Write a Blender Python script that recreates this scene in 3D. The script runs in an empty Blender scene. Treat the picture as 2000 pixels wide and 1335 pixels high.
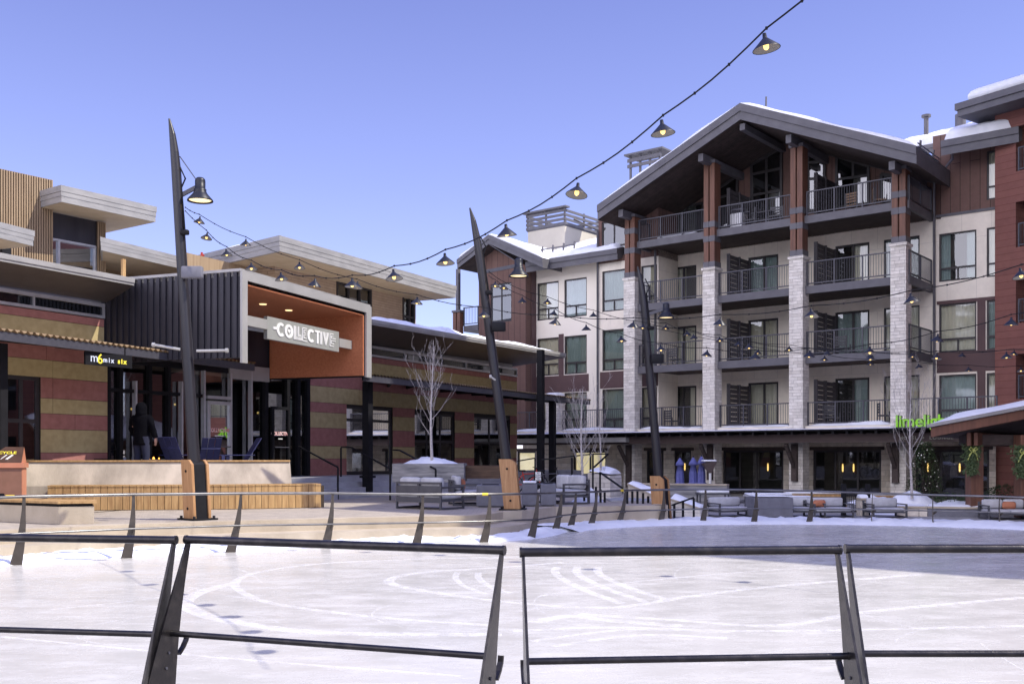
import bpy, bmesh, math, random
from mathutils import Vector, Matrix, noise
R = math.radians
rnd = random.Random(7)
scene = bpy.context.scene
# ---------------------------------------------------------------- camera, sky, sun, exposure
H = 1.9                      # eye height above the ice
FPX, CX, HV = 2000.0, 1000.0, 890.0
cam_d = bpy.data.cameras.new("camera"); cam = bpy.data.objects.new("camera", cam_d)
scene.collection.objects.link(cam); scene.camera = cam
cam.location = (0, 0, H); cam.rotation_euler = (R(90), 0, 0)
cam_d.sensor_width = 36; cam_d.lens = 36; cam_d.shift_y = (HV-667.5)/2000
cam_d.clip_start = .05; cam_d.clip_end = 3000
SUN_EL, SUN_AZ = R(49), (0.975, -0.22)
world = bpy.data.worlds.new("World"); scene.world = world; world.use_nodes = True
nt = world.node_tree; nt.nodes.clear()
wo = nt.nodes.new('ShaderNodeOutputWorld'); bg = nt.nodes.new('ShaderNodeBackground')
sky = nt.nodes.new('ShaderNodeTexSky'); sky.sky_type = 'NISHITA'; sky.sun_disc = False
sky.sun_elevation = SUN_EL; sky.sun_rotation = math.atan2(SUN_AZ[0], SUN_AZ[1])
sky.altitude = 2500; sky.air_density = 1.0; sky.dust_density = .6; sky.ozone_density = 2.0
# clear winter sky: Nishita blended with a calm blue-violet dome that grows pale towards the sun's side
tint = nt.nodes.new('ShaderNodeMix'); tint.data_type = 'RGBA'; tint.blend_type = 'MULTIPLY'
tint.inputs[0].default_value = 1; tint.inputs[7].default_value = (.16, .135, .15, 1)
nt.links.new(sky.outputs[0], tint.inputs[6])
tcw = nt.nodes.new('ShaderNodeTexCoord'); sep = nt.nodes.new('ShaderNodeSeparateXYZ'); nt.links.new(tcw.outputs['Generated'], sep.inputs[0])
rp = nt.nodes.new('ShaderNodeValToRGB'); nt.links.new(sep.outputs['Z'], rp.inputs[0])
e = rp.color_ramp.elements; e[0].position = 0; e[0].color = (.40, .41, .68, 1); e[1].position = 1; e[1].color = (.17, .22, .78, 1)
for p_, c_ in ((.12, (.315, .345, .64)), (.25, (.21, .23, .54)), (.42, (.115, .122, .385))):
    q_ = e.new(p_); q_.color = (*c_, 1)
dt = nt.nodes.new('ShaderNodeVectorMath'); dt.operation = 'DOT_PRODUCT'; nt.links.new(tcw.outputs['Generated'], dt.inputs[0])
_e = math.radians(20); dt.inputs[1].default_value = (SUN_AZ[0]*math.cos(_e), SUN_AZ[1]*math.cos(_e)-.25, math.sin(_e))
mxx = nt.nodes.new('ShaderNodeMath'); mxx.operation = 'MAXIMUM'; mxx.inputs[1].default_value = 0; nt.links.new(dt.outputs['Value'], mxx.inputs[0])
pw = nt.nodes.new('ShaderNodeMath'); pw.operation = 'POWER'; pw.inputs[1].default_value = 5; nt.links.new(mxx.outputs[0], pw.inputs[0])
gw = nt.nodes.new('ShaderNodeVectorMath'); gw.operation = 'SCALE'; gw.inputs[0].default_value = (.62, .62, .66); nt.links.new(pw.outputs[0], gw.inputs['Scale'])
ad0 = nt.nodes.new('ShaderNodeVectorMath'); ad0.operation = 'ADD'; nt.links.new(rp.outputs[0], ad0.inputs[0]); nt.links.new(gw.outputs[0], ad0.inputs[1])
# added glow low in the sky behind the viewer, lifts the shaded fronts
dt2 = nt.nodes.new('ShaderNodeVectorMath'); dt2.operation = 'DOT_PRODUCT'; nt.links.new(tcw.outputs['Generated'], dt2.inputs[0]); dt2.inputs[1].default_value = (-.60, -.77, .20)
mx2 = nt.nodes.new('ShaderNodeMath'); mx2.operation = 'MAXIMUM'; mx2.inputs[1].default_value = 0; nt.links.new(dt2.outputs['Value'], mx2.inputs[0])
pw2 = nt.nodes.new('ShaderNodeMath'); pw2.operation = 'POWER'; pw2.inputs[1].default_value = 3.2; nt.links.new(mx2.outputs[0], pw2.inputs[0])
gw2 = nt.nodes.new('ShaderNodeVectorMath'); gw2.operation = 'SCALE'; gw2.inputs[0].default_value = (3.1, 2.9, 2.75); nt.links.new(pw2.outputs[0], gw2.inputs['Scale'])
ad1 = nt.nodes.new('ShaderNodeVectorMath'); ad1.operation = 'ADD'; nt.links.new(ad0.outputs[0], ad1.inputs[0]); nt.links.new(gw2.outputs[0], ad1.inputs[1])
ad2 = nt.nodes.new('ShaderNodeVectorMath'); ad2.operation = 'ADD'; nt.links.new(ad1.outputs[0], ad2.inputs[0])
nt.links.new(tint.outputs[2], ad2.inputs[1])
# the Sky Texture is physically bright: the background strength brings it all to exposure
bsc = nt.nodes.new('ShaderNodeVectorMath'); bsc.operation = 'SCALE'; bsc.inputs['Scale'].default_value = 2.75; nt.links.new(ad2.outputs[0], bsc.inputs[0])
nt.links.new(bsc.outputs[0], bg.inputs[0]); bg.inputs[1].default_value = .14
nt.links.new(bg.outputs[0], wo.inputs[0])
sl = bpy.data.lights.new("sun", 'SUN'); sun = bpy.data.objects.new("sun", sl); scene.collection.objects.link(sun)
sl.energy = 2.25; sl.angle = R(.5); sl.color = (1, .94, .82)
ce = math.cos(SUN_EL)
sdir = Vector((SUN_AZ[0]*ce, SUN_AZ[1]*ce, math.sin(SUN_EL)))
sun.rotation_euler = (-sdir).to_track_quat('-Z', 'Y').to_euler(); sun.location = (30, -5, 30)
scene.view_settings.view_transform = 'Standard'; scene.view_settings.look = 'None'
scene.view_settings.exposure = 1.27; scene.view_settings.gamma = 1
scene.cycles.max_bounces = 6; scene.cycles.transparent_max_bounces = 12
scene.cycles.use_denoising = True
# ---------------------------------------------------------------- materials
MATS = {}
def _new(name):
    m = bpy.data.materials.new(name); m.use_nodes = True; MATS[name] = m
    return m, m.node_tree, m.node_tree.nodes['Principled BSDF']
def _ramp(t, c1, c2, p1=.3, p2=.7):
    r = t.nodes.new('ShaderNodeValToRGB'); e = r.color_ramp.elements
    e[0].position = p1; e[1].position = p2; e[0].color = (*c1, 1); e[1].color = (*c2, 1); return r
def _noise(t, scale, stretch=(1, 1, 1), detail=4, coord='Object', rough=.55):
    tc = t.nodes.new('ShaderNodeTexCoord'); mp = t.nodes.new('ShaderNodeMapping')
    mp.inputs['Scale'].default_value = stretch
    n = t.nodes.new('ShaderNodeTexNoise'); n.inputs['Scale'].default_value = scale
    n.inputs['Detail'].default_value = detail; n.inputs['Roughness'].default_value = rough
    t.links.new(tc.outputs[coord], mp.inputs[0]); t.links.new(mp.outputs[0], n.inputs['Vector'])
    return n, mp
def mat(name, c1, c2=None, scale=4, rough=.6, metal=0, bump=0, stretch=(1, 1, 1), spec=.5, p=(.3, .7), bscale=None, emit=None, es=0, coord='Object'):
    m, t, b = _new(name)
    b.inputs['Roughness'].default_value = rough; b.inputs['Metallic'].default_value = metal
    b.inputs['Specular IOR Level'].default_value = spec
    if c2 is None: c2 = tuple(min(1, x*1.18) for x in c1)
    n, mp = _noise(t, scale, stretch, coord=coord)
    r = _ramp(t, c1, c2, *p); t.links.new(n.outputs[0], r.inputs[0]); t.links.new(r.outputs[0], b.inputs['Base Color'])
    if bump:
        n2, _ = _noise(t, bscale or scale*6, stretch, detail=6, coord=coord)
        bm_ = t.nodes.new('ShaderNodeBump'); bm_.inputs['Strength'].default_value = bump; bm_.inputs['Distance'].default_value = .02
        t.links.new(n2.outputs[0], bm_.inputs['Height']); t.links.new(bm_.outputs[0], b.inputs['Normal'])
    if emit: b.inputs['Emission Color'].default_value = (*emit, 1); b.inputs['Emission Strength'].default_value = es
    return m
def brickmat(name, c1, c2, cm, w=.4, h=.15, mortar=.008, rough=.85, bump=.6, axis='xz', off=.5, squash=1, sq_f=2, bias=0, noisec=.5):
    """bricks / stones / pavers / boards laid out in object space"""
    m, t, b = _new(name); b.inputs['Roughness'].default_value = rough
    tc = t.nodes.new('ShaderNodeTexCoord'); sp = t.nodes.new('ShaderNodeSeparateXYZ'); cb = t.nodes.new('ShaderNodeCombineXYZ')
    t.links.new(tc.outputs['Object'], sp.inputs[0])
    if axis == 'xz':
        ad = t.nodes.new('ShaderNodeMath'); ad.operation = 'ADD'
        t.links.new(sp.outputs['X'], ad.inputs[0]); t.links.new(sp.outputs['Y'], ad.inputs[1])
        t.links.new(ad.outputs[0], cb.inputs[0]); t.links.new(sp.outputs['Z'], cb.inputs[1])
    elif axis == 'zx':
        ad = t.nodes.new('ShaderNodeMath'); ad.operation = 'ADD'
        t.links.new(sp.outputs['X'], ad.inputs[0]); t.links.new(sp.outputs['Y'], ad.inputs[1])
        t.links.new(sp.outputs['Z'], cb.inputs[0]); t.links.new(ad.outputs[0], cb.inputs[1])
    else:
        t.links.new(sp.outputs['X'], cb.inputs[0]); t.links.new(sp.outputs['Y'], cb.inputs[1])
    br = t.nodes.new('ShaderNodeTexBrick'); t.links.new(cb.outputs[0], br.inputs['Vector'])
    br.inputs['Scale'].default_value = 1; br.inputs['Brick Width'].default_value = w; br.inputs['Row Height'].default_value = h
    br.inputs['Mortar Size'].default_value = mortar; br.inputs['Mortar Smooth'].default_value = .2; br.inputs['Bias'].default_value = bias
    br.inputs['Color1'].default_value = (*c1, 1); br.inputs['Color2'].default_value = (*c2, 1); br.inputs['Mortar'].default_value = (*cm, 1)
    br.offset = off; br.squash = squash; br.squash_frequency = sq_f
    n, _ = _noise(t, 3.0, (1, 1, 1), detail=8, rough=.7)
    r = _ramp(t, (1-noisec,)*3, (1+noisec*.4,)*3, .3, .75)
    t.links.new(n.outputs[0], r.inputs[0])
    mx = t.nodes.new('ShaderNodeMix'); mx.data_type = 'RGBA'; mx.blend_type = 'MULTIPLY'; mx.inputs[0].default_value = 1
    t.links.new(br.outputs['Color'], mx.inputs[6]); t.links.new(r.outputs[0], mx.inputs[7]); t.links.new(mx.outputs[2], b.inputs['Base Color'])
    n3, _ = _noise(t, 18, detail=5)
    s1 = t.nodes.new('ShaderNodeMath'); s1.operation = 'SUBTRACT'; t.links.new(n3.outputs[0], s1.inputs[0]); t.links.new(br.outputs['Fac'], s1.inputs[1])
    bp = t.nodes.new('ShaderNodeBump'); bp.inputs['Strength'].default_value = bump; bp.inputs['Distance'].default_value = .02
    t.links.new(s1.outputs[0], bp.inputs['Height']); t.links.new(bp.outputs[0], b.inputs['Normal'])
    return m
def glassmat(name, tintc=(.6, .66, .68), refl=.35, rough=.02):
    m, t, b = _new(name); t.nodes.remove(b)
    out = t.nodes['Material Output']; tr = t.nodes.new('ShaderNodeBsdfTransparent'); tr.inputs[0].default_value = (*tintc, 1)
    gl = t.nodes.new('ShaderNodeBsdfGlossy'); gl.inputs['Roughness'].default_value = rough
    fr = t.nodes.new('ShaderNodeFresnel'); fr.inputs[0].default_value = 1.5
    mm = t.nodes.new('ShaderNodeMath'); mm.operation = 'MULTIPLY_ADD'; mm.inputs[1].default_value = 1.2; mm.inputs[2].default_value = refl
    mx = t.nodes.new('ShaderNodeMixShader')
    n, _ = _noise(t, .8, detail=2); bp = t.nodes.new('ShaderNodeBump'); bp.inputs['Strength'].default_value = .03
    t.links.new(n.outputs[0], bp.inputs['Height']); t.links.new(bp.outputs[0], gl.inputs['Normal'])
    t.links.new(fr.outputs[0], mm.inputs[0]); t.links.new(mm.outputs[0], mx.inputs[0])
    t.links.new(tr.outputs[0], mx.inputs[1]); t.links.new(gl.outputs[0], mx.inputs[2]); t.links.new(mx.outputs[0], out.inputs[0])
    return m
steel = mat('dark_steel', (.055, .055, .07), (.075, .074, .09), rough=.45, metal=.2, scale=9)
rail_m = mat('bronze_rail', (.018, .016, .018), (.055, .048, .045), rough=.34, metal=.75, scale=14, bump=.12, p=(.45, .8))
black = mat('black_paint', (.007, .007, .009), (.012, .012, .015), rough=.6, spec=.2)
pole_m = mat('galvanised_bronze_pole', (.012, .011, .014), (.022, .02, .025), rough=.45, metal=.0, spec=.3, scale=2, stretch=(1, 1, .2))
for q_ in (pole_m, rail_m): q_.node_tree.nodes['Principled BSDF'].inputs['Coat Weight'].default_value = .35; q_.node_tree.nodes['Principled BSDF'].inputs['Coat Roughness'].default_value = .16
snow_m = mat('snow', (.78, .80, .84), (.88, .89, .92), scale=3, rough=.75, bump=.5, bscale=9)
wood_warm = mat('warm_wood', (.30, .15, .06), (.46, .26, .12), scale=3, rough=.6, stretch=(6, 6, .5), bump=.25, bscale=8)
wood_gold = mat('golden_timber', (.30, .17, .065), (.52, .33, .14), scale=2.2, rough=.6, stretch=(5, 5, .6), bump=.25, bscale=9)
wood_tim = mat('stained_timber', (.11, .05, .032), (.19, .085, .052), scale=3, rough=.6, stretch=(4, 4, .3), bump=.2, bscale=8)
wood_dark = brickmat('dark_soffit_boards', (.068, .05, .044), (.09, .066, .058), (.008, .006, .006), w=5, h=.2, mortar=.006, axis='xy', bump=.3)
concrete = mat('concrete', (.37, .31, .23), (.50, .43, .33), scale=1.6, rough=.85, bump=.3, bscale=30, stretch=(1, 1, .6))
conc_dk = mat('board_marked_concrete', (.16, .16, .165), (.36, .35, .34), scale=1.2, rough=.9, bump=.7, stretch=(1, 1, 9), bscale=6, p=(.35, .65))
conc_wall = mat('weathered_concrete', (.27, .23, .185), (.50, .43, .35), scale=1.1, rough=.85, bump=.25, bscale=20, stretch=(1.6, 1.6, .35))
metal_g = mat('grey_metal_fascia', (.29, .285, .28), (.39, .38, .37), scale=1.5, rough=.42, metal=.2, stretch=(1, 1, 3))
metal_fr = mat('pale_portal_frame', (.34, .335, .32), (.42, .41, .395), scale=1.2, rough=.5, metal=.3)
clad_dk = mat('corrugated_charcoal', (.028, .027, .036), (.048, .046, .058), scale=2, rough=.5, metal=.4, stretch=(1, 1, .2))
rust = mat('rust_panel', (.40, .13, .055), (.50, .18, .08), scale=14, rough=.6)
tan_s = mat('tan_soffit', (.44, .34, .22), (.52, .41, .28), scale=2, rough=.7, stretch=(1, 1, 1))
tan_wood = brickmat('tan_lap_siding', (.44, .32, .22), (.50, .37, .26), (.24, .17, .11), w=3.4, h=.13, mortar=.008, bump=.4, noisec=.18)
slat_wood = mat('vertical_wood_slats', (.25, .17, .10), (.36, .26, .16), scale=3, rough=.7, stretch=(3, 3, .2))
slat_gap = mat('slat_shadow_backing', (.05, .035, .025), rough=.9)
pan_y = mat('ochre_panel', (.38, .30, .14), (.48, .39, .20), scale=5, rough=.75, bump=.15)
pan_r = mat('brick_red_panel', (.30, .125, .105), (.39, .17, .145), scale=5, rough=.75, bump=.15)
joint = mat('panel_joint', (.03, .025, .02), rough=.9)
cream = brickmat('cream_cladding', (.88, .80, .68), (.90, .83, .71), (.60, .55, .48), w=1.25, h=2.9, mortar=.006, bump=.15, noisec=.10)
cream_p = mat('cream_stucco', (.88, .81, .70), (.90, .84, .73), scale=1, rough=.8)
brown = brickmat('brown_board_siding', (.15, .085, .07), (.17, .098, .08), (.035, .02, .018), w=30, h=.42, mortar=.012, axis='zx', bump=.5, noisec=.15)
brown_p = mat('brown_panel', (.085, .048, .05), (.11, .062, .06), scale=1.5, rough=.7)
redb = brickmat('red_board_cladding', (.20, .08, .066), (.23, .095, .075), (.13, .04, .03), w=2.6, h=.30, mortar=.010, bump=.4, noisec=.15)
fasc = mat('graphite_fascia', (.095, .092, .105), (.13, .126, .14), scale=2, rough=.6)
stone = brickmat('pale_ledge_stone', (.88, .83, .75), (.62, .57, .50), (.50, .46, .41), w=.42, h=.145, mortar=.007, bump=1, squash=1.7, sq_f=3, noisec=.28, bias=-.3)
stone_w = brickmat('buff_wall_stone', (.84, .76, .65), (.62, .54, .44), (.46, .41, .35), w=.62, h=.25, mortar=.009, bump=1, squash=1.6, sq_f=3, noisec=.35)
glass_h = glassmat('window_glass', (.80, .85, .85), .10)
glass_up = glassmat('tinted_glass', (.26, .30, .32), .16)
glass_dk = mat('dark_shopfront_glass', (.006, .007, .009), (.012, .013, .015), scale=.4, rough=.03, spec=.9)
room = mat('dark_room', (.02, .018, .016), (.035, .03, .026), rough=.9)
curt = mat('curtain', (.78, .70, .55), (.86, .79, .65), scale=1, rough=.9, stretch=(1, 1, .2))
curt2 = mat('grey_green_curtain', (.36, .43, .41), (.46, .53, .50), scale=1, rough=.9)
frame_m = mat('window_frame_bronze', (.028, .024, .026), (.04, .035, .037), rough=.5)
pale_al = mat('pale_aluminium', (.50, .50, .52), (.60, .60, .62), rough=.4, metal=.5)
cush = mat('grey_cushion', (.42, .42, .44), (.52, .52, .54), scale=6, rough=.95, bump=.2, bscale=60)
furn = mat('graphite_furniture', (.06, .06, .068), (.085, .085, .095), rough=.55)
box_m = mat('slate_box', (.13, .13, .155), (.17, .17, .20), scale=5, rough=.8, bump=.2)
blue_pl = mat('navy_plastic', (.02, .022, .075), (.03, .033, .11), rough=.5)
blue_fab = mat('blue_fabric', (.10, .11, .30), (.15, .16, .40), scale=9, rough=.9, bump=.3)
terra = mat('terracotta', (.42, .15, .08), (.5, .2, .11), rough=.8)
bin_br = mat('brown_bin', (.20, .095, .06), (.25, .12, .08), rough=.6)
bin_lit = mat('brown_bin_sunlit', (.48, .19, .11), (.55, .23, .14), rough=.6)  # the bin's brown again, brightened as sun on its right side
bark = mat('pale_bark', (.34, .31, .30), (.62, .58, .56), scale=14, rough=.85, bump=.4)
leafm = mat('evergreen_leaf', (.035, .065, .025), (.10, .14, .055), scale=9, rough=.7)
lime = mat('lime_letter', (.22, .55, .02), (.28, .62, .03), rough=.4, emit=(.35, .9, .05), es=.07)
white = mat('white_paint', (.72, .72, .70), (.8, .8, .78), rough=.5)
yel = mat('yellow_tape', (.7, .5, .02), (.8, .6, .04), rough=.5)
bulb_m = mat('warm_bulb', (.9, .6, .2), (.95, .7, .3), emit=(1, .62, .18), es=.8)
lens_m = mat('lamp_lens', (.9, .8, .6), emit=(1, .74, .36), es=.6)
fire_m = mat('flame', (.9, .3, .05), emit=(1, .35, .05), es=1.6)
shade_in = mat('shade_inside', (.16, .155, .15), rough=.5)
shade_m = mat('black_enamel', (.010, .011, .018), (.016, .018, .028), rough=.42, spec=.35)
denim = mat('dark_denim', (.012, .014, .035), rough=.9); coat = mat('black_coat', (.002, .002, .004), (.004, .004, .006), rough=1, scale=8, spec=.1)
rail_far = mat('sunlit_rail', (.13, .125, .125), (.20, .195, .19), rough=.32, metal=.9, scale=3)  # rail metal again, coloured lighter for the sunlit far side
post_far = mat('sunlit_brown_post', (.06, .05, .042), (.10, .085, .07), rough=.5, metal=.4, scale=5)  # post steel lightened to look sunlit
skin = mat('skin', (.45, .25, .18), rough=.6)
redp = mat('red_paint', (.5, .05, .03), rough=.5)
warm_room = mat('warm_lit_room', (.5, .4, .2), (.7, .6, .35), scale=1.5, emit=(1, .85, .55), es=.30)
# paving: clay pavers dusted with salt and snow melt
paver = brickmat('plaza_pavers', (.47, .41, .34), (.38, .33, .275), (.27, .235, .20), w=.22, h=.11, mortar=.006, axis='xy', bump=.4, noisec=.25)
ground_m = mat('snow_dusted_ground', (.30, .29, .28), (.62, .62, .64), scale=.25, rough=.9, bump=.3, bscale=6)
asph = mat('grey_plaza_paving', (.27, .26, .26), (.36, .35, .34), scale=1.5, rough=.9, bump=.2, bscale=20)
# ice
def ice_mat():
    m, t, b = _new('rink_ice')
    n, _ = _noise(t, .35, (1, 1.5, 1), detail=7, rough=.62); r = _ramp(t, (.535, .52, .485), (.64, .62, .58), .3, .72)
    t.links.new(n.outputs[0], r.inputs[0])
    n2, _ = _noise(t, 1.3, (.8, 1.7, 1), detail=10, rough=.78); r2 = _ramp(t, (0, 0, 0), (1, 1, 1), .56, .74)
    t.links.new(n2.outputs[0], r2.inputs[0])
    mx = t.nodes.new('ShaderNodeMix'); mx.data_type = 'RGBA'; t.links.new(r.outputs[0], mx.inputs[6]); mx.inputs[7].default_value = (.78, .765, .73, 1)
    sc = t.nodes.new('ShaderNodeMath'); sc.operation = 'MULTIPLY'; sc.inputs[1].default_value = .45
    t.links.new(r2.outputs[0], sc.inputs[0]); t.links.new(sc.outputs[0], mx.inputs[0]); t.links.new(mx.outputs[2], b.inputs['Base Color'])
    rr = _ramp(t, (.13,)*3, (.42,)*3, .35, .7); t.links.new(n2.outputs[0], rr.inputs[0]); t.links.new(rr.outputs[0], b.inputs['Roughness'])
    b.inputs['Specular IOR Level'].default_value = .45
    n3, _ = _noise(t, 5, (1, 1.3, 1), detail=8); bp = t.nodes.new('ShaderNodeBump'); bp.inputs['Strength'].default_value = .10; bp.inputs['Distance'].default_value = .01
    t.links.new(n3.outputs[0], bp.inputs['Height']); t.links.new(bp.outputs[0], b.inputs['Normal'])
    return m
ice_m = ice_mat()
def frost_mat():
    m, t, b = _new('scraped_frost'); b.inputs['Base Color'].default_value = (.92, .92, .94, 1); b.inputs['Roughness'].default_value = .8
    n, _ = _noise(t, 6, detail=8, rough=.8); r = _ramp(t, (.03, .03, .03), (.58, .58, .58), .42, .66)
    t.links.new(n.outputs[0], r.inputs[0]); t.links.new(r.outputs[0], b.inputs['Alpha']); return m
frost_m = frost_mat()
# ---------------------------------------------------------------- mesh builder
class MB:
    def __init__(s): s.v = []; s.f = []; s.m = []; s.mi = 0; s.smooth = False; s.sm = []
    def add(s, vs, fs):
        o = len(s.v); s.v += [tuple(v) for v in vs]
        for f in fs: s.f.append([o+i for i in f]); s.m.append(s.mi); s.sm.append(s.smooth)
    def poly(s, pts): s.add(pts, [list(range(len(pts)))])
    def prism(s, pl, z0, z1):
        """vertical prism over plan polygon; z1 may be a number or a list per corner"""
        n = len(pl); a = z0 if isinstance(z0, (list, tuple)) else [z0]*n; b = z1 if isinstance(z1, (list, tuple)) else [z1]*n
        vs = [(p[0], p[1], a[i]) for i, p in enumerate(pl)]+[(p[0], p[1], b[i]) for i, p in enumerate(pl)]
        s.add(vs, [list(range(n))[::-1], list(range(n, 2*n))]+[[i, (i+1) % n, n+(i+1) % n, n+i] for i in range(n)])
    def box(s, x0, x1, y0, y1, z0, z1): s.prism([(x0, y0), (x1, y0), (x1, y1), (x0, y1)], z0, z1)
    def bar(s, p, q, w, h=None, up=(0, 0, 1)):
        h = h or w; p = Vector(p); q = Vector(q); d = (q-p).normalized(); up = Vector(up)
        if abs(d.dot(up)) > .98: up = Vector((0, 1, 0))
        x = d.cross(up).normalized(); y = x.cross(d)
        c = [x*i*w/2+y*j*h/2 for i, j in ((-1, -1), (1, -1), (1, 1), (-1, 1))]
        s.add([p+k for k in c]+[q+k for k in c], [[3, 2, 1, 0], [4, 5, 6, 7]]+[[i, (i+1) % 4, 4+(i+1) % 4, 4+i] for i in range(4)])
    def tube(s, pts, rad, n=8, cap=True):
        pts = [Vector(p) for p in pts]; k = len(pts); rad = rad if isinstance(rad, (list, tuple)) else [rad]*k
        vs = []; prev = None
        for i, p in enumerate(pts):
            d = (pts[min(i+1, k-1)]-pts[max(i-1, 0)]).normalized()
            up = Vector((0, 0, 1)) if abs(d.z) < .95 else Vector((0, 1, 0))
            x = d.cross(up).normalized()
            if prev is not None and x.dot(prev) < 0: x = -x
            prev = x; y = x.cross(d)
            vs += [p+(x*math.cos(2*math.pi*j/n)+y*math.sin(2*math.pi*j/n))*rad[i] for j in range(n)]
        fs = [[i*n+j, i*n+(j+1) % n, (i+1)*n+(j+1) % n, (i+1)*n+j] for i in range(k-1) for j in range(n)]
        o = s.smooth; s.smooth = True; s.add(vs, fs); s.smooth = o
        if cap: s.add([vs[j] for j in range(n)], [list(range(n))[::-1]]); s.add([vs[(k-1)*n+j] for j in range(n)], [list(range(n))])
    def lathe(s, prof, c=(0, 0, 0), n=16, smooth=True):
        c = Vector(c); vs = [c+Vector((r*math.cos(2*math.pi*j/n), r*math.sin(2*math.pi*j/n), z)) for r, z in prof for j in range(n)]
        o = s.smooth; s.smooth = smooth
        s.add(vs, [[i*n+j, i*n+(j+1) % n, (i+1)*n+(j+1) % n, (i+1)*n+j] for i in range(len(prof)-1) for j in range(n)]); s.smooth = o
    def rbox(s, x0, x1, y0, y1, z0, z1, r=.04):
        """soft box (cushion)"""
        lv = [(z0, r), (z0+r*.4, r*.3), (z0+r, 0), (z1-r, 0), (z1-r*.4, r*.3), (z1, r)]; vs = []; n = 12
        for z, ins in lv:
            for cx, cy, a0 in ((x1, y1, 0), (x0, y1, 90), (x0, y0, 180), (x1, y0, 270)):
                sx = 1 if cx == x1 else -1; sy = 1 if cy == y1 else -1
                for k in range(3):
                    a = R(a0+45*k); vs.append((cx-sx*(r+ins)+math.cos(a)*r, cy-sy*(r+ins)+math.sin(a)*r, z))
        o = s.smooth; s.smooth = True
        s.add(vs, [[i*n+j, i*n+(j+1) % n, (i+1)*n+(j+1) % n, (i+1)*n+j] for i in range(5) for j in range(n)]+[list(range(n))[::-1], list(range(5*n, 6*n))]); s.smooth = o
    def tf(s, M, i0=0):
        for i in range(i0, len(s.v)): s.v[i] = tuple(M @ Vector(s.v[i]))
    def build(s, name, m, parent=None, bevel=0):
        me = bpy.data.meshes.new(name); me.from_pydata(s.v, [], s.f); me.validate(verbose=False)
        if len(me.polygons) == len(s.f):
            me.polygons.foreach_set('material_index', s.m); me.polygons.foreach_set('use_smooth', s.sm)
        b = bmesh.new(); b.from_mesh(me); bmesh.ops.recalc_face_normals(b, faces=b.faces); b.to_mesh(me); b.free()
        for k in (m if isinstance(m, (list, tuple)) else [m]): me.materials.append(k)
        o = bpy.data.objects.new(name, me); scene.collection.objects.link(o)
        if parent: o.parent = parent
        if bevel:
            bv = o.modifiers.new('bevel', 'BEVEL'); bv.width = bevel; bv.segments = 2; bv.limit_method = 'ANGLE'
        return o
def tag(o, label, cat, group=None, kind=None):
    if label: o['label'] = label
    if cat: o['category'] = cat
    if group: o['group'] = group
    if kind: o['kind'] = kind
    return o
def thing(name, label, cat, loc=(0, 0, 0), rz=0, group=None):
    o = bpy.data.objects.new(name, None); scene.collection.objects.link(o); o.empty_display_size = .3
    o.location = loc; o.rotation_euler = (0, 0, rz); return tag(o, label, cat, group)
def copy_thing(o, loc, rz=0, label=None, group=None, parent=None):
    c = o.copy(); scene.collection.objects.link(c)
    if parent is None: c.location = loc; c.rotation_euler = (0, 0, rz)
    else: c.parent = parent
    if label: c['label'] = label
    if group: c['group'] = group
    for ch in list(o.children): copy_thing(ch, None, parent=c)
    return c
def PZ(u, v, z): Y = (H-z)*FPX/(v-HV); return ((u-CX)/FPX*Y, Y)
def PY(u, v, Y): return Vector(((u-CX)/FPX*Y, Y, H-(v-HV)/FPX*Y))
def PX(u, Y): return (u-CX)/FPX*Y
class Fr:
    """a building's own frame: x along the front, y into the building"""
    def __init__(s, ox, oy, dx, dy):
        l = math.hypot(dx, dy); s.o = (ox, oy); s.d = (dx/l, dy/l); s.n = (-dy/l, dx/l); s.rz = math.atan2(dy, dx)
    def a(s, u, b=0):
        k = (u-CX)/FPX
        return (k*(s.o[1]+b*s.n[1])-s.o[0]-b*s.n[0])/(s.d[0]-k*s.d[1])
    def w(s, a, b): return (s.o[0]+a*s.d[0]+b*s.n[0], s.o[1]+a*s.d[1]+b*s.n[1])
    def z(s, u, v, b=0): return H-(v-HV)/FPX*s.w(s.a(u, b), b)[1]
    def root(s, name, label, cat, group=None, a=0, b=0, z=0):
        x, y = s.w(a, b); return thing(name, label, cat, (x, y, z), s.rz, group)
def wall(mb, a0, a1, z0, z1, b, holes, depth=.3, facing=-1):
    """wall sheet at depth b with rectangular openings and their reveals"""
    xs = sorted({a0, a1, *[h[0] for h in holes], *[h[1] for h in holes]}); zs = sorted({z0, z1, *[h[2] for h in holes], *[h[3] for h in holes]})
    xs = [x for x in xs if a0 <= x <= a1]; zs = [z for z in zs if z0 <= z <= z1]
    for i in range(len(xs)-1):
        for j in range(len(zs)-1):
            cx, cz = (xs[i]+xs[i+1])/2, (zs[j]+zs[j+1])/2
            if any(h[0] < cx < h[1] and h[2] < cz < h[3] for h in holes): continue
            mb.poly([(xs[i], b, zs[j]), (xs[i+1], b, zs[j]), (xs[i+1], b, zs[j+1]), (xs[i], b, zs[j+1])])
    for h in holes:
        x0, x1, y0, y1 = h; d = b+depth
        mb.poly([(x0, b, y0), (x0, d, y0), (x0, d, y1), (x0, b, y1)]); mb.poly([(x1, b, y0), (x1, b, y1), (x1, d, y1), (x1, d, y0)])
        mb.poly([(x0, b, y1), (x0, d, y1), (x1, d, y1), (x1, b, y1)]); mb.poly([(x0, b, y0), (x1, b, y0), (x1, d, y0), (x0, d, y0)])
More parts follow.
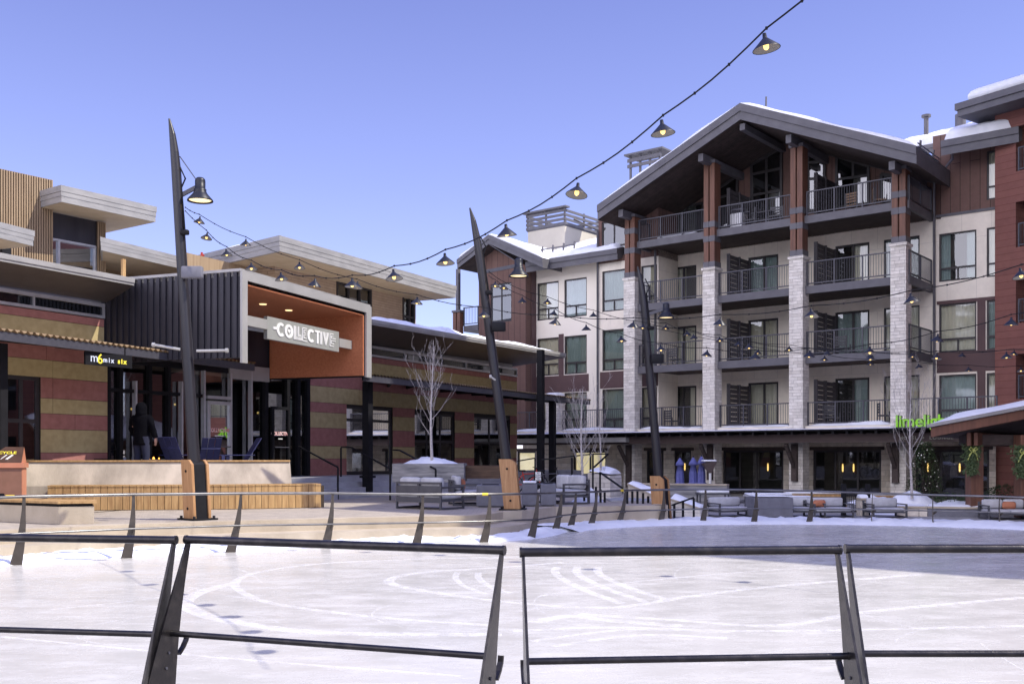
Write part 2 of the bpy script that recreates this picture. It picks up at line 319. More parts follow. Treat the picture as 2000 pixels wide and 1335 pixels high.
def drape(mb, a0, a1, z0, z1, b, amp=.04, per=.16):
    n = max(4, int((a1-a0)/per*4)); ph = rnd.random()*6; p2 = rnd.random()*6
    pts = [(a0+(a1-a0)*i/n, b+amp*math.sin(2*math.pi*(a1-a0)*i/n/per+ph)*(1+.5*math.sin(i*.37+p2))) for i in range(n+1)]
    mb.smooth = True
    mb.add([(x, y, z0) for x, y in pts]+[(x, y, z1) for x, y in pts], [[i, i+1, n+2+i, n+1+i] for i in range(n)])
def window(parent, a0, a1, z0, z1, b, mull=(), trans=(), cur='full', glass=None, fm=None, label=None, lit=False, fw=.07, name='window', low=None):
    """frame (part) > pane, curtain, room backing (sub-parts). mull: fractions of vertical bars; trans: heights of horizontal bars"""
    f = MB(); y0, y1 = b+.05, b+.13
    f.box(a0, a1, y0, y1, z1-fw, z1); f.box(a0, a1, y0-.02, y1, z0, z0+fw)
    f.box(a0, a0+fw, y0, y1, z0+fw, z1-fw); f.box(a1-fw, a1, y0, y1, z0+fw, z1-fw)
    for m_ in mull: x = a0+(a1-a0)*m_; f.box(x-fw*.5, x+fw*.5, y0+.01, y1-.01, z0+fw, z1-fw)
    for t_ in trans: z = z0+(z1-z0)*t_; f.box(a0+fw, a1-fw, y0+.014, y1-.014, z-fw*.6, z+fw*.6)
    if low is not None: z = z0+(z1-z0)*trans[0]; x = a0+(a1-a0)*low; f.box(x-fw*.5, x+fw*.5, y0+.012, y1-.012, z0+fw, z-fw*.6)
    fo = f.build(name, fm or frame_m, parent)
    if label: fo['label'] = label
    g = MB(); g.poly([(a0, b+.09, z0), (a1, b+.09, z0), (a1, b+.09, z1), (a0, b+.09, z1)]); g.build('pane', glass or glass_h, fo)
    k = MB(); k.poly([(a0-.05, b+.31, z0), (a1+.05, b+.31, z0), (a1+.05, b+.31, z1), (a0-.05, b+.31, z1)])
    k.build('room_backing', warm_room if lit else room, fo)
    w_ = a1-a0
    spans = {'full': [(0, 1)], 'left': [(0, .55)], 'right': [(.45, 1)], 'sides': [(0, .28), (.72, 1)], 'none': []}[cur] if isinstance(cur, str) else cur
    if spans:
        c = MB()
        for s0, s1 in spans: drape(c, a0+w_*s0, a0+w_*s1, z0+.03, z1-.03, b+.21)
        c.build('curtain', curt if rnd.random() < .55 else curt2, fo)
    return fo
def text_mb(mb, txt, size, M, depth=.02, bold=0, align='LEFT', spacing=1.0):
    cu = bpy.data.curves.new('txt', 'FONT'); cu.body = txt; cu.size = size; cu.extrude = depth/2; cu.offset = bold; cu.align_x = align; cu.space_character = spacing
    cu.resolution_u = 3
    o = bpy.data.objects.new('txt', cu); scene.collection.objects.link(o); bpy.context.view_layer.update()
    me = o.evaluated_get(bpy.context.evaluated_depsgraph_get()).to_mesh()
    mb.add([M @ v.co for v in me.vertices], [list(p.vertices) for p in me.polygons])
    o.to_mesh_clear(); bpy.data.objects.remove(o); bpy.data.curves.remove(cu)
# text upright on a wall: local text x -> frame x, text y -> z, text normal -> -y
def MT(a, b, z): return Matrix.Translation((a, b, z)) @ Matrix.Rotation(R(90), 4, 'X')
def struct(name, mb, m, label=None):
    o = mb.build(name, m); o['kind'] = 'structure'
    if label: o['label'] = label
    return o
# ---------------------------------------------------------------- ground, ice, terraces
def spline(pts, n=8):
    out = []; k = len(pts)
    for i in range(k-1):
        p0, p1, p2, p3 = (Vector(pts[max(0, i-1)]), Vector(pts[i]), Vector(pts[i+1]), Vector(pts[min(k-1, i+2)]))
        for j in range(n):
            t = j/n; out.append(.5*((2*p1)+(p2-p0)*t+(2*p0-5*p1+4*p2-p3)*t*t+(3*p1-p0-3*p2+p3)*t**3))
    out.append(Vector(pts[-1])); return out
EDGE = spline([(-13.2, 3), (-13.6, 8), (-12.6, 13), (-10.9, 16.2), (-9.0, 18.1), (-7.65, 19.6), (-5.3, 21.1), (-2.1, 22.5), (-.5, 23.1), (.45, 24.2), (1.35, 26.6), (2.7, 27.9), (4.3, 28.7), (7.3, 29.2), (10.7, 28.6), (13.4, 27.0), (15.1, 24.2), (15.6, 20), (15.2, 13), (13, 5)], 6)
def offs(path, d):
    out = []
    for i, p in enumerate(path):
        t = (path[min(i+1, len(path)-1)]-path[max(i-1, 0)]); t.normalize()
        out.append(p+Vector((-t.y, t.x))*d)
    return out
g = MB(); g.poly([(-400, -400, -.03), (400, -400, -.03), (400, 400, -.03), (-400, 400, -.03)]); struct('ground', g, ground_m)
g = MB(); c = [(-14, 20), (24, 16), (60, 20), (60, 90), (-14, 90)]; g.poly([(x, y, -.015) for x, y in c]); struct('hotel_plaza_paving', g, asph)
g = MB(); pl = [(p.x, p.y, 0) for p in offs(EDGE, .10)]+[(10, .5, 0), (-9, .5, 0)]
cen = (1, 13, 0); g.add([cen]+pl, [[0, i+1, (i+1) % len(pl)+1] for i in range(len(pl))]); ice = struct('ice_rink', g, ice_m)
# scraped tracks on the ice
def ip(u, v): x, y = PZ(u, v, 0); return (x, y)
tr = MB()
def track(px, w, side=(1,)):
    pts = spline([ip(*p) for p in px], 10)
    for k, s_ in enumerate(side):
        a = offs(pts, s_*.0+w/2+(k*.35)); b_ = offs(pts, -w/2+(k*.35))
        tr.add([(p.x, p.y, .004) for p in a]+[(p.x, p.y, .004) for p in b_], [[i, i+1, len(a)+i+1, len(a)+i] for i in range(len(a)-1)])
track([(1040, 1086), (800, 1092), (620, 1101), (500, 1118), (459, 1138), (482, 1161), (550, 1181), (750, 1206), (965, 1221)], .13)
track([(460, 1138), (420, 1147), (380, 1161), (361, 1178), (400, 1201), (500, 1221), (650, 1236), (980, 1239)], .22)
track([(1100, 1098), (970, 1108), (820, 1118), (760, 1133), (800, 1148), (970, 1173), (1185, 1186), (1340, 1165), (1500, 1146), (1800, 1121)], .16)
track([(1089, 1106), (1084, 1116), (1100, 1131), (1150, 1155), (1215, 1178)], .14, (1, 1, 1))
track([(893, 1117), (890, 1128), (905, 1143), (950, 1160)], .10, (1, 1))
track([(935, 1117), (938, 1130), (968, 1152)], .09, (1,))
track([(1130, 1199), (1300, 1209), (1520, 1221), (1700, 1194), (2000, 1166)], .16)
track([(1000, 1232), (1200, 1225), (1500, 1232), (2000, 1222)], .12)
track([(100, 1190), (300, 1168), (350, 1155)], .05); track([(0, 1243), (200, 1262), (500, 1290), (900, 1320)], .07)
track([(1050, 1165), (1200, 1140), (1500, 1113), (1700, 1105)], .06)
track([(1080, 1262), (1250, 1240), (1420, 1246)], .10, (1, 1)); track([(1040, 1215), (1110, 1203), (1200, 1212), (1330, 1222)], .22)
rs = random.Random(31)
for k in range(120):          # fine blade cuts
    cx, cy = rs.uniform(-9, 13), rs.uniform(8.5, 27); r0 = rs.choice([1.5, 3, 6, 12, 30])*rs.uniform(.7, 1.4); a0 = rs.uniform(0, 6.28); ln = rs.uniform(1.2, 5)/r0; w = rs.uniform(.008, .022); pp = []
    for i in range(13): a = a0+ln*i/12; pp.append((cx+r0*(math.cos(a)-math.cos(a0)), cy+r0*(math.sin(a)-math.sin(a0)), math.cos(a), math.sin(a)))
    if any(not(-9+.0 < x < 14 and 7 < y < 22+max(0, min(5, x*1.5))) or (x < -2 and y > 20+x*.45+1.2) for x, y, _, _ in pp): continue
    tr.add([(x+c*w/2, y+s*w/2, .005) for x, y, c, s in pp]+[(x-c*w/2, y-s*w/2, .005) for x, y, c, s in pp], [[i, i+1, 14+i, 13+i] for i in range(12)])
struct('ice_scrape_marks', tr, frost_m)
# snow berm round the ice
def berm(name, path, w, h, seed):
    b = MB(); b.smooth = True; n = len(path); K = 9; q = []
    fine = []
    for i in range(n-1):
        m_ = max(1, int((path[i+1]-path[i]).length/.12))
        for j in range(m_): fine.append(path[i].lerp(path[i+1], j/m_))
    fine.append(path[-1]); rows = [offs(fine, -w*.3+w*k/(K-1)) for k in range(K)]
    for k in range(K):
        for i, p in enumerate(rows[k]):
            t = k/(K-1); s_ = math.sin(math.pi*t)**.8
            nz = noise.noise(Vector((p.x*1.1+seed, p.y*1.1, 0)))*.5+noise.noise(Vector((p.x*5, p.y*5, seed)))*.45+noise.noise(Vector((p.x*13, p.y*13, seed)))*.25
            q.append((p.x, p.y, (-.02 if k in (0, K-1) else .012)+s_*max(.03, h*(.75+nz*1.0))))
    m_ = len(fine)
    b.add(q, [[k*m_+i, k*m_+i+1, (k+1)*m_+i+1, (k+1)*m_+i] for k in range(K-1) for i in range(m_-1)])
    return b
snow_edge = tag(berm('snow', offs(EDGE, -.10), 1.15, .13, 3).build('snow_bank', snow_m), None, None, kind='structure')
# low far-side extra heap
far = [p for p in EDGE if p.y > 25.5]
tag(berm('snow', offs(far, -.15), 2.1, .15, 9).build('snow_bank', snow_m), None, None, kind='structure')
# step terraces on the left bank and the paved terrace
left = [p for p in EDGE if p.x < .9 and p.y < 25.6 and p.y > 7]
def slab(name, front, back, z0, z1, m):
    b = MB(); f_ = [(p.x, p.y) for p in front]; bk = [(p.x, p.y) for p in back]
    n = len(f_); vs = [(x, y, z0) for x, y in f_]+[(x, y, z1) for x, y in f_]+[(x, y, z1) for x, y in bk]
    b.add(vs, [[i, i+1, n+i+1, n+i] for i in range(n-1)]+[[n+i, n+i+1, 2*n+i+1, 2*n+i] for i in range(n-1)]); return struct(name, b, m)
o1, o2, o3 = offs(left, .42), offs(left, 1.15), offs(left, 1.55)
slab('terrace_step', o1, offs(left, 1.2), -.02, .25, concrete)
slab('terrace_step', o2, o3, -.02, .50, concrete)
ter = MB(); e3 = [(p.x, p.y) for p in o3]
last = o2[-1]
terr = [(-24, 6)]+[(p.x, p.y) for p in o3[1:]]
ter.add([(-8, 34, .496)]+[(x, y, .496) for x, y in terr]+[(.25, 26.0, .496), (1.2, 28.0, .496), (4.4, 28.9, .496), (4.6, 33, .496), (3, 48, .496), (-24, 48, .496)],
        [[0, i, i+1] for i in range(1, len(terr)+6)]+[[0, len(terr)+6, 1]])
struct('terrace_paving', ter, paver)
cur = MB()
for (p, q) in (((last.x, last.y), (.25, 26.0)), ((.25, 26.0), (1.2, 28.0)), ((1.2, 28.0), (4.4, 28.9)), ((4.4, 28.9), (4.6, 33))):
    v = Vector((q[0]-p[0], q[1]-p[1])).normalized(); n_ = Vector((-v.y, v.x))*.35
    cur.prism([p, q, (q[0]+n_.x, q[1]+n_.y), (p[0]+n_.x, p[1]+n_.y)], -.02, .51)
struct('terrace_kerb', cur, concrete)
# walkway under the near railing
wk = MB(); ring = [(-9, 8.3), (-4, 6.9), (-1.5, 6.05), (1, 5.75), (4.5, 5.9), (9, 6.9), (9, -12), (-9, -12)]
wk.prism(ring, -.02, .36); struct('viewing_walkway', wk, asph)
# ---------------------------------------------------------------- near railing panels
def blade(mb, top, foot, thick, side, z_mid, w_top=.035, w_bot=.13, hook=1):
    """flat tapering plate standing across the rail line; `side` = plan direction of the rail (plate normal)"""
    top = Vector(top); foot = Vector(foot); s_ = Vector((side[0], side[1], 0)).normalized()*thick/2
    ax = (foot-top).normalized(); out = Vector((side[1], -side[0], 0)).normalized()
    if out.y > 0: out = -out            # towards the camera-side foot
    L = (foot-top).length; prof_a = []; prof_b = []
    for t in (0, .15, .35, .5, .62, .75, 1):
        w = w_top+(w_bot-w_top)*t**1.2; c_ = top+ax*L*t+out*.02*math.sin(t*3.1)
        prof_a.append(c_-out*w/2); prof_b.append(c_+out*w/2)
    vs = []; n = len(prof_a)
    for p, q in zip(prof_a, prof_b): vs += [p-s_, q-s_, q+s_, p+s_]
    mb.add(vs, [[4*i+j, 4*i+(j+1) % 4, 4*i+4+(j+1) % 4, 4*i+4+j] for i in range(n-1) for j in range(4)]+[[0, 3, 2, 1], [4*n-4, 4*n-3, 4*n-2, 4*n-1]])
    # hook that carries the lower tube
    k = (z_mid-top.z)/(foot.z-top.z); c_ = top.lerp(foot, k); hd = -out
    wk_ = (w_top+(w_bot-w_top)*k**1.2)/2; c_ = c_+hd*(wk_-.02); pts = [c_+hd*.00+Vector((0, 0, -.13)), c_+hd*.04+Vector((0, 0, -.095)), c_+hd*.07+Vector((0, 0, -.055)), c_+hd*.078+Vector((0, 0, -.02))]
    for p, q in zip(pts[:-1], pts[1:]): mb.bar(p, q, thick, .03, up=(s_.x, s_.y, .001))
def panel(pa, pb, zt, zm, label, ra=.024, rb=.018, lean=(.30), foot_z=.36, pbm=None):
    """pa, pb: plan ends of the top rail"""
    A = Vector((*pa, zt)); B = Vector((*pb, zt)); d = (B-A).normalized(); back = Vector((d.y, -d.x, 0))
    if back.y > 0: back = -back
    t = thing('railing_panel', label, 'railing', (A.x, A.y, foot_z), math.atan2(d.y, d.x), 'steel railing panels in front of the ice')
    inv = (Matrix.Translation((A.x, A.y, foot_z)) @ Matrix.Rotation(math.atan2(d.y, d.x), 4, 'Z')).inverted()
    def fin(mb, nm, m): mb.tf(inv); return mb.build(nm, m, t)
    b = MB(); b.tube([A, B], ra, 14); 
    for P in (A, B): b.tube([P-d*.006, P+d*.006], ra*1.12, 14)
    fin(b, 'top_rail', rail_m)
    s_ = (zt-zm)/(zt-foot_z)*lean; Am = A+back*s_+d*.02; Bm = B+back*s_-d*.02; Am.z = Bm.z = zm
    b = MB(); b.tube([Am, Bm], rb, 12)
    for P_, e_ in ((Am, 1), (Bm, -1)): b.tube([P_+d*e_*.0-d*.004, P_+d*.004], rb*1.15, 12)
    fin(b, 'lower_rail', rail_m)
    for P, e in ((A, .012), (B, -.012)):
        b = MB(); ft = P+back*lean; ft.z = foot_z; blade(b, P+d*e-Vector((0, 0, .02)), ft+d*e, .014, (d.x, d.y), zm, .035, .33)
        b.tube([P+d*(e-.012)*1.0-Vector((0, 0, .0)), P+d*(e+.012)], ra*.9, 10)
        fin(b, 'post', rail_m)
        for q in (.60, .68): b = MB(); c_ = (P+d*e).lerp(ft+d*e, q); b.tube([c_-d*.014, c_+d*.014], .009, 6); fin(b, 'bolt', steel)
    return t
zt, zm = 1.41, .885
def tp(u, v): k = (H-zt)*FPX/(v-HV); return (PX(u, k), k)
panel(tp(-560, 1041), tp(343, 1054), zt, zm, 'leftmost steel railing panel, cut by the left edge of the picture')
panel(tp(364, 1053), tp(984, 1074), zt, zm, 'second railing panel from the left, below the tall leaning lamp post')
panel(tp(1017, 1078), tp(1640, 1073), zt, zm, 'railing panel in the centre right foreground, below the hotel balconies')
panel(tp(1652, 1071), tp(2380, 1071), zt, zm, 'rightmost foreground railing panel, cut by the right edge of the picture')
# ---------------------------------------------------------------- far railing round the rink
far_rail = thing('rink_railing', 'long curved bronze railing with two rails along the far edge of the ice', 'railing', (-7.5, 20, 0))
inv = Matrix.Translation((7.5, -20, 0))
posts = [(-150, 1112, -110, 976), (31, 1096, 47, 969), (247, 1083, 261, 965), (450, 1072, 471, 963), (635, 1064, 650, 962.5), (813, 1058, 826, 965), (945, 1053, 957, 964.5),
         (1037, 1046, 1051, 963.5), (1084, 1033, 1097, 962), (1113, 1029, 1125, 961), (1153, 1025, 1166, 959.5), (1208, 1020, 1222, 957), (1290, 1018, 1297, 956), (1372, 1018, 1378, 955), (1472, 1018, 1477, 956), (1580, 1018, 1585, 958.5),
         (1702, 1019, 1704, 962.5), (1822, 1021, 1822, 966), (1952, 1024, 1952, 969), (2080, 1028, 2080, 974), (2200, 1032, 2200, 979)]
tops, mids = [], []
for i, (ub, vb, ut, vt) in enumerate(posts):
    x, y = PZ(ub, vb, .06); foot = Vector((x, y, .0)); topp = PY(ut, vt, y+.02)
    tops.append(topp)
    vm = {-150: 1052, 31: 1041, 247: 1032}.get(ub, None)
    midv = {450: 1025.5, 635: 1023, 813: 1020, 945: 1017, 1037: 1014, 1084: 1006, 1113: 1003, 1153: 1000.5, 1208: 997.5, 1290: 995, 1372: 993, 1472: 992.5, 1580: 993, 1702: 994.5, 1822: 997, 1952: 1000, 2080: 1004, 2200: 1008}.get(ub, vm)
    mt = foot.lerp(topp, .5); um = ub+(ut-ub)*.5; mids.append(PY(um+7, midv, y-.02))
    j = min(i+1, len(posts)-1); 
    b = MB(); nx = PZ(posts[min(i+1, len(posts)-1)][0], posts[min(i+1, len(posts)-1)][1], .06); pv = PZ(posts[max(i-1, 0)][0], posts[max(i-1, 0)][1], .06)
    dd = Vector((nx[0]-pv[0], nx[1]-pv[1])).normalized()
    # plate seen flat-on: wide foot, thin neck
    w0, w1, th = .20, .05, .02; pl_ = []
    side = Vector((1, .25, 0)).normalized() if ub < 1700 else Vector((.3, 1, 0)).normalized(); nn = Vector((-side.y, side.x, 0))*th/2
    for t_ in (0, .25, .45, .6, .8, 1):
        c_ = foot.lerp(topp, t_)+side*.035*math.sin(t_*math.pi); w = w0+(w1-w0)*min(1, t_*1.15)
        for sg, k in ((-1, -1), (1, -1), (1, 1), (-1, 1)): pl_.append(c_+side*sg*w/2+nn*k)
    b.add(pl_, [[4*q+r_, 4*q+(r_+1) % 4, 4*q+4+(r_+1) % 4, 4*q+4+r_] for q in range(5) for r_ in range(4)]+[[0, 3, 2, 1], [20, 21, 22, 23]])
    b.bar(foot.lerp(topp, .36)+side*.06, mids[-1]-Vector((0, 0, .02)), .03, .05)
    b.tf(inv); b.build('post', post_far, far_rail)
for nm, pts, r_ in (('top_rail', tops, .029), ('lower_rail', mids, .021)):
    b = MB(); b.tube(pts, r_, 10); b.tf(inv); b.build(nm, rail_far, far_rail)
b = MB()
for i_, t_ in ((1, -.12), (5, .92), (10, .85)):
    p, q = tops[i_], tops[i_+1]; c_ = p.lerp(q, t_); d = (q-p).normalized(); b.tube([c_-d*.07, c_+d*.07], .033, 10)
b.tf(inv); tb = b.build('warning_tape', yel, far_rail); tb['label'] = 'yellow tape bands round the top rail'
# ---------------------------------------------------------------- mountains behind the viewer (seen only in the windows)
def mountain_mesh():
    b = MB(); b.smooth = True; N, M_ = 90, 26; vs = []
    for j in range(M_):
        for i in range(N+1):
            an = R(170+200*i/N); rr = 170+j*9
            x, y = rr*math.cos(an), rr*math.sin(an)
            t = j/(M_-1); h = (t**.8)*(62+26*noise.noise(Vector((math.cos(an)*2.2, math.sin(an)*2.2, 1)))+14*noise.noise(Vector((x*.03, y*.03, 2))))
            vs.append((x, y, h-1))
    b.add(vs, [[j*(N+1)+i, j*(N+1)+i+1, (j+1)*(N+1)+i+1, (j+1)*(N+1)+i] for j in range(M_-1) for i in range(N)])
    return b
mtn_m = mat('wooded_snowy_slope', (.035, .04, .03), (.75, .77, .8), scale=.06, rough=.9, p=(.5, .62))
struct('mountain', mountain_mesh(), mtn_m)
# ================================================================ HOTEL
HF = Fr(6.47, 52.64, .777, -.629)
def at(o, a, b, z=0):
    x, y = HF.w(a, b); return (x, y, z)
hotel = HF.root('hotel_building', 'five storey cream and brown hotel with balconies, stone columns and a big dark snowy gable', 'building')
DK = [3.3, 6.49, 9.68, 12.9]        # balcony decks
ST = 3.19
BW = 3.2                            # back wall of the balconies
ha, hz = HF.a, HF.z
a_bl, a_br = ha(1286, 1.2)+.02, ha(1822, BW)
# --- wall behind balconies, with door and window openings
ops = []
bays = []
for fi, zd in enumerate(DK[:3]):
    for u0, u1 in ((1307, 1360), (1461, 1520), (1631, 1698)):
        ops.append((ha(u0, BW), ha(u1, BW), zd+.04, zd+2.32)); bays.append((fi, u0, ops[-1]))
    ops.append((ha(1726, BW), ha(1796, BW), zd+.15, zd+2.32)); bays.append((fi, 1726, ops[-1]))
a_l = ha(1288, BW)
w = MB(); wall(w, a_l, a_br, 3.3, 12.75, BW, ops); w.build('wall', cream, hotel)
for fi, u0, (x0, x1, z0, z1) in bays:
    k = rnd.choice(['left', 'full', 'sides', 'right', 'full'])
    if u0 == 1726: window(hotel, x0, x1, z0, z1, BW, cur='full')
    else: window(hotel, x0, x1, z0, z1, BW, mull=(.52,), cur=k, fw=.1, name='balcony_door', lit=False)
# right wall strip (cream, then brown panels)
a_rr = ha(1960, BW)
ops = []
for fi, zd in enumerate(DK[:3]):
    ops += [(ha(1834, BW), ha(1907, BW), zd+.08, zd+2.25), (ha(1927, BW), ha(1927, BW)+1.15, zd+.08, zd+2.25)]
ops.append((ha(1927, BW), ha(1927, BW)+1.15, DK[3]+.25, DK[3]+2.4))
w = MB(); wall(w, a_br, a_rr, 3.3, 12.75, BW, ops[:6]); w.build('wall', cream, hotel)
w = MB(); wall(w, a_br, a_rr, 12.75, 16.4, BW, ops[6:]); 
w.build('upper_wall', brown, hotel)
for i, (x0, x1, z0, z1) in enumerate(ops):
    window(hotel, x0, x1, z0, z1, BW, trans=(.27,), low=.5 if x1-x0 > 1.5 else None, cur=('sides' if i == 4 else 'full' if i in (0, 2, 3) else 'left'))
for bx_ in ((a_br+.18, a_rr, BW-.035, BW+.03, DK[0]+2.35, DK[1]+.08), (ha(1908, BW)+.02, ha(1926, BW)-.02, BW-.035, BW+.03, DK[0]+.1, DK[0]+2.35),
            (ha(1908, BW)+.02, ha(1926, BW)-.02, BW-.035, BW+.03, DK[1]+.08, DK[1]+2.4), (a_br+.18, a_rr, BW-.033, BW+.03, DK[1]+2.25, DK[1]+2.4)):
    w = MB(); w.box(*bx_); w.build('spandrel_panel', brown_p, hotel)
w = MB(); w.box(a_br+.1, a_rr, BW-.05, BW+.02, 12.68, 12.8); w.build('band_course', fasc, hotel)
# --- bay left of the balconies
BL = 1.2; x0b, x1b = ha(1169, BL), ha(1286, BL)
ops = [(ha(1176, BL), ha(1221, BL), zd+.0, zd+2.2) for zd in DK[:3]]+[(ha(1252, BL), ha(1283, BL), zd+.0, zd+2.2) for zd in DK[:3]]
w = MB(); wall(w, x0b, x1b, 3.3, 12.3, BL, ops); w.poly([(x1b, BL, 3.3), (x1b, BW, 3.3), (x1b, BW, 12.9), (x1b, BL, 12.9)]); w.build('wall', cream, hotel)
o5 = [(ha(1175, BL), ha(1222, BL), 12.6, 14.55)]
w = MB(); wall(w, x0b, x1b, 12.3, 15.3, BL, o5); w.poly([(x0b, BL, 12.3), (x0b, BL+4, 12.3), (x0b, BL+4, 15.3), (x0b, BL, 15.3)]); w.poly([(x1b, BL, 12.3), (x1b, BW, 12.3), (x1b, BW, 15.6), (x1b, BL, 15.6)]); w.build('upper_wall', brown, hotel)
for x0, x1, z0, z1 in ops: window(hotel, x0, x1, z0, z1, BL, trans=(.27,), low=.5, cur='full')
window(hotel, *o5[0], BL, mull=(.5,), trans=(.3,), cur='none', glass=glass_up)
w = MB(); w.box(x0b+.12, x1b-.02, BL-.035, BL+.02, DK[0]+2.25, DK[0]+ST-.05); w.build('spandrel_panel', brown_p, hotel)
# --- low wing on the left
LW = 1.8; l0, l1 = ha(1040, LW), ha(1169, LW)
ops = []
for zd in DK[:3]:
    ops += [(ha(1049, LW), ha(1091, LW), zd, zd+2.15), (ha(1102, LW), ha(1146, LW), zd, zd+2.15)]
w = MB(); wall(w, l0, l1, 3.3, 12.9, LW, ops); w.poly([(x0b, BL, 3.3), (x0b, LW, 3.3), (x0b, LW, 12.3), (x0b, BL, 12.3)]); w.build('wall', cream_p, hotel)
for i, (x0, x1, z0, z1) in enumerate(ops): window(hotel, x0, x1, z0, z1, LW, trans=(.3,), low=.5, cur='full')
w = MB(); w.box(l0+.1, ha(1150, LW), LW-.035, LW+.02, DK[0]+2.2, DK[1]-.04); w.build('spandrel_panel', brown_p, hotel)
w = MB(); w.box(ha(1091, LW)+.03, ha(1102, LW)-.03, LW-.035, LW+.02, DK[1]-.035, DK[1]+2.3); w.build('spandrel_panel', brown_p, hotel)
# brown tower with its own small gable
TB = .9; t0, t1 = ha(935, TB), ha(1027, TB)
tz = HF.z(985, 485, TB)
pk_a, pk_z = ha(957, TB), HF.z(957, 462, TB-.6)
def roofz(a): return pk_z-.45-abs(a-pk_a)*.52
ow = (ha(958, TB), ha(999, TB), DK[2]+.0, DK[2]+2.25)
w = MB(); wall(w, t0, t1, 3.3, DK[2]+2.9, TB, [ow]); 
zt_ = DK[2]+2.9; w.poly([(t0, TB, zt_), (t1, TB, zt_), (t1, TB, max(zt_, roofz(t1))), (pk_a, TB, roofz(pk_a)), (t0, TB, max(zt_, roofz(t0)))])
w.poly([(t1, TB, 3.3), (t1, LW+.3, 3.3), (t1, LW+.3, 13), (t1, TB, 13)]); w.build('upper_wall', brown, hotel)
window(hotel, *ow, TB, mull=(.5,), trans=(.68,), cur='left', glass=glass_up)
w = MB(); w.box(t1+.02, l0+.3, TB+.5, LW-.02, 3.3, 12.9); w.build('brown_return', brown_p, hotel)
# balcony left of the tower
ta = ha(897, TB)
# side post of red timber
w = MB(); w.box(ta-.25, ta+.0, TB-.3, TB+.0, 6.43, 10.49); w.box(ta, ta+.08, TB-.2, TB-.1, 6.43, 10.49); w.box(ta+.08, ta+.33, TB-.3, TB+.0, 6.43, 10.49); w.build('timber_column', wood_tim, hotel)
w = MB(); w.box(ta-.3, ta+.38, TB-.36, TB+.06, 10.5, 10.62); w.box(ta-.05, ta+.15, TB-.25, TB-.05, 10.62, 13.1); w.build('steel_post', fasc, hotel)
for q0, q1 in ((7.0, 7.2), (6.3, 6.42)): w = MB(); w.box(ta-.28, ta+.36, TB-.33, TB+.03, q0, q1); w.build('steel_band', fasc, hotel)
w = MB(); w.box(ta+.4, t0-.02, TB-.05, 3, DK[1]-.35, DK[1]); w.box(ta+.4, t0-.02, TB-.05, 3, DK[2]-.35, DK[2]); w.build('balcony_deck', fasc, hotel)
def rail_mesh(b, p, q, z, hgt=1.08, post=1.35, pick=.115, m=0):
    p = Vector((*p, 0)); q = Vector((*q, 0)); L = (q-p).length; d = (q-p)/L
    P = lambda t, zz: p+d*t+Vector((0, 0, zz))
    b.bar(P(0, z+hgt), P(L, z+hgt), .07, .05); b.bar(P(0, z+.10), P(L, z+.10), .05, .05)
    n = max(1, round(L/post))
    for i in range(n+1): b.bar(P(.03+(L-.06)*i/n, z), P(.03+(L-.06)*i/n, z+hgt-.025), .06, .06, up=(d.x, d.y, 0))
    k = int(L/pick)
    for i in range(1, k): b.bar(P(L*i/k, z+.12), P(L*i/k, z+hgt-.03), .016, .016, up=(d.x, d.y, 0))
w = MB(); rail_mesh(w, (ta+.35, TB), (t0, TB), DK[1]); rail_mesh(w, (ta+.35, TB), (t0, TB), DK[2]); w.build('railing', steel, hotel)
# --- roofs
def gable(name, pk, wl, wr, z_pk, slope, b0, b1, th, oh_f, snow=True, mat_=fasc):
    """roof slabs with ridge along b; two-step fascia; soffit"""
    zl = z_pk-slope*wl; zr = z_pk-slope*wr
    r = MB()
    for (xa, za, xb, zb) in ((pk-wl, zl, pk, z_pk), (pk, z_pk, pk+wr, zr)):
        r.add([(xa, b0, za-th), (xb, b0, zb-th), (xb, b0, zb), (xa, b0, za), (xa, b1, za-th), (xb, b1, zb-th), (xb, b1, zb), (xa, b1, za)],
              [[0, 1, 2, 3], [4, 7, 6, 5], [0, 3, 7, 4], [1, 5, 6, 2], [3, 2, 6, 7]])
        # upper fascia board standing proud
        r.add([(xa, b0-.06, za-th*.45), (xb, b0-.06, zb-th*.45), (xb, b0-.06, zb+.03), (xa, b0-.06, za+.03), (xa, b0-.001, za-th*.45), (xb, b0-.001, zb-th*.45), (xb, b0-.001, zb+.03), (xa, b0-.001, za+.03)],
              [[0, 1, 2, 3], [0, 4, 5, 1], [3, 2, 6, 7], [0, 3, 7, 4], [1, 5, 6, 2]])
    roof = r.build(name, mat_, hotel)
    s_ = MB()
    for (xa, za, xb, zb) in ((pk-wl, zl, pk, z_pk), (pk, z_pk, pk+wr, zr)):
        s_.add([(xa+.05, b0+.05, za-th-.004), (xb, b0+.05, zb-th-.004), (xb, b1, zb-th-.004), (xa+.05, b1, za-th-.004)], [[0, 1, 2, 3]])
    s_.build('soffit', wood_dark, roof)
    if snow:
        s_ = MB(); s_.smooth = True; N, M_ = 40, 16; vs = []
        for j in range(M_+1):
            for i in range(N+1):
                x = pk-wl+.03+(wl+wr-.06)*i/N; y = b0+.02+(b1-b0-.02)*(j/M_)**2.2
                e = min(i, N-i, 2)/2; ej = min(j, 2)/2; z = z_pk-slope*abs(x-pk); z -= .0
                h = .19*(.5+.5*math.sqrt(e)*math.sqrt(ej))+.10*noise.noise(Vector((x*.6, y*.6, 5)))
                if abs(x-pk) < .5: h -= .08*(1-abs(x-pk)/.5)
                vs.append((x, y, z+(h if e > 0 and ej > 0 else .035)))
        s_.add(vs, [[j*(N+1)+i, j*(N+1)+i+1, (j+1)*(N+1)+i+1, (j+1)*(N+1)+i] for j in range(M_) for i in range(N)])
        s_.build('roof_snow', snow_m, roof)
    return roof
BG = -1.5
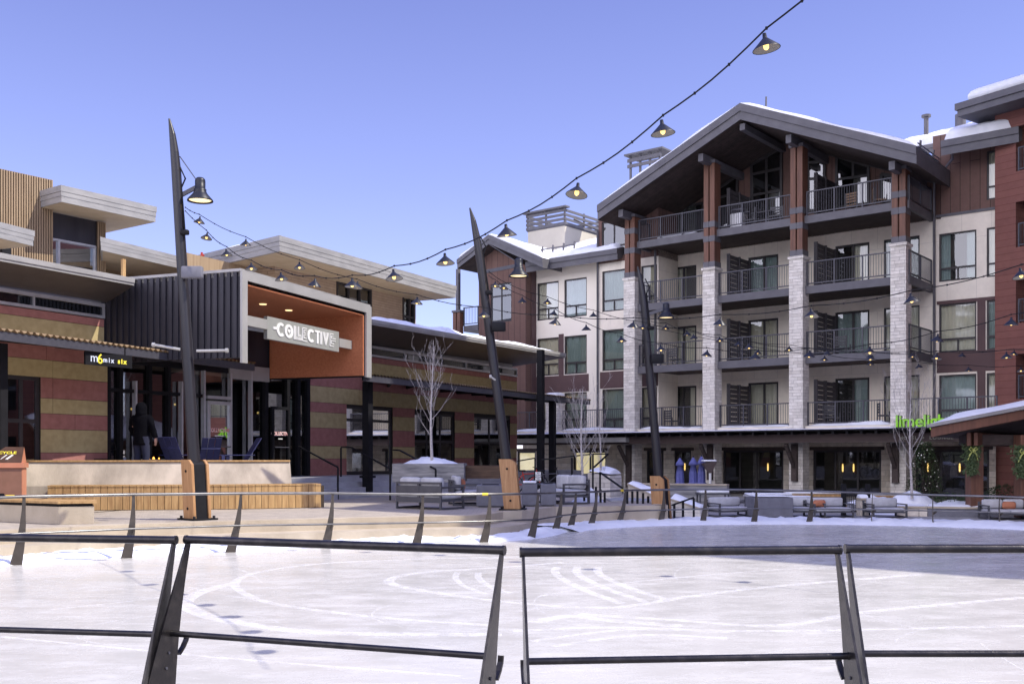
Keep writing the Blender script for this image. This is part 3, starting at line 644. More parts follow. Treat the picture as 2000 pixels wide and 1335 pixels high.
pk = ha(1446, BG); zpk = hz(1446, 203, BG); wl = pk-ha(1167, BG); wr = ha(1790, BG)-pk; sl_ = (zpk-hz(1167, 402, BG))/wl
ridge = gable('gable_roof', pk, wl, wr, zpk, sl_, BG, 14, .72, 1)
# gable wall (brown boards) above the top deck
gz = lambda a: zpk-.74-sl_*abs(a-pk)
def gwall(b, x0, x1, zb, y):
    xs = [x0]+([pk] if x0 < pk < x1 else [])+[x1]
    b.poly([(x0, y, zb), (x1, y, zb)]+[(x, y, gz(x)) for x in reversed(xs)])
w = MB(); gwall(w, a_l-.3, a_br+.35, 12.6, BW); w.build('upper_wall', brown, hotel)
# gable windows: polygons standing on the wall, frame + pane + mullions
def polywin(pts, bars, cur=None, glass=glass_up):
    """pts: (u, v) corners on wall plane, clockwise"""
    P = [(ha(u, BW), hz(u, v, BW)) for u, v in pts]; n = len(P); f = MB()
    for i in range(n):
        (x0, z0), (x1, z1) = P[i], P[(i+1) % n]; f.bar((x0, BW-.06, z0), (x1, BW-.06, z1), .13, .09, up=(0, 1, 0))
    for (u0, v0, u1, v1) in bars: f.bar((ha(u0, BW), BW-.05, hz(u0, v0, BW)), (ha(u1, BW), BW-.05, hz(u1, v1, BW)), .12, .07, up=(0, 1, 0))
    fo = f.build('gable_window', frame_m, hotel)
    g_ = MB(); g_.poly([(x, BW-.05, z) for x, z in P]); g_.build('pane', glass, fo)
    k_ = MB(); k_.poly([(x, BW-.008, z) for x, z in P]); k_.build('room_backing', room, fo)
    if cur:
        c_ = MB(); (u0, u1, vt_, vb_) = cur
        drape(c_, ha(u0, BW), ha(u1, BW), hz((u0+u1)/2, vb_, BW), hz((u0+u1)/2, vt_, BW), BW-.03, amp=.012); c_.build('curtain', curt, fo)
polywin([(1310, 408), (1374, 397), (1374, 470), (1310, 478)], [(1342, 402, 1342, 475)], cur=(1315, 1360, 404, 470))
polywin([(1405, 368), (1441, 344), (1441, 440), (1405, 446)], [(1405, 386, 1441, 378)], cur=(1420, 1440, 390, 435))
polywin([(1469, 322), (1527, 289), (1527, 425), (1469, 433)], [(1469, 341, 1527, 329), (1469, 382, 1527, 372), (1498, 306, 1498, 430)], cur=(1502, 1526, 378, 420))
polywin([(1579, 292), (1611, 301), (1611, 410), (1579, 412)], [(1579, 318, 1611, 316), (1579, 350, 1611, 348)])
polywin([(1635, 306), (1697, 325), (1697, 398), (1635, 406)], [(1667, 316, 1667, 348), (1635, 351, 1697, 343)], cur=(1668, 1696, 348, 396), glass=glass_up)
polywin([(1722, 340), (1745, 344), (1745, 392), (1722, 395)], [])
# low wing roof, tower roof, right roof
def shed(name, x0, x1, b0, b1, z0, rise, th=.5, snow_h=.3, left_end=True):
    r = MB(); z1 = z0+rise
    r.add([(x0, b0, z0-th), (x1, b0, z0-th), (x1, b0, z0), (x0, b0, z0), (x0, b1, z1-th), (x1, b1, z1-th), (x1, b1, z1), (x0, b1, z1)], [[0, 1, 2, 3], [4, 7, 6, 5], [0, 3, 7, 4], [1, 5, 6, 2], [3, 2, 6, 7], [0, 4, 5, 1]])
    r.add([(x0, b0-.06, z0-th*.42), (x1, b0-.06, z0-th*.42), (x1, b0-.06, z0+.03), (x0, b0-.06, z0+.03), (x0, b0-.002, z0-th*.42), (x1, b0-.002, z0-th*.42), (x1, b0-.002, z0+.03), (x0, b0-.002, z0+.03)], [[0, 1, 2, 3], [0, 4, 5, 1], [3, 2, 6, 7], [0, 3, 7, 4], [1, 5, 6, 2]])
    roof = r.build(name, fasc, hotel)
    s_ = MB(); s_.smooth = True; N, M_ = 36, 14; vs = []
    for j in range(M_+1):
        for i in range(N+1):
            x = x0+.1+(x1-x0-.2)*i/N; y = b0+.10+(b1-b0-.10)*(j/M_)**1.9; e = min(i, N-i, 2)/2; ej = min(j, 2)/2
            edge = noise.noise(Vector((x*1.3, 1, 3)))*.14 if j <= 1 else 0
            h = snow_h*(.3+.7*math.sqrt(e*ej))+.14*noise.noise(Vector((x*.5, y*.5, 8)))+.05*noise.noise(Vector((x*2, y*2, 8)))
            vs.append((x, y+edge, z0+rise*(y-b0)/(b1-b0)+(max(.05, h) if e > 0 and ej > 0 else .03)))
    s_.add(vs, [[j*(N+1)+i, j*(N+1)+i+1, (j+1)*(N+1)+i+1, (j+1)*(N+1)+i] for j in range(M_) for i in range(N)])
    s_.build('roof_snow', snow_m, roof); return roof
B1 = LW-1.1; shed('eave_roof', ha(1027, B1), ha(1206, B1), B1, 8, hz(1100, 502, B1), 2.4, th=.55)
B2 = BW-1.3; shed('eave_roof', ha(1838, B2), ha(1990, B2), B2, 11, hz(1890, 267, B2), 3.2, th=.62, snow_h=.45)
shed('eave_roof', ha(1745, 7), ha(2000, 7), 7, 15, hz(1800, 286, 7), 2.6, th=.4, snow_h=.5)
TR = TB-.9; tpk = ha(955, TR); tzp = hz(955, 459, TR); twl = tpk-ha(893, TR); twr = ha(1060, TR)-tpk
gable('tower_roof', tpk, twl, twr, tzp, (tzp-hz(893, 508, TR))/twl, TR, 8, .5, 1)
# gutters / downspouts
for pts in ([(ha(1169, BL)+.02, BL-.12, 3.4), (ha(1169, BL)+.02, BL-.12, 14.1), (ha(1150, BL), -.2, 14.6)], [(x1b-.12, BL-.12, 3.4), (x1b-.12, BL-.12, 12.6)],
            [(a_br+.1, BW-.14, 3.4), (a_br+.1, BW-.14, 14.3), (a_br+1.0, BW-.5, 15.1), (a_br+1.1, BW-1.0, 15.4)], [(l0+.15, LW-.12, 3.4), (l0+.15, LW-.12, 12.6)]):
    w = MB(); w.tube(pts, .06, 8); w.build('downspout', fasc, hotel)
# --- columns
def column(u0, zs, ztop, wcol=.66, wside=.72, bands=(), brk=True):
    x0 = ha(u0, -.35); x1 = x0+wcol; y0, y1 = -.35, -.35+wside
    c_ = MB(); c_.box(x0, x1, y0, y1, -.02 if zs > 5 else -.02, zs-.12); c_.box(x0-.05, x1+.05, y0-.05, y1+.05, zs-.12, zs)
    co = c_.build('stone_column', stone, hotel)
    if ztop > zs:
        t_ = MB(); gp = .075; xm = (x0+x1)/2
        t_.box(x0+.04, xm-gp/2, y0+.05, y1-.05, zs, ztop); t_.box(xm+gp/2, x1-.04, y0+.05, y1-.05, zs, ztop)
        t_.box(xm-gp/2, xm+gp/2, y0+.2, y1-.2, zs, ztop)
        to = t_.build('timber_shaft', wood_tim, co)
        for z in (*bands, zs+.002):
            s_ = MB(); s_.box(x0+.02, xm-.012, y0+.03, y1-.03, z, z+.28); s_.box(xm+.012, x1-.02, y0+.03, y1-.03, z, z+.28); s_.box(xm-.013, xm+.013, y0+.05, y1-.05, z+.01, z+.27); s_.build('steel_band', fasc, co)
        s_ = MB(); s_.box(x0-.02, x1+.02, y0-.01, y1+.01, ztop, ztop+.14)
        # steel post to the roof beam
        gtop = gz((x0+x1)/2)
        s_.box(xm-.1, xm+.1, y0+.25, y0+.45, ztop+.14, gtop-.25); s_.build('steel_post', fasc, co)
    return x0, x1
cols = []
for u0, zt_, bands in ((1218, 14.15, (13.3, 12.3)), (1372, 16.1, (13.0, 12.3)), (1541, 16.05, (13.0, 12.3)), (1739, 14.2, (13.0, 12.3))):
    cols.append(column(u0, 11.05, zt_, bands=bands))
# outrigger beams under the gable
for (x0, x1) in cols:
    w = MB(); xm = (x0+x1)/2; zz = gz(xm)-.02; w.box(xm-.13, xm+.13, BG+.35, BW, zz-.42, zz-.05); w.build('outrigger_beam', fasc, hotel)
w = MB(); w.box(pk-.13, pk+.13, BG+.2, BW, gz(pk)-.42, gz(pk)-.12); w.build('outrigger_beam', fasc, hotel)
# --- balconies
for fi, zd in enumerate(DK):
    y0 = .0
    xs = [(cols[0][1]+.05, cols[1][0]-.03), (cols[1][1]+.03, cols[2][0]-.03), (cols[2][1]+.03, cols[3][0]-.03)]
    xe = cols[3][1]+.02
    if fi == 0: continue
    d_ = MB(); xl = cols[0][1]-.1; xr = ha(1770, 0)+.15
    d_.box(xl, xr, -.02, BW, zd-.12, zd); d_.box(xl, xr, -.06, .10, zd-.36, zd-.005); d_.box(xr-.14, xr+.002, .10, BW, zd-.36, zd-.005); d_.box(xl+.002, xl+.14, .10, BW, zd-.36, zd-.005)
    bo = d_.build('balcony', fasc, hotel)
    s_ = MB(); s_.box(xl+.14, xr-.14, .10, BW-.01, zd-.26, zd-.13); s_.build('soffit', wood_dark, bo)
    r_ = MB()
    for a_, b_ in xs: rail_mesh(r_, (a_, y0), (b_, y0), zd)
    rail_mesh(r_, (xr-.05, .05), (xr-.05, BW-.05), zd); rail_mesh(r_, (xe, y0), (xr-.05, y0), zd); rail_mesh(r_, (xl+.05, .05), (xl+.05, BL+.0), zd)
    r_.build('railing', steel, bo)
    # snow lying at the deck edge
    if fi == 3:
        s_ = MB(); s_.smooth = True
        for a_, b_ in xs[:1]: s_.rbox(a_+1, b_-.6, .1, .5, zd, zd+.12, .05)
        s_.build('roof_snow', snow_m, bo)
# privacy screens between bays
for zd in DK:
    for ci in (1, 2):
        xw = cols[ci][1]+.10; p_ = MB(); L = BW-.6
        top = zd+2.15
        for k in range(9): zk = zd+.12+k*.225; p_.box(xw, xw+.06, .75, BW-.05, zk, zk+.19)
        for y in (.8, 1.9, BW-.15): p_.box(xw-.05, xw+.11, y, y+.09, zd, top)
        p_.build('privacy_screen', mat('dark_screen_board', (.055, .05, .056), (.075, .068, .074), rough=.7) if 'dark_screen_board' not in MATS else MATS['dark_screen_board'], hotel)
# --- first terrace level above the ground floor: parapet, snow and long railing
G0 = -1.5
lx0, lx1 = ha(985, .3), ha(1950, .3)
d_ = MB(); d_.box(lx0, lx1, .15, BW+.3, 3.0, 3.3); d_.box(lx0, lx1, -.05, .15, 2.72, 3.28); td = d_.build('terrace_deck', cream_p, hotel)
r_ = MB()
segs = [(ha(1005, .1), ha(1063, .1)), (ha(1098, .1), cols[0][0]-.05)]+xs+[(xe, ha(1948, .1))]
for a_, b_ in segs: rail_mesh(r_, (a_, .12), (b_, .12), 3.3, hgt=1.05)
r_.build('railing', steel, td)
c_ = MB(); a_ = ha(1068, -.2); c_.box(a_, a_+.75, -.3, .4, 2.5, 4.75); c_.box(a_-.06, a_+.81, -.36, .46, 4.75, 4.87); co = c_.build('stone_pier', stone, hotel)
s_ = MB(); s_.rbox(a_-.05, a_+.8, -.35, .45, 4.87, 5.35, .12); s_.build('roof_snow', snow_m, co)
def snow_strip(parent, x0, x1, y0, y1, z, h, sl=0, seed=0, nx=None, zf=None):
    s_ = MB(); s_.smooth = True; N = nx or max(8, int((x1-x0)/.25)); M_ = 7; vs = []
    for j in range(M_+1):
        for i in range(N+1):
            x = x0+(x1-x0)*i/N; t_ = j/M_; e = min(i, N-i, 2)/2; s1 = math.sin(math.pi*min(1, t_*1.0))**.5 if 0 < t_ < 1 else 0
            hh = h*(.75+.5*noise.noise(Vector((x*.45, seed, t_)))+.2*noise.noise(Vector((x*2.3, seed, t_*3))))
            vs.append((x, y0+(y1-y0)*t_+(.06*noise.noise(Vector((x*1.7, seed, 1))) if j == 0 else 0), z+sl*t_+hh*s1*math.sqrt(e)))
    s_.add(vs, [[j*(N+1)+i, j*(N+1)+i+1, (j+1)*(N+1)+i+1, (j+1)*(N+1)+i] for j in range(M_) for i in range(N)])
    return s_.build('roof_snow', snow_m, parent)
for (a_, b_) in segs: snow_strip(td, a_, b_, -.08, .75, 3.27, .2, seed=a_)
# --- ground floor canopy
can = MB(); cx0, cx1 = ha(985, G0), ha(1905, G0); zc = hz(1500, 848, G0)
can.box(cx0, cx1, G0, G0+.12, hz(1500, 864.5, G0), zc); cb = can.build('canopy_beam', mat('dark_brown_beam', (.055, .036, .034), (.075, .05, .045), scale=1, rough=.7, stretch=(.5, 1, 6)), hotel)
r_ = MB(); r_.add([(cx0, G0-.55, zc+.12), (cx1, G0-.55, zc+.12), (cx1, -.05, zc+.13), (cx0, -.05, zc+.13), (cx0, G0-.55, zc+.18), (cx1, G0-.55, zc+.18), (cx1, -.05, zc+.19), (cx0, -.05, zc+.19)],
      [[0, 1, 2, 3], [4, 7, 6, 5], [0, 4, 5, 1], [0, 3, 7, 4], [1, 5, 6, 2]]); ro = r_.build('canopy_roof', black, hotel)
n_ = int((cx1-cx0)/.62); r_ = MB()
for i in range(n_+1):
    x = cx0+.1+(cx1-cx0-.2)*i/n_; r_.add([(x-.05, G0-.45, zc-.02), (x+.05, G0-.45, zc-.02), (x+.05, -.055, zc-.02), (x-.05, -.055, zc-.02), (x-.05, G0-.45, zc+.115), (x+.05, G0-.45, zc+.115), (x+.05, -.055, zc+.115), (x-.05, -.055, zc+.115)], [[0, 1, 2, 3], [4, 7, 6, 5], [0, 4, 5, 1], [0, 3, 7, 4], [1, 5, 6, 2]])
r_.build('rafter_tails', black, ro)
snow_strip(ro, cx0, cx1, G0-.55, -.06, zc+.175, .11, sl=.0, seed=4)
can = MB(); lf0, lf1 = ha(985, G0-.35), ha(1222, G0-.35); can.box(lf0, lf1, G0-.35, G0-.02, hz(1100, 864, G0-.35), hz(1100, 855, G0-.35)); can.build('pale_fascia_board', metal_g, hotel)
# ground floor stone wall with glazed openings
GB = 2.0; gtop = 2.98
gops = [(ha(1010, GB), ha(1046, GB)), (ha(1120, GB), ha(1184, GB)), (ha(1263, GB), ha(1296, GB)), (ha(1317, GB), ha(1350, GB)), (ha(1412, GB), ha(1530, GB)), (ha(1588, GB), ha(1721, GB)), (ha(1788, GB), ha(1888, GB)), (ha(1906, GB), ha(1932, GB))]
hd = hz(1500, 879, GB); H_ = [(a_, b_, -.0, hd) for a_, b_ in gops]
w = MB(); wall(w, lx0, ha(1945, GB), -.02, gtop, GB, H_, depth=.35); w.build('ground_floor_wall', stone_w, hotel)
for a_, b_ in gops: li = MB(); li.box(a_-.15, b_+.15, GB-.06, GB+.1, hd, hd+.16); li.build('door_lintel', wood_dark, hotel)
for i, (a_, b_, z0, z1) in enumerate(H_):
    n = {4: (.28, .56), 5: (.33, .66), 6: (.5,), 1: (.5,)}.get(i, ()); fo = window(hotel, a_, b_, z0, z1, GB, mull=n, cur='none', fw=.10, name='shopfront_window', glass=glass_h, lit=(i in (0, 1)))
    if i in (3, 4, 5, 6):
        k_ = MB(); W_ = b_-a_
        for t_ in {4: (.72,), 5: (.42, .58), 6: (.22, .84), 3: (.5,)}[i]: k_.lathe([(0, 0), (.035, .06), (.038, .24), (.025, .38), (0, .40)], (a_+W_*t_, GB+.22, z1-.95-.1*rnd.random()), 10)
        k_.build('pendant_lamp', bulb_m, fo)
# bracket posts against the stone piers
for u in (1228, 1387, 1552, 1749, 1913):
    w = MB(); x = ha(u, -.45); w.box(x-.13, x+.13, -.56, -.36, .75 if u > 1300 else .3, 2.45); w.bar((x, -.48, 1.35), (x-.0, G0+.10, 2.42), .15, .15)
    w.build('canopy_bracket', wood_dark, hotel)
for u in (1405, 1577): w = MB(); w.tube([(ha(u, GB), GB-.08, -.02), (ha(u, GB), GB-.08, 2.9)], .045, 8); w.build('drain_pipe', fasc, hotel)
# building mass behind (keeps light out of the shell)
w = MB(); w.box(lx0, a_rr+.5, 4.3, 16, -.02, 12.2); w.box(ha(1169, 4), a_rr, 5.2, 16, 12.2, 14.2); w.build('core_wall', room, hotel)
w = MB(); w.box(t0, l1, 3.2, 4.3, 3.3, 12.4); w.build('rear_wall', cream_p, hotel)
# chimney enclosure on the roof
CB = 7.0; ca = ha(1103, CB); c0 = ha(1031, CB); zt_ = hz(1103, 440, CB)
ch = MB(); dpt = 4.2; ch.box(c0, ca, CB, CB+dpt, 11, zt_); cho = ch.build('chimney_block', mat('cream_roof_block', (.50, .46, .38), (.56, .52, .43), scale=1, rough=.85), hotel)  # wall cream made darker to offset the direct sun here
l_ = MB()
for k in range(4):
    z = zt_+.14+k*.27
    for (p, q) in (((c0-.1, CB-.05), (ca+.1, CB-.05)), ((ca+.05, CB-.1), (ca+.05, CB+dpt)), ((c0-.05, CB-.1), (c0-.05, CB+dpt)), ((c0-.1, CB+dpt), (ca+.1, CB+dpt))): l_.bar((*p, z), (*q, z), .05, .16)
for x in (c0, (c0+ca)/2, ca):
    for y in (CB, CB+dpt/2, CB+dpt): l_.box(x-.05, x+.05, y-.05, y+.05, zt_, zt_+1.1)
l_.box(c0-.25, ca+.25, CB-.25, CB+.2, zt_+1.1, zt_+1.2); l_.box(c0-.02, ca+.02, CB-.02, CB+dpt+.02, zt_-.02, zt_+.06); l_.build('louvre_screen', fasc, cho)
C2 = 9; x2 = ha(1225, C2); l_ = MB(); z2 = hz(1250, 330, C2)
l_.box(x2, x2+2.4, C2, C2+.08, z2+.55, z2+.75); l_.box(x2-.15, x2+2.6, C2-.15, C2+1.5, z2+.95, z2+1.05); l_.box(x2, x2+2.4, C2, C2+.08, z2+.2, z2+.4)
for k in range(4): l_.box(x2+.1+.7*k, x2+.22+.7*k, C2+.09, C2+.2, z2-2.0, z2+.95)
l_.build('roof_vent_hood', fasc, hotel)
# stacks, snow guards
v_ = MB(); s1 = ha(1809, 9); v_.tube([(s1, 9, 16), (s1, 9, hz(1809, 230, 9))], .12, 10); v_.tube([(s1, 9, hz(1809, 229, 9)), (s1, 9, hz(1809, 225, 9))], .24, 10); v_.build('vent_stack', fasc, hotel); v_ = MB()
s1 = ha(1876, 12); v_.tube([(s1, 12, 17), (s1, 12, hz(1876, 224, 12))], .28, 12); v_.build('vent_stack', fasc, hotel)
v_ = MB(); s1 = ha(1493, 5); v_.tube([(s1, 5, 17), (s1+.1, 5, hz(1493, 190, 5))], .05, 6); v_.build('vent_stack', fasc, hotel); v_ = MB()
for q in range(6):
    a_ = pk+wr-.5-.0*q; y = .5+q*1.8; z = zpk-sl_*(a_-pk); v_.bar((a_, y, z), (a_+.05, y, z+.6), .06, .12)
for k in range(3): v_.bar((pk+wr-.48, .2, zpk-sl_*(wr-.5)+.15+.14*k), (pk+wr-.48, 10, zpk-sl_*(wr-.5)+.15+.14*k), .04, .04)
v_.build('snow_guard', fasc, hotel); v_ = MB()
z0_ = hz(1100, 502, B1)
for q in range(4): a_ = ha(1040, B1)+q*.75; v_.bar((a_, 1.6, z0_+.6), (a_, 1.65, z0_+1.0), .05, .12)
v_.bar((ha(1040, B1)-.1, 1.6, z0_+.82), (ha(1040, B1)+2.2, 1.6, z0_+.82), .05, .07); v_.build('snow_guard', fasc, hotel)
# ================================================================ RED WING on the right
RF = Fr(20.75, 44.0, .573, -.82)
redw = RF.root('red_hotel_wing', 'brick-red clad building wing at the right edge with a snow-laden dark eave', 'building')
rw0 = RF.a(1984)
rops = [(rw0, rw0+2.5, z+.0, z+1.9) for z in (4.3, 7.5, 10.7, 13.9)]
w = MB(); wall(w, 0, 8, -.02, 16.6, 0, rops, depth=1.2); w.poly([(0, 0, -.02), (0, 8, -.02), (0, 8, 16.6), (0, 0, 16.6)]); w.build('wall', redb, redw)
for z in (4.3, 7.5, 10.7, 13.9):
    window(redw, rw0, rw0+2.5, z, z+1.9, 1.0, mull=(.5,), cur='full')
    r_ = MB(); rail_mesh(r_, (rw0+.05, .1), (rw0+2.45, .1), z-.0, hgt=1.0); r_.build('railing', steel, redw)
r_ = MB(); r_.prism([(-1.0, -1.2), (9, -1.2), (9, 12), (-1.0, 12)], 16.5, 17.0); r_.prism([(-1.08, -1.28), (9, -1.28), (9, 12), (-1.08, 12)], 16.78, 17.06); ro = r_.build('flat_roof', fasc, redw)
s_ = MB(); s_.rbox(-.75, 9, -1.0, 12, 17.06, 17.62, .22); s_.build('roof_snow', snow_m, ro)
# ================================================================ unseen building past the right edge, shaped to shade ice and plaza
side = thing('shade_building', 'unseen red building beyond the right edge of the rink, shaped to cast shade', 'building', (18, 24, 0))
so = Vector((18, 24))
def sblock(nm, P, z0, z1):
    w = MB(); w.prism([tuple(Vector(p)-so) for p in P], z0, z1); return w.build(nm, redb, side)
sblock('wall', ((16.7, 22.4), (29.5, 10.9), (50, 20), (40, 40), (20, 34)), -.02, 25.8)
sblock('upper_wall', ((17.6, 25.6), (30, 25.6), (34, 44), (22.6, 42), (19.0, 34.5)), 25.8, 30.5)  # added height that shades the pavilion stairs and wall
sblock('shade_tower', ((18.2, 30.2), (30, 30.2), (30, 36.4), (19.6, 36.4)), 30.5, 36)  # added block, raised only to shade the striped wall
for (p, q, z0, z1) in (((16.7, 22.4), (29.5, 10.9), 0, 17), ((19.0, 34.5), (17.0, 23.5), 0, 17)):
    p = Vector(p)-so; q = Vector(q)-so; d = q-p; L = d.length; d = d/L; nrm = Vector((d.y, -d.x))
    for zf in (1, 4.3, 7.5, 10.7, 13.9, 17.1, 20.3):
        x = 1.2
        while x < L-2:
            w_ = MB(); A_ = p+d*x+nrm*.03; B_ = A_+d*1.4; w_.bar((A_.x, A_.y, zf+1), (B_.x, B_.y, zf+1), .09, 1.9); w_.build('window', glass_dk, side); x += 3.0
# ================================================================ COLLECTIVE PAVILION
CF = Fr(-11.6, 29.15, .482, .876)
QF = Fr(-7.26, 27.5, .357, .934)          # the projecting entrance box
pav = CF.root('market_pavilion', 'low pavilion with striped ochre and brick-red walls and a projecting rust-lined entrance box', 'building')
FL = 1.2
ca_, cz_ = CF.a, CF.z
aR = ca_(1009); aL = -9.0; aP0 = ca_(209); aP1 = ca_(605)
def bands(b, rows, x0, x1, hol, seed):
    r_ = random.Random(seed)
    for (z0, z1, col) in rows:
        x = x0; mi = {'Y': 0, 'R': 1}[col]
        while x < x1-.01:
            nx_ = min(x1, x+r_.choice([2.1, 2.9, 3.6, 4.4])); nx_ = x1 if x1-nx_ < .8 else nx_
            segs = [(x+.006, nx_-.006)]
            for h in hol:
                if h[2] < z1-.02 and h[3] > z0+.02:
                    ns = []
                    for s0, s1 in segs:
                        if h[1] <= s0 or h[0] >= s1: ns.append((s0, s1)); continue
                        if h[0] > s0: ns.append((s0, h[0]))
                        if h[1] < s1: ns.append((h[1], s1))
                    segs = ns
            for s0, s1 in segs:
                zz0, zz1 = z0+.006, z1-.006
                b.mi = mi; b.box(s0, s1, -.025, -.002, zz0, zz1)
            x = nx_
    b.mi = 0
zt_c = 6.17
wl_ops = [(ca_(9), ca_(79), FL+.35, 4.0), (ca_(9)-4.5, ca_(9)-1.2, FL+.35, 4.0)]
wr_ops = [(ca_(676), ca_(767), FL+.02, 3.80), (ca_(809), ca_(888), FL+.02, 3.72), (ca_(925), ca_(996), FL+.02, 3.72)]
rowsL = [(FL-.1, 1.99, 'R'), (1.99, 2.62, 'Y'), (2.62, 3.04, 'R'), (3.04, 3.45, 'Y'), (3.45, 4.0, 'R'), (4.0, 4.47, 'Y'), (4.47, 4.95, 'R'), (4.95, 5.56, 'Y'), (5.56, 5.78, 'R')]
rowsR = [(FL-.1, 1.80, 'R'), (1.80, 2.27, 'Y'), (2.27, 2.93, 'R'), (2.93, 3.50, 'Y'), (3.50, 3.86, 'R'), (3.86, 4.45, 'Y'), (4.45, 4.95, 'R'), (4.95, 5.56, 'Y'), (5.56, 5.78, 'R')]
for x0, x1, hol, rows, sd in ((aL, aP0, wl_ops, rowsL, 3), (aP1, aR, wr_ops, rowsR, 5)):
    w = MB(); wall(w, x0, x1, .3, 5.80, 0, hol, depth=.3); w.build('wall', joint, pav)
    w = MB(); bands(w, rows, x0, x1, hol, sd); w.build('striped_panel', [pan_y, pan_r], pav)
w = MB(); w.box(aR-.2, aR-.003, .02, 9, .3, 6.1); w.poly([(aR, -.02, .3), (aR, 9, .3), (aR, 9, 5.8), (aR, -.02, 5.8)]); w.build('end_wall', pan_y, pav)
# upper strip over the shopfront between the two striped walls
w = MB(); w.box(aP0, aP1, .0, .25, 4.75, 6.1); w.build('header_wall', clad_dk, pav)
for (x0, x1, z0, z1), ml in zip(wl_ops+wr_ops, [(.5,), (.5,), (.5,), (.33, .66), (.45,)]):
    window(pav, x0, x1, z0, z1, 0, mull=ml, trans=(.52,) if z0 > FL+.1 or ml != (.5,) else (.8,), cur='none', fw=.09, name='window', glass=glass_up)
# clerestory strip
for x0, x1 in ((aL, ca_(206)-.05), (ca_(722), aR)):
    f = MB(); f.box(x0, x1, -.05, .1, 5.80, 5.88); f.box(x0, x1, -.05, .1, 6.12, 6.22)
    n = max(2, int((x1-x0)/2.2)); 
    for i in range(n+1): xx = x0+(x1-x0-.05)*i/n; f.box(xx, xx+.05, -.045, .09, 5.88, 6.12)
    fo = f.build('clerestory_window', pale_al, pav); g = MB(); g.poly([(x0, .02, 5.85), (x1, .02, 5.85), (x1, .02, 6.15), (x0, .02, 6.15)]); g.build('pane', glass_dk, fo)
# roof wings that rise outwards
def wingroof(e0, e1, w0, w1, label=None, snow_=True):
    """e0,e1 plan ends of the outer edge; w0,w1 plan ends at the wall"""
    r = MB(); zi, zo = 6.26, 6.62; th = .17
    inv_ = (Matrix.Translation((CF.o[0], CF.o[1], 0)) @ Matrix.Rotation(CF.rz, 4, 'Z')).inverted()
    L = lambda p, z: inv_ @ Vector((p[0], p[1], z))
    v = [L(e0, zo), L(e1, zo), L(w1, zi), L(w0, zi), L(e0, zo+th), L(e1, zo+th), L(w1, zi+th+.3), L(w0, zi+th+.3)]
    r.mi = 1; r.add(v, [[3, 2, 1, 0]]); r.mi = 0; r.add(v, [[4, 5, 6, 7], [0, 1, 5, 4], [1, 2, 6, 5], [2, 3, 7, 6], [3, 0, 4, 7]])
    d = (v[1]-v[0]).normalized(); o = Vector((d.y, -d.x, 0))*.03
    r.add([v[0]+o+Vector((0, 0, .07)), v[1]+o+Vector((0, 0, .07)), v[5]+o+Vector((0, 0, .03)), v[4]+o+Vector((0, 0, .03)), v[0]+o*.1+Vector((0, 0, .07)), v[1]+o*.1+Vector((0, 0, .07)), v[5]+o*.1+Vector((0, 0, .03)), v[4]+o*.1+Vector((0, 0, .03))],
          [[0, 1, 2, 3], [0, 4, 5, 1], [3, 2, 6, 7], [1, 5, 6, 2], [0, 3, 7, 4]])
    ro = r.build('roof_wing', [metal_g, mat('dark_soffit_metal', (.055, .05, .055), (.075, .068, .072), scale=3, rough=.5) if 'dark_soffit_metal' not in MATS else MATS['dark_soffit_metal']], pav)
    if snow_:
        s_ = MB(); s_.smooth = True; N, M_ = 60, 8; vs = []
        for j in range(M_+1):
            for i in range(N+1):
                t, q = i/N, j/M_; p = v[4].lerp(v[5], t).lerp(v[7].lerp(v[6], t), q); e = min(i, N-i, 2)/2; ej = min(j, 1)
                h = (.24+.10*noise.noise(Vector((p.x*.7, p.y*.7, 4)))+.04*noise.noise(Vector((p.x*3, p.y*3, 4))))*math.sqrt(e)*ej
                vs.append((p.x, p.y+.05, p.z+.01+max(0, h)))
        s_.add(vs, [[j*(N+1)+i, j*(N+1)+i+1, (j+1)*(N+1)+i+1, (j+1)*(N+1)+i] for j in range(M_) for i in range(N)])
        s_.build('roof_snow', snow_m, ro)
    return ro
qp = lambda a, b: QF.w(a, b)
eL1 = PZ(262, 557.5, 6.62); eL0 = PZ(-260, 462, 6.62); wingroof(eL0, eL1, CF.w(aL-2, .1), qp(0, 4.55), snow_=False)
eR0 = PZ(723, 633.5, 6.62); eR1 = PZ(1105, 698, 6.62); wingroof(eR0, eR1, CF.w(ca_(700), .1), CF.w(aR+1.2, 2.5))
# main flat roof and snow heap
inv_c = (Matrix.Translation((CF.o[0], CF.o[1], 0)) @ Matrix.Rotation(CF.rz, 4, 'Z')).inverted()
w = MB(); w.prism([(aL, .12), (aR-.21, .12), (aR-.21, 12), (aL, 12)], 6.23, 6.5); fr_ = w.build('flat_roof', metal_g, pav)
# entrance box
zb, zt2 = 4.55, 6.86; W_ = QF.a(722); dep = 4.6; depR = 3.7
invq = inv_c @ Matrix.Translation((QF.o[0], QF.o[1], 0)) @ Matrix.Rotation(QF.rz, 4, 'Z')
def qb(mb, nm, m, parent=pav): mb.tf(invq); return mb.build(nm, m, parent)
b = MB(); b.prism([(.0, .02), (W_, .02), (W_, depR), (.0, dep+.2)], zt2-.12, zt2-.01); b.box(-.04, W_+.04, -.05, .02, zt2-.23, zt2)
b.box(-.04, .20, -.05, .02, zb-.15, zt2-.23); b.box(W_-.30, W_+.04, -.05, .02, zb-.05, zt2-.23); eb = qb(b, 'portal_frame', metal_fr)
b = MB(); b.box(-.05, W_+.05, .0, .0+.06, zt2, zt2+.07); b.box(-.05, .02, .06, dep, zt2-.005, zt2+.07); qb(b, 'parapet_cap', metal_g)
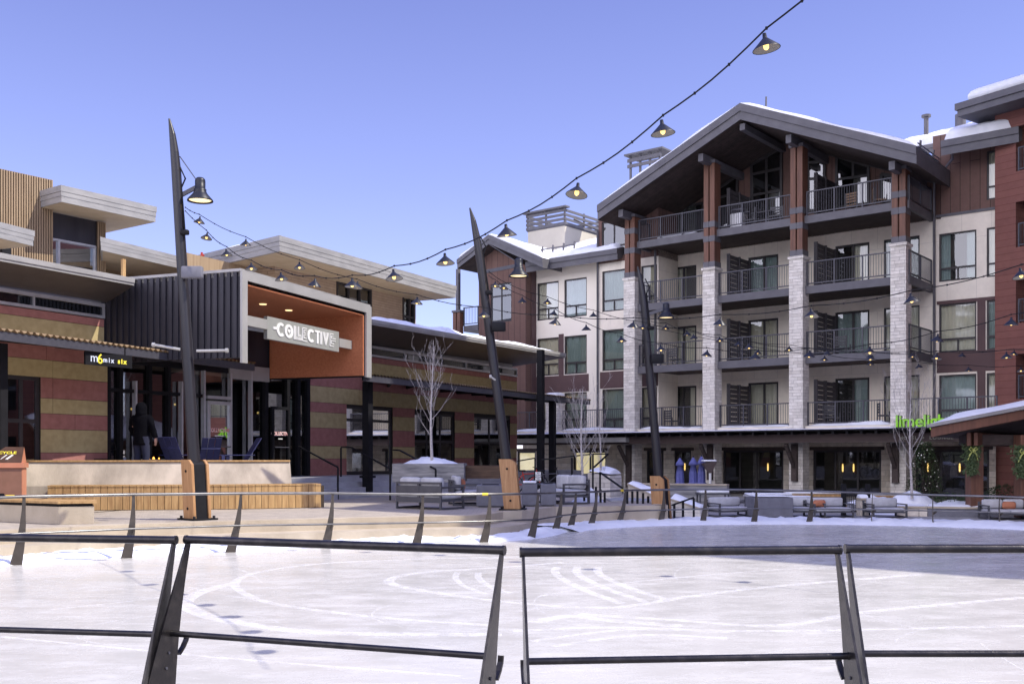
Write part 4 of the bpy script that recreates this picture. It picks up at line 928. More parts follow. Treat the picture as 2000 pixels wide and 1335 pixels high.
# corrugated side
b = MB(); n = 44; prof = []
for i in range(n+1):
    y = .02+(dep+.1)*i/n; prof += [(0-(.05 if i % 2 else 0), y), (0-(.05 if i % 2 else 0), y+(dep+.1)/n*.98)]
b.add([(x, y, zb) for x, y in prof]+[(x, y, zt2-.02) for x, y in prof], [[i, i+1, len(prof)+i+1, len(prof)+i] for i in range(len(prof)-1)])
b.poly([(0, .02, zb), (.2, .02, zb), (.2, dep+.1, zb), (0, dep+.1, zb)]); b.poly([(.2, .02, zb), (.2, dep+.1, zb), (.2, dep+.1, zt2-.02), (.2, .02, zt2-.02)])
qb(b, 'corrugated_side', clad_dk)
b = MB(); b.box(W_-.1, W_, .03, depR, zb, zt2-.12); qb(b, 'corrugated_side', clad_dk)
b = MB(); b.prism([(.21, .03), (W_-.36, .03), (W_-.36, depR), (.21, dep)], zt2-.34, zt2-.30); b.box(W_-.40, W_-.34, .03, depR-.05, zb-.0, zt2-.34)
lin = qb(b, 'rust_lining', rust)
for x, y in ((1.9, 1.6), (3.3, 1.6), (4.7, 1.6)): b = MB(); b.lathe([(0, zt2-.36), (.11, zt2-.36), (.115, zt2-.342)], (x, y, 0), 14); qb(b, 'downlight', lens_m, pav)
b = MB(); b.box(W_-.34, W_-.05, .03, depR, zb-.03, zb); qb(b, 'black_edge_trim', black)
# shopfront under and behind the box
x0, x1 = aP0, aP1; sf = MB(); sf.poly([(x0, .10, FL), (x1, .10, FL), (x1, .10, 4.75), (x0, .10, 4.75)]); sfo = sf.build('shopfront_glazing', glass_up, pav)
w = MB(); w.box(x0, x1, 3.2, 3.3, FL, 4.8); w.box(x0, x0+.1, .3, 3.2, FL, 4.8); w.box(x1-.1, x1, .3, 3.2, FL, 4.8); w.build('room_backing', room, pav)
fl = MB(); fl.box(aL, aR, .3, 4, FL-.1, FL-.01); fl.build('inner_floor', asph, pav)
rr = random.Random(4)
for k in range(6): wi = MB(); x = x0+.8+(x1-x0-1.6)*k/5; wi.lathe([(0, 0), (.03, .02), (.035, .06), (0, .09)], (x, 1.2+rr.random(), 3.2+rr.random()*.8), 8); wi.build('interior_lamp', bulb_m, pav)
w = MB()
for u in (212, 236, 293, 330): x = ca_(u); w.box(x-.06, x+.06, -.03, .16, FL, 4.61)
for u in (520, 563, 583, 602): x = ca_(u); w.box(x-.08, x+.08, -.03, .16, FL, 4.61)
w.box(x0, x1, -.035, .165, 4.6, 4.76); w.box(x0, ca_(430), -.035, .165, 3.75, 3.85); w.build('black_mullion', black, pav)
for u, zt_ in ((262, 4.1), (352, 4.2), (396, 4.6), (448, 4.6), (488, 4.9)): w = MB(); x = ca_(u); w.box(x-.032, x+.032, -.10, .05, FL, zt_); w.build('pale_mullion', pale_al, pav)
# light metal spandrel seen above the awning
w = MB(); w.box(ca_(445), ca_(522), -.10, -.03, 4.42, 4.9); w.build('metal_spandrel', metal_fr, pav)
def door(u0, u1, z1, m, lab):
    a_, b_ = ca_(u0), ca_(u1); f = MB(); t = .10
    f.box(a_, a_+t, -.17, -.06, FL, z1); f.box(b_-t, b_, -.17, -.06, FL, z1); f.box(a_+t, b_-t, -.17, -.06, z1-t, z1); f.box(a_+t, b_-t, -.17, -.06, FL, FL+.28)
    o = f.build('door', m, pav); o['label'] = lab
    g = MB(); g.poly([(a_+t, -.11, FL+.28), (b_-t, -.11, FL+.28), (b_-t, -.11, z1-t), (a_+t, -.11, z1-t)]); g.build('pane', glass_up, o)
    h = MB(); h.tube([(a_+t, -.2, FL+1.0), (b_-t, -.2, FL+1.0)], .018, 8); h.build('handle', steel, o)
    s_ = MB(); text_mb(s_, 'COLLECTIVE', .165, MT(a_+(b_-a_)/2, -.118, z1-.98), .004, .006, 'CENTER'); s_.build('door_lettering', mat('red_white_vinyl', (.75, .25, .22), (.85, .75, .75), scale=14), o)
    s_ = MB(); s_.box(a_+.35, b_-.35, -.119, -.113, z1-1.12, z1-1.09); s_.build('opening_hours_strip', white, o)
door(399, 446, FL+2.45, pale_al, 'glazed door with a pale metal frame and COLLECTIVE lettering')
door(525, 560, FL+2.4, black, 'glazed door with a black frame and COLLECTIVE lettering')
w = MB(); w.box(ca_(399), ca_(446), -.16, -.05, FL+2.52, FL+2.62); w.build('transom_bar', pale_al, pav)
# awning canopies: flat steel edge, corrugated sheet on top
def canopy(e0, e1, back0, back1, zc, th=.2):
    """e0,e1: plan of front edge; back*: plan at wall"""
    L = lambda p, z: inv_c @ Vector((p[0], p[1], z))
    b = MB(); A, B, C_, D = (L(e0, zc), L(e1, zc), L(back1, zc+.35), L(back0, zc+.35))
    d = (B-A).normalized(); n_ = Vector((-d.y, d.x, 0)); up = Vector((0, 0, 1))
    b.bar(A+up*th/2, B+up*th/2, .1, th); co = b.build('canopy_beam', steel, pav)
    # underside joists
    b = MB(); Ln = (B-A).length; k = int(Ln/1.5)
    for i in range(k+1):
        p = A.lerp(B, i/k); q = D.lerp(C_, i/k); b.bar(p+n_*.06+up*.1, q+up*.0, .08, .14)
    b.build('joist', black, co)
    # corrugated sheet
    s_ = MB(); s_.smooth = True; N = int(Ln/.045); vs = []
    for j in range(2):
        for i in range(N+1):
            p = (A-n_*.09).lerp(B-n_*.09, i/N) if j == 0 else D.lerp(C_, i/N); vs.append((p.x, p.y, p.z+(th+.045 if j == 0 else .12)+.03*math.sin(i*2*math.pi*.045/.19)))
    s_.add(vs, [[i, i+1, N+2+i, N+1+i] for i in range(N)])
    vs2 = [(x, y, z-.02) for x, y, z in vs]; s_.add(vs2, [[i, i+1, N+2+i, N+1+i] for i in range(N)])
    s_.build('corrugated_sheet', mat('rusty_corrugated_sheet', (.20, .13, .07), (.34, .24, .13), scale=6, rough=.7) if 'rusty_corrugated_sheet' not in MATS else MATS['rusty_corrugated_sheet'], co)
    return co
zc = 4.55
canopy(PZ(-420, 613, zc), PZ(495, 724, zc), CF.w(aL-3.5, 0), CF.w(ca_(400), 0), zc)
zc2 = 4.38
cr = canopy(PZ(712, 744, zc2), PZ(1151, 790, zc2), CF.w(ca_(720), 0), CF.w(aR+2.2, .0), zc2)
# posts
w = MB(); 
for (u, vb, y) in ((718, 930, None), (1056, 0, 44.5), (1079, 0, 47.0)):
    Yp = 35.2 if y is None else y; X = PX(u, Yp); q = inv_c @ Vector((X, Yp, 0)); w = MB(); w.box(q.x-.13, q.x+.13, q.y-.13, q.y+.13, .5, 4.45 if u != 1056 else 6.5); w.box(q.x-.2, q.x+.2, q.y-.2, q.y+.2, .5 if y else FL-.05, .62 if y else FL+.03); w.build('canopy_post', black, pav)
Yp = 24.6; q = inv_c @ Vector((PX(3, Yp), Yp, 0)); w = MB(); w.box(q.x-.1, q.x+.1, q.y-.1, q.y+.1, FL, 4.6); w.build('canopy_post', black, pav)
# vertical outer shadow-side of canopies: brackets with pale arms
w = MB(); p = QF.w(0, 0)
# ---------------------------------------------------------------- signs
sgn = QF.root('entrance_sign', 'pale grey COLLECTIVE sign board hung on a bar across the rust-lined entrance box', 'sign')
SB = .45; a0s, a1s = QF.a(522, SB), QF.a(662, SB); zs1 = QF.z(522, 617, SB); zs0 = QF.z(522, 661, SB)
b = MB(); b.box(a0s, a1s, SB, SB+.12, zs0, zs1); b.build('sign_board', mat('brushed_sign_face', (.36, .37, .345), (.42, .43, .40), scale=2, rough=.4, metal=.35), sgn)
b = MB(); zm_ = (zs0+zs1)/2; b.box(.21, a0s-.002, SB-.02, SB+.1, zm_-.06, zm_+.22); b.build('support_bar', metal_fr, sgn)
b = MB(); b.box(a1s+.002, W_-.42, SB-.02, SB+.1, zm_-.16, zm_+.12); b.build('support_bar', metal_fr, sgn)
def deco(parent, X0, Z0, s, yf, m, thick=.02):
    """COLLECTIVE lettering: heavy C, O with a heart, inline-striped L L E, heavy C, T I V E"""
    b = MB()
    def st(x0, z0, x1, z1, w): b.bar((X0+x0*s, yf, Z0+z0*s), (X0+x1*s, yf, Z0+z1*s), w*s, thick, up=(0, 1, 0))
    def bx(x0, x1, z0, z1): b.box(X0+x0*s, X0+x1*s, yf-thick/2, yf+thick/2, Z0+z0*s, Z0+z1*s)
    def arc(cx, cz, rx, rz, w, a0, a1, n=26):
        p = [(cx+rx*math.cos(R(a0+(a1-a0)*i/n)), cz+rz*math.sin(R(a0+(a1-a0)*i/n))) for i in range(n+1)]; q = [(cx+(rx-w)*math.cos(R(a0+(a1-a0)*i/n)), cz+(rz-w)*math.sin(R(a0+(a1-a0)*i/n))) for i in range(n+1)]
        for i in range(n):
            c = [p[i], p[i+1], q[i+1], q[i]]; b.add([(X0+x*s, yf-thick/2, Z0+z*s) for x, z in c]+[(X0+x*s, yf+thick/2, Z0+z*s) for x, z in c], [[0, 1, 2, 3], [7, 6, 5, 4], [0, 4, 5, 1], [2, 6, 7, 3]])
    bx(-.30, .06, .44, .62)
    arc(.38, .5, .38, .5, .2, 48, 312)
    arc(1.10, .5, .38, .5, .2, 0, 360)
    hp = []
    for i in range(24):
        t = 2*math.pi*i/24; hp.append((1.10+.0085*16*math.sin(t)**3, .52+.011*(13*math.cos(t)-5*math.cos(2*t)-2*math.cos(3*t)-math.cos(4*t))))
    b.add([(X0+x*s, yf-thick/2, Z0+z*s) for x, z in hp], [list(range(24))])
    L = 1.54
    bx(L, L+.05, 0, 1); bx(L+.08, L+.13, .08, 1); bx(L+.16, L+.21, .16, 1)
    bx(L+.05, L+.92, 0, .05); bx(L+.13, L+.84, .08, .13); bx(L+.21, L+.76, .16, .21)
    bx(L+.36, L+.41, .27, 1); bx(L+.44, L+.49, .35, 1); bx(L+.41, L+.76, .27, .32); bx(L+.49, L+.70, .35, .40)
    E = 2.34
    bx(E, E+.06, .05, 1); bx(E+.06, E+.45, .94, 1); bx(E+.13, E+.19, .60, .85); bx(E+.19, E+.42, .79, .85); bx(E+.19, E+.34, .60, .66)
    bx(E+.13, E+.19, .2, .52); bx(E+.19, E+.34, .46, .52); bx(E+.19, E+.40, .2, .26); bx(E+.06, E+.47, -.03, .03)
    arc(3.22, .5, .38, .5, .2, 48, 312)
    T = 3.62
    bx(T-.05, T+.5, .86, 1); bx(T+.15, T+.31, 0, .86)
    bx(4.20, 4.30, 0, 1); bx(4.10, 4.15, .0, .9)
    for o_ in (0, .1, .2): st(4.38+o_, 1, 4.66, .02+o_*.9, .05); st(4.98-o_, 1, 4.70, .02+o_*.9, .05)
    E = 5.08
    bx(E, E+.06, 0, 1); bx(E+.06, E+.4, .94, 1); bx(E+.13, E+.19, .6, .83); bx(E+.19, E+.38, .77, .83); bx(E+.19, E+.62, .6, .66); bx(E+.19, E+.62, .42, .48); bx(E+.13, E+.19, .2, .48); bx(E+.19, E+.42, .2, .26); bx(E+.06, E+.4, 0, .06)
    return b.build('lettering', m, parent)
wS = a1s-a0s; sc_ = wS*.83/6.1; deco(sgn, a0s+wS*.08+.3*sc_, (zs0+zs1)/2-.5*(zs1-zs0)*.62, (zs1-zs0)*.62, SB-.012, white) if False else None
# scale x and z separately through the parent-space helper
class _S: pass
def deco_fit(parent, xa, xb, za, zb_, yf, m):
    o = deco(parent, 0, 0, 1, yf, m); me = o.data
    kx = (xb-xa)/6.0; kz = (zb_-za)
    for v in me.vertices: v.co.x = xa+(v.co.x+.30)*kx; v.co.z = za+v.co.z*kz
    return o
deco_fit(sgn, a0s+wS*.07, a1s-wS*.06, zs0+(zs1-zs0)*.20, zs1-(zs1-zs0)*.17, SB-.012, white)
mx_ = CF.root('small_shop_sign', 'small black mixsix sign with a yellow ring hanging under the left awning', 'sign')
FB = -2.35; a_, b_ = CF.a(167, FB), CF.a(258, FB); z1_ = CF.z(167, 685, FB); z0_ = CF.z(167, 711, FB)
b = MB(); b.box(a_, b_, FB, FB+.06, z0_, z1_); b.box(a_+.2, a_+.24, FB+.01, FB+.05, z1_, 4.75); b.box(b_-.24, b_-.2, FB+.01, FB+.05, z1_, 4.75); b.build('sign_board', black, mx_)
hh = z1_-z0_; WW = b_-a_
lt = mat('pale_letter', (.55, .6, .7)); yl = mat('yellow_letter', (.75, .65, .06))
b = MB(); text_mb(b, 'mix', hh*.52, MT(a_+WW*.36, FB-.008, z0_+hh*.30), .01, .004, spacing=1.45); b.build('lettering', lt, mx_)
b = MB(); text_mb(b, 'six', hh*.52, MT(a_+WW*.68, FB-.008, z0_+hh*.30), .01, .008, spacing=1.45); b.build('lettering', yl, mx_)
b = MB(); text_mb(b, 'm', hh*.95, MT(a_+WW*.09, FB-.008, z0_+hh*.25), .01, .0); b.build('emblem', lt, mx_)
b = MB(); text_mb(b, '6', hh*1.05, MT(a_+WW*.235, FB-.012, z0_+hh*.16), .01, .004); b.build('emblem', yl, mx_)
# ================================================================ UPPER TAN BUILDING behind
up_ = thing('tan_wood_building', 'tan timber-clad building with thin flat projecting roofs behind the pavilion', 'building', (-16, 44, 0))
T_ = Matrix.Translation((16, -44, 0))
def ub(mb, nm, m, parent=None): mb.tf(T_); return mb.build(nm, m, parent or up_)
def roofslab(nm, pts, z1, th, snow_=0, m=metal_g, sof=tan_s):
    b = MB(); b.prism(pts, z1-th, z1)
    # stepped upper fascia
    c = Vector((sum(p[0] for p in pts)/len(pts), sum(p[1] for p in pts)/len(pts)))
    pp = [tuple(c+(Vector(p)-c)*(1+.05/((Vector(p)-c).length))) for p in pts]; b.prism(pp, z1-th*.33, z1+.03)
    pm = [tuple(c+(Vector(p)-c)*(1+.025/((Vector(p)-c).length))) for p in pts]; b.prism(pm, z1-th*.62, z1-th*.35)
    o = ub(b, nm, m)
    s_ = MB(); s_.poly([(c.x+(p[0]-c.x)*.985, c.y+(p[1]-c.y)*.985, z1-th-.004) for p in pts]); ub(s_, 'soffit', sof, o)
    if snow_:
        s_ = MB(); s_.smooth = True; P = [Vector((*p, 0)) for p in pts[:4]]; N, M_ = 44, 8; vs = []
        for j in range(M_+1):
            for i in range(N+1):
                t, q = i/N, j/M_; p = P[0].lerp(P[1], t).lerp(P[3].lerp(P[2], t), q); e = min(i, N-i, 1); ej = min(j, M_-j, 1)
                h = snow_*(.6+1.0*noise.noise(Vector((p.x*.8, p.y*.8, 3)))+.4*noise.noise(Vector((p.x*3, p.y*3, 3)))); vs.append((p.x, p.y, z1+.035+max(0, h)*e*ej))
        s_.add(vs, [[j*(N+1)+i, j*(N+1)+i+1, (j+1)*(N+1)+i+1, (j+1)*(N+1)+i] for j in range(M_) for i in range(N)]); ub(s_, 'roof_snow', snow_m, o)
    return o
# big right roof
zR = 10.95; c1 = Vector(PZ(546, 461, zR)); c2 = Vector(PZ(890, 559, zR)); c0_ = Vector(PZ(396, 509, zR)); dR = (c2-c1).normalized(); nR = Vector((-dR.y, dR.x))
roofslab('big_roof', [tuple(c1), tuple(c2), tuple(c2+nR*11), tuple(c0_+nR*3)], zR, .62, snow_=.16)
UF = Fr(c1.x+nR.x*2.4+dR.x*1.5, c1.y+nR.y*2.4+dR.y*1.5, dR.x, dR.y)
T2 = T_ @ Matrix.Translation((UF.o[0], UF.o[1], 0)) @ Matrix.Rotation(UF.rz, 4, 'Z')
grp = MB(); a0u, a1u = UF.a(537), UF.a(812); zsof = zR-.62
u_ops = [(UF.a(658), UF.a(724), UF.z(690, 600, 0)-.3, UF.z(658, 536, 0)), (UF.a(787), UF.a(808), 6.6, UF.z(787, 562, 0)+.2)]
wall(grp, a0u, a1u, 5.5, zsof, 0, u_ops); grp.poly([(a0u, 0, 5.5), (a0u, 8, 5.5), (a0u, 8, zsof), (a0u, 0, zsof)]); grp.poly([(a1u, 0, 5.5), (a1u, 8, 5.5), (a1u, 8, zsof), (a1u, 0, zsof)]); grp.tf(T2); grp.build('wall', tan_wood, up_)
grp = MB(); grp.poly([(a0u-4.5, 1.2, 5.5), (a0u, 1.2, 5.5), (a0u, 1.2, zsof), (a0u-4.5, 1.2, zsof)]); grp.tf(T2); grp.build('wall', slat_wood, up_)
def uwin(x0, x1, z0, z1, ml, tr_, b=0.):
    f = MB(); fw = .09
    for q in (0, *ml, 1): x = x0+(x1-x0)*q; f.box(x-fw/2, x+fw/2, b-.05, b+.14, z0, z1)
    for q in (0, *tr_, 1): z = z0+(z1-z0)*q; f.box(x0, x1, b-.04, b+.13, z-fw*.6, z+fw*.6)
    f.tf(T2); fo = f.build('window', frame_m, up_); g = MB(); g.poly([(x0, b+.05, z0), (x1, b+.05, z0), (x1, b+.05, z1), (x0, b+.05, z1)]); g.tf(T2); g.build('pane', glass_up, fo)
    g = MB(); g.poly([(x0, b+.28, z0), (x1, b+.28, z0), (x1, b+.28, z1), (x0, b+.28, z1)]); g.tf(T2); g.build('room_backing', room, fo)
uwin(*u_ops[0], (.33, .66), (.22, .35, .8)); uwin(*u_ops[1], (.55,), (.3, .62))
g = MB(); x = UF.a(757); g.box(x-.12, x+.12, -.2, -.01, 7.5, 7.95); g.tf(T2); g.build('wall_lamp', black, up_)
# long middle roof behind
zM = 10.6; m1 = Vector(PZ(205, 466, zM)); m2 = Vector(PZ(425, 520, zM)); dM = (m2-m1).normalized(); nM = Vector((-dM.y, dM.x))
m0 = m1-dM*.2; roofslab('middle_roof', [tuple(m0), tuple(m2+dM*4.6), tuple((m2+dM*4.6)*1.12), tuple(m0*1.12)], zM, .5)
b = MB(); b.prism([tuple(m0+nM*3), tuple(m2+dM*3+nM*3), tuple(m2+dM*3+nM*3.3), tuple(m0+nM*3.3)], 5.5, zM-.5); ub(b, 'wall', slat_wood)
# left tower
zT = 12.97; tC = Vector(PZ(103, 352, zT)); dT = Vector((.62, .785)).normalized(); nT = Vector((-dT.y, dT.x)); tL = tC-dT*9
def slats(p, q, z0, z1, nm='wall', out=None):
    b = MB(); d = (q-p); L = d.length; d = d/L; o = Vector((d.y, -d.x))*.05
    b.prism([tuple(p), tuple(q), tuple(q-o*4), tuple(p-o*4)], z0, z1); w_ = ub(b, nm, slat_gap); b = MB(); k = int(L/.10)
    for i in range(k): c = p+d*(.02+i*.10)+o*.5; e = c+d*.058; b.prism([tuple(c-o*.5), tuple(e-o*.5), tuple(e+o*.6), tuple(c+o*.6)], z0+.005, z1-.005)
    ub(b, 'slat_cladding', slat_wood, w_)
slats(tL, tC, 6.2, zT)
b = MB(); b.prism([tuple(tC-nT*-.02), tuple(tC+nT*6), tuple(tL+nT*6), tuple(tL+nT*.25)], 6.2, zT-.05); ub(b, 'rear_wall', slat_wood)
# roof canopy over the corner window
zC = 12.40; k1 = Vector(PZ(120, 363, zC)); k2 = Vector(PZ(304, 405, zC)); dK = (k2-k1).normalized(); k0 = Vector(PZ(82, 374, zC))
nK = Vector((-dK.y, dK.x)); roofslab('corner_roof', [tuple(k1), tuple(k2), tuple(k2+nK*4.5), tuple(k0+nK*1.2)], zC, .62)
# corner window and pier: wall continuing from the tower corner
XF = Fr(tC.x, tC.y, dK.x, dK.y); T3 = T_ @ Matrix.Translation((XF.o[0], XF.o[1], 0)) @ Matrix.Rotation(XF.rz, 4, 'Z')
def xb(mb, nm, m, parent=None): mb.tf(T3); return mb.build(nm, m, parent or up_)
a0x, a1x, a2x = XF.a(100, .2), XF.a(187, .2), XF.a(205, .2)
zsp = XF.z(150, 475, .2); b = MB(); b.box(a0x, a1x, .2, .35, zsp, 12.35-.62); xb(b, 'dark_spandrel', clad_dk)
b = MB(); 
for q in (0, .17, 1): b.box(a0x+(a1x-a0x)*q-.04, a0x+(a1x-a0x)*q+.04, .18, .36, 6.3, zsp)
for q in (0, .42, .62, 1): zz = 6.3+(zsp-6.3)*q; b.box(a0x, a1x, .19, .35, zz-.04, zz+.04)
wo_ = xb(b, 'window', pale_al); b = MB(); b.poly([(a0x, .27, 6.3), (a1x, .27, 6.3), (a1x, .27, zsp), (a0x, .27, zsp)]); xb(b, 'pane', glassmat('mirror_glass', (.25, .3, .3), .55), wo_)
b = MB(); b.poly([(a0x, .6, 6.3), (a1x, .6, 6.3), (a1x, .6, zsp), (a0x, .6, zsp)]); xb(b, 'room_backing', room, wo_)
q0 = Vector(XF.w(a1x+.02, .15)); q1 = Vector(XF.w(a2x, .15)); slats(q0, q1, 6.2, 12.35-.62)
# small lower roof at the far left
zL = 9.6; s1_ = Vector(PZ(65, 452, zL)); s2_ = s1_+Vector((-.36, -.93))*6; nn = Vector((-.93, .36)); roofslab('small_roof', [tuple(s2_), tuple(s1_), tuple(s1_+nn*3), tuple(s2_+nn*3)], zL, .5)
b = MB(); p1_ = s1_+nn*1.2-Vector((.36, .93))*.8; p2_ = s2_+nn*1.2; b.prism([tuple(p2_), tuple(p1_), tuple(p1_+nn*2), tuple(p2_+nn*2)], 6.2, zL-.5); ub(b, 'wall', slat_wood)
# small alarm lamps on the tower wall
b = MB(); c = tC-dT*2.1; c2_ = c+Vector((dT.y, -dT.x))*.2; b.prism([tuple(c), tuple(c+dT*.35), tuple(c2_+dT*.35), tuple(c2_)], 9.6, 9.95); ub(b, 'wall_lamp', black)
# snow heap and timber barrier on the pavilion roof
sp_ = MB(); sp_.smooth = True; N = 30; vs = []
hx0, hx1 = ca_(225, 2.5), ca_(420, 2.5)
for j in range(11):
    for i in range(N+1):
        x = hx0+(hx1-hx0)*i/N; y = .8+4.5*j/10; e = math.sin(math.pi*i/N)**.7*math.sin(math.pi*j/10)**.7
        vs.append((x, y, 6.48+e*(1.35+.5*noise.noise(Vector((x*.6, y*.6, 6))) +.2*noise.noise(Vector((x*2, y*2, 6))))*(.45+.75*i/N)))
sp_.add(vs, [[j*(N+1)+i, j*(N+1)+i+1, (j+1)*(N+1)+i+1, (j+1)*(N+1)+i] for j in range(10) for i in range(N)]); sp_.build('roof_snow', snow_m, fr_)
tb_ = CF.root('timber_barrier', 'small raw timber cross barrier standing on the snowy pavilion roof', 'barrier', a=ca_(241, 4), b=4, z=6.5)
b = MB(); b.box(-.06, .06, -.05, .05, 0, 2.05); b.build('post', wood_gold, tb_); b = MB(); b.bar((-1.5, -.08, .95), (1.7, -.08, .85), .07, .14); b.build('rail', wood_gold, tb_)
fl_ = MB(); zz = 0
rf = thing('red_crane', 'small red lattice crane parts showing above the far roof', 'crane', (*PZ(392, 486, 11.0), 10.5)); 
b = MB(); 
b.bar((-1.0, 0, -.35), (1.6, .5, -.35), .07, .07)
for du, dz, l in ((0, 0, .35), (-.7, -.1, .12), (.6, -.15, .14), (1.2, -.2, .1)): b.bar((du-.15, 0, dz+.0), (du+.15, 0, dz+.1+l*.4), .07, .07); b.bar((du, 0, -.36), (du+.05, 0, dz+l), .08, .08)
b.build('jib', redp, rf)
# accessible stair, floor slab and porch of the pavilion
stp = MB(); inb = inv_c.inverted()
def Cw(a, b): return CF.w(a, b)
y_t = -2.2
for k in range(4):
    b = MB(); off = y_t-.36*(3-k); z1_ = .5+.17*(k+1); x0_ = ca_(560, off); b.prism([Cw(x0_, off), Cw(aR+3, off), Cw(aR+3, -1.2 if k < 3 else .3), Cw(x0_, -1.2 if k < 3 else .3)], .3, min(z1_, 1.18)-(0 if k < 3 else .0)); struct('steps', b, mat('blue_grey_concrete', (.30, .30, .32), (.40, .40, .42), scale=2, rough=.85) if 'blue_grey_concrete' not in MATS else MATS['blue_grey_concrete'])

# ================================================================ leaning lamp posts
def lamp_head(parent, c, s=1.0, arm_from=None):
    """bell-shaped luminaire; c = centre of its rim"""
    b = MB(); c = Vector(c)
    b.lathe([(0, .52*s), (.07*s, .515*s), (.105*s, .48*s), (.112*s, .44*s), (.112*s, .27*s), (.13*s, .25*s), (.13*s, .22*s), (.16*s, .16*s), (.275*s, .03*s), (.28*s, 0), (.268*s, 0), (.14*s, .14*s), (0, .16*s)], c, 24)
    b.tf(parent['_inv']) if False else None
    return b
def lamp_post(label, ub, vb, zb_, ut, vt, rz, head, box, rods=(), base_h=1.32):
    x, y = PZ(ub, vb, zb_); Y = y; tip = PY(ut, vt, Y); base = Vector((x, y, zb_))
    t = thing('lamp_post', label, 'lamp post', tuple(base), 0, 'leaning lamp posts round the rink')
    T = Matrix.Translation(-base); Rz = Matrix.Rotation(rz, 4, 'Z'); tip_l = tip-base
    d = tip_l.normalized(); ax = lambda z: d*(z/d.z)
    b = MB(); L = tip_l.z; n = 14; zs = [base_h-.35+(L-1.15-base_h+.35)*i/n for i in range(n+1)]
    pts = [ax(z) for z in zs]; b.tube(pts, [.135-.03*i/n for i in range(n+1)], 18, cap=False)
    # quill-cut tip
    pts2 = [ax(L-1.15), ax(L-.75), ax(L-.35), ax(L)]; r_ = [.105, .095, .07, .02]
    for p, q in zip(range(3), range(1, 4)): b.tube([pts2[p]+Vector((0, 0, 0)) if False else pts2[p]-Vector((.105-r_[p], 0, 0)), pts2[q]-Vector((.105-r_[q], 0, 0))], [r_[p], r_[q]], 14)
    b.build('shaft', pole_m, t)
    # base: two timber cheeks on a dark steel core
    def lean_box(b, x0, x1, y0, y1, z0, z1, cut=.0):
        l = Rz.inverted() @ d; k = lambda z: Vector((l.x*z/l.z*.8, l.y*z/l.z*.8, 0))
        vs = []
        for z in (z0, z1-cut, z1):
            o = k(z); xa, xb_ = (x0, x1) if z < z1 else (x0+cut*0, x1-cut*1.2)
            vs += [(xa+o.x, y0+o.y, z), (xb_+o.x, y0+o.y, z), (xb_+o.x, y1+o.y, z), (xa+o.x, y1+o.y, z)]
        b.add(vs, [[0, 3, 2, 1], [8, 9, 10, 11]]+[[4*i+j, 4*i+(j+1) % 4, 4*i+4+(j+1) % 4, 4*i+4+j] for i in range(2) for j in range(4)])
    for y0, y1 in ((-.215, -.155), (.155, .215)):
        b = MB(); lean_box(b, -.21, .21, y0, y1, .03, base_h, .10); b.tf(Rz); pl_ = b.build('timber_cheek', wood_warm, t)
        b = MB(); l = Rz.inverted() @ d
        for z in (.25, base_h-.25): yy = y0-.004 if y0 < 0 else y1+.004; o = l*(z/l.z)*.8; b.tube([(o.x-.02, yy+o.y-.01, z), (o.x-.02, yy+o.y+.01, z)], .03, 8)
        b.tf(Rz); b.build('bolt', black, pl_)
    b = MB(); lean_box(b, -.17, .17, -.154, .154, .03, base_h-.03, .08); b.tf(Rz); b.build('steel_core', black, t)
    b = MB(); b.box(-.34, .34, -.30, .30, 0, .035); 
    for sx in (-.27, .27):
        for sy in (-.24, .24): b.lathe([(.03, .036), (.03, .09), (0, .09)], (sx, sy, 0), 6)
    b.tf(Rz); b.build('base_plate', black, t)
    # luminaire
    hu, hv, s = head; c = PY(hu, hv, Y-.1)-base; b = MB()
    b.lathe([(0, .52*s), (.07*s, .515*s), (.105*s, .48*s), (.112*s, .44*s), (.112*s, .27*s), (.135*s, .26*s), (.13*s, .22*s), (.16*s, .16*s), (.275*s, .03*s), (.28*s, 0), (.268*s, 0), (.14*s, .14*s), (0, .16*s)], c, 24)
    h = b.build('lamp_head', shade_m, t); b = MB(); b.lathe([(0, .03*s), (.24*s, .03*s), (.24*s, .05*s), (0, .055*s)], c, 20); b.build('lens', lens_m, h)
    b = MB(); za = c.z+.26*s; p = ax(za-.1); b.bar(p+Vector((.08, 0, 0)), c+Vector((-.1*s, 0, .30*s)), .04, .09); b.bar(ax(za+.75)+Vector((.1, 0, 0)), c+Vector((-.05, 0, .42*s)), .018); b.build('bracket', steel, t)
    # equipment box
    bu, bv, bw, bh, mm = box; c = PY(bu, bv, Y-.22)-base; b = MB(); b.rbox(c.x-bw/2, c.x+bw/2, c.y-.09, c.y+.06, c.z-bh/2, c.z+bh/2, .025); b.bar(c, ax(c.z), .06); b.build('equipment_box', mm, t)
    b = MB(); c2 = ax(c.z+.9)+Vector((.12, -.05, 0)); b.rbox(c2.x-.08, c2.x+.1, c2.y-.1, c2.y+.02, c2.z-.05, c2.z+.06, .02); b.tube([ax(c.z+2.35)+Vector((.1, -.03, 0)), ax(c.z+2.1)+Vector((.2, -.03, 0)), ax(c.z+1.9)+Vector((.1, -.03, 0)), ax(c.z+.95)+Vector((.12, -.04, 0))], .02, 6); b.build('junction_box', black, t)
    for (u0, v0, u1, v1) in rods:
        b = MB(); p, q = PY(u0, v0, Y-.1)-base, PY(u1, v1, Y-.1)-base; b.tube([p, q], .03, 8); b.tube([q-Vector((.03, 0, 0)), q+Vector((.03, 0, 0))], .05, 8); b.build('outrigger_arm', metal_fr, t)
    return t
lamp_post('tall leaning lamp post with a timber-cheeked base in front of the market pavilion', 386, 1014, .5, 338, 232, R(-42), (391, 393, 1.0), (376, 532, .46, .26, box_m), ((352, 682, 300, 673), (384, 685, 443, 684)))
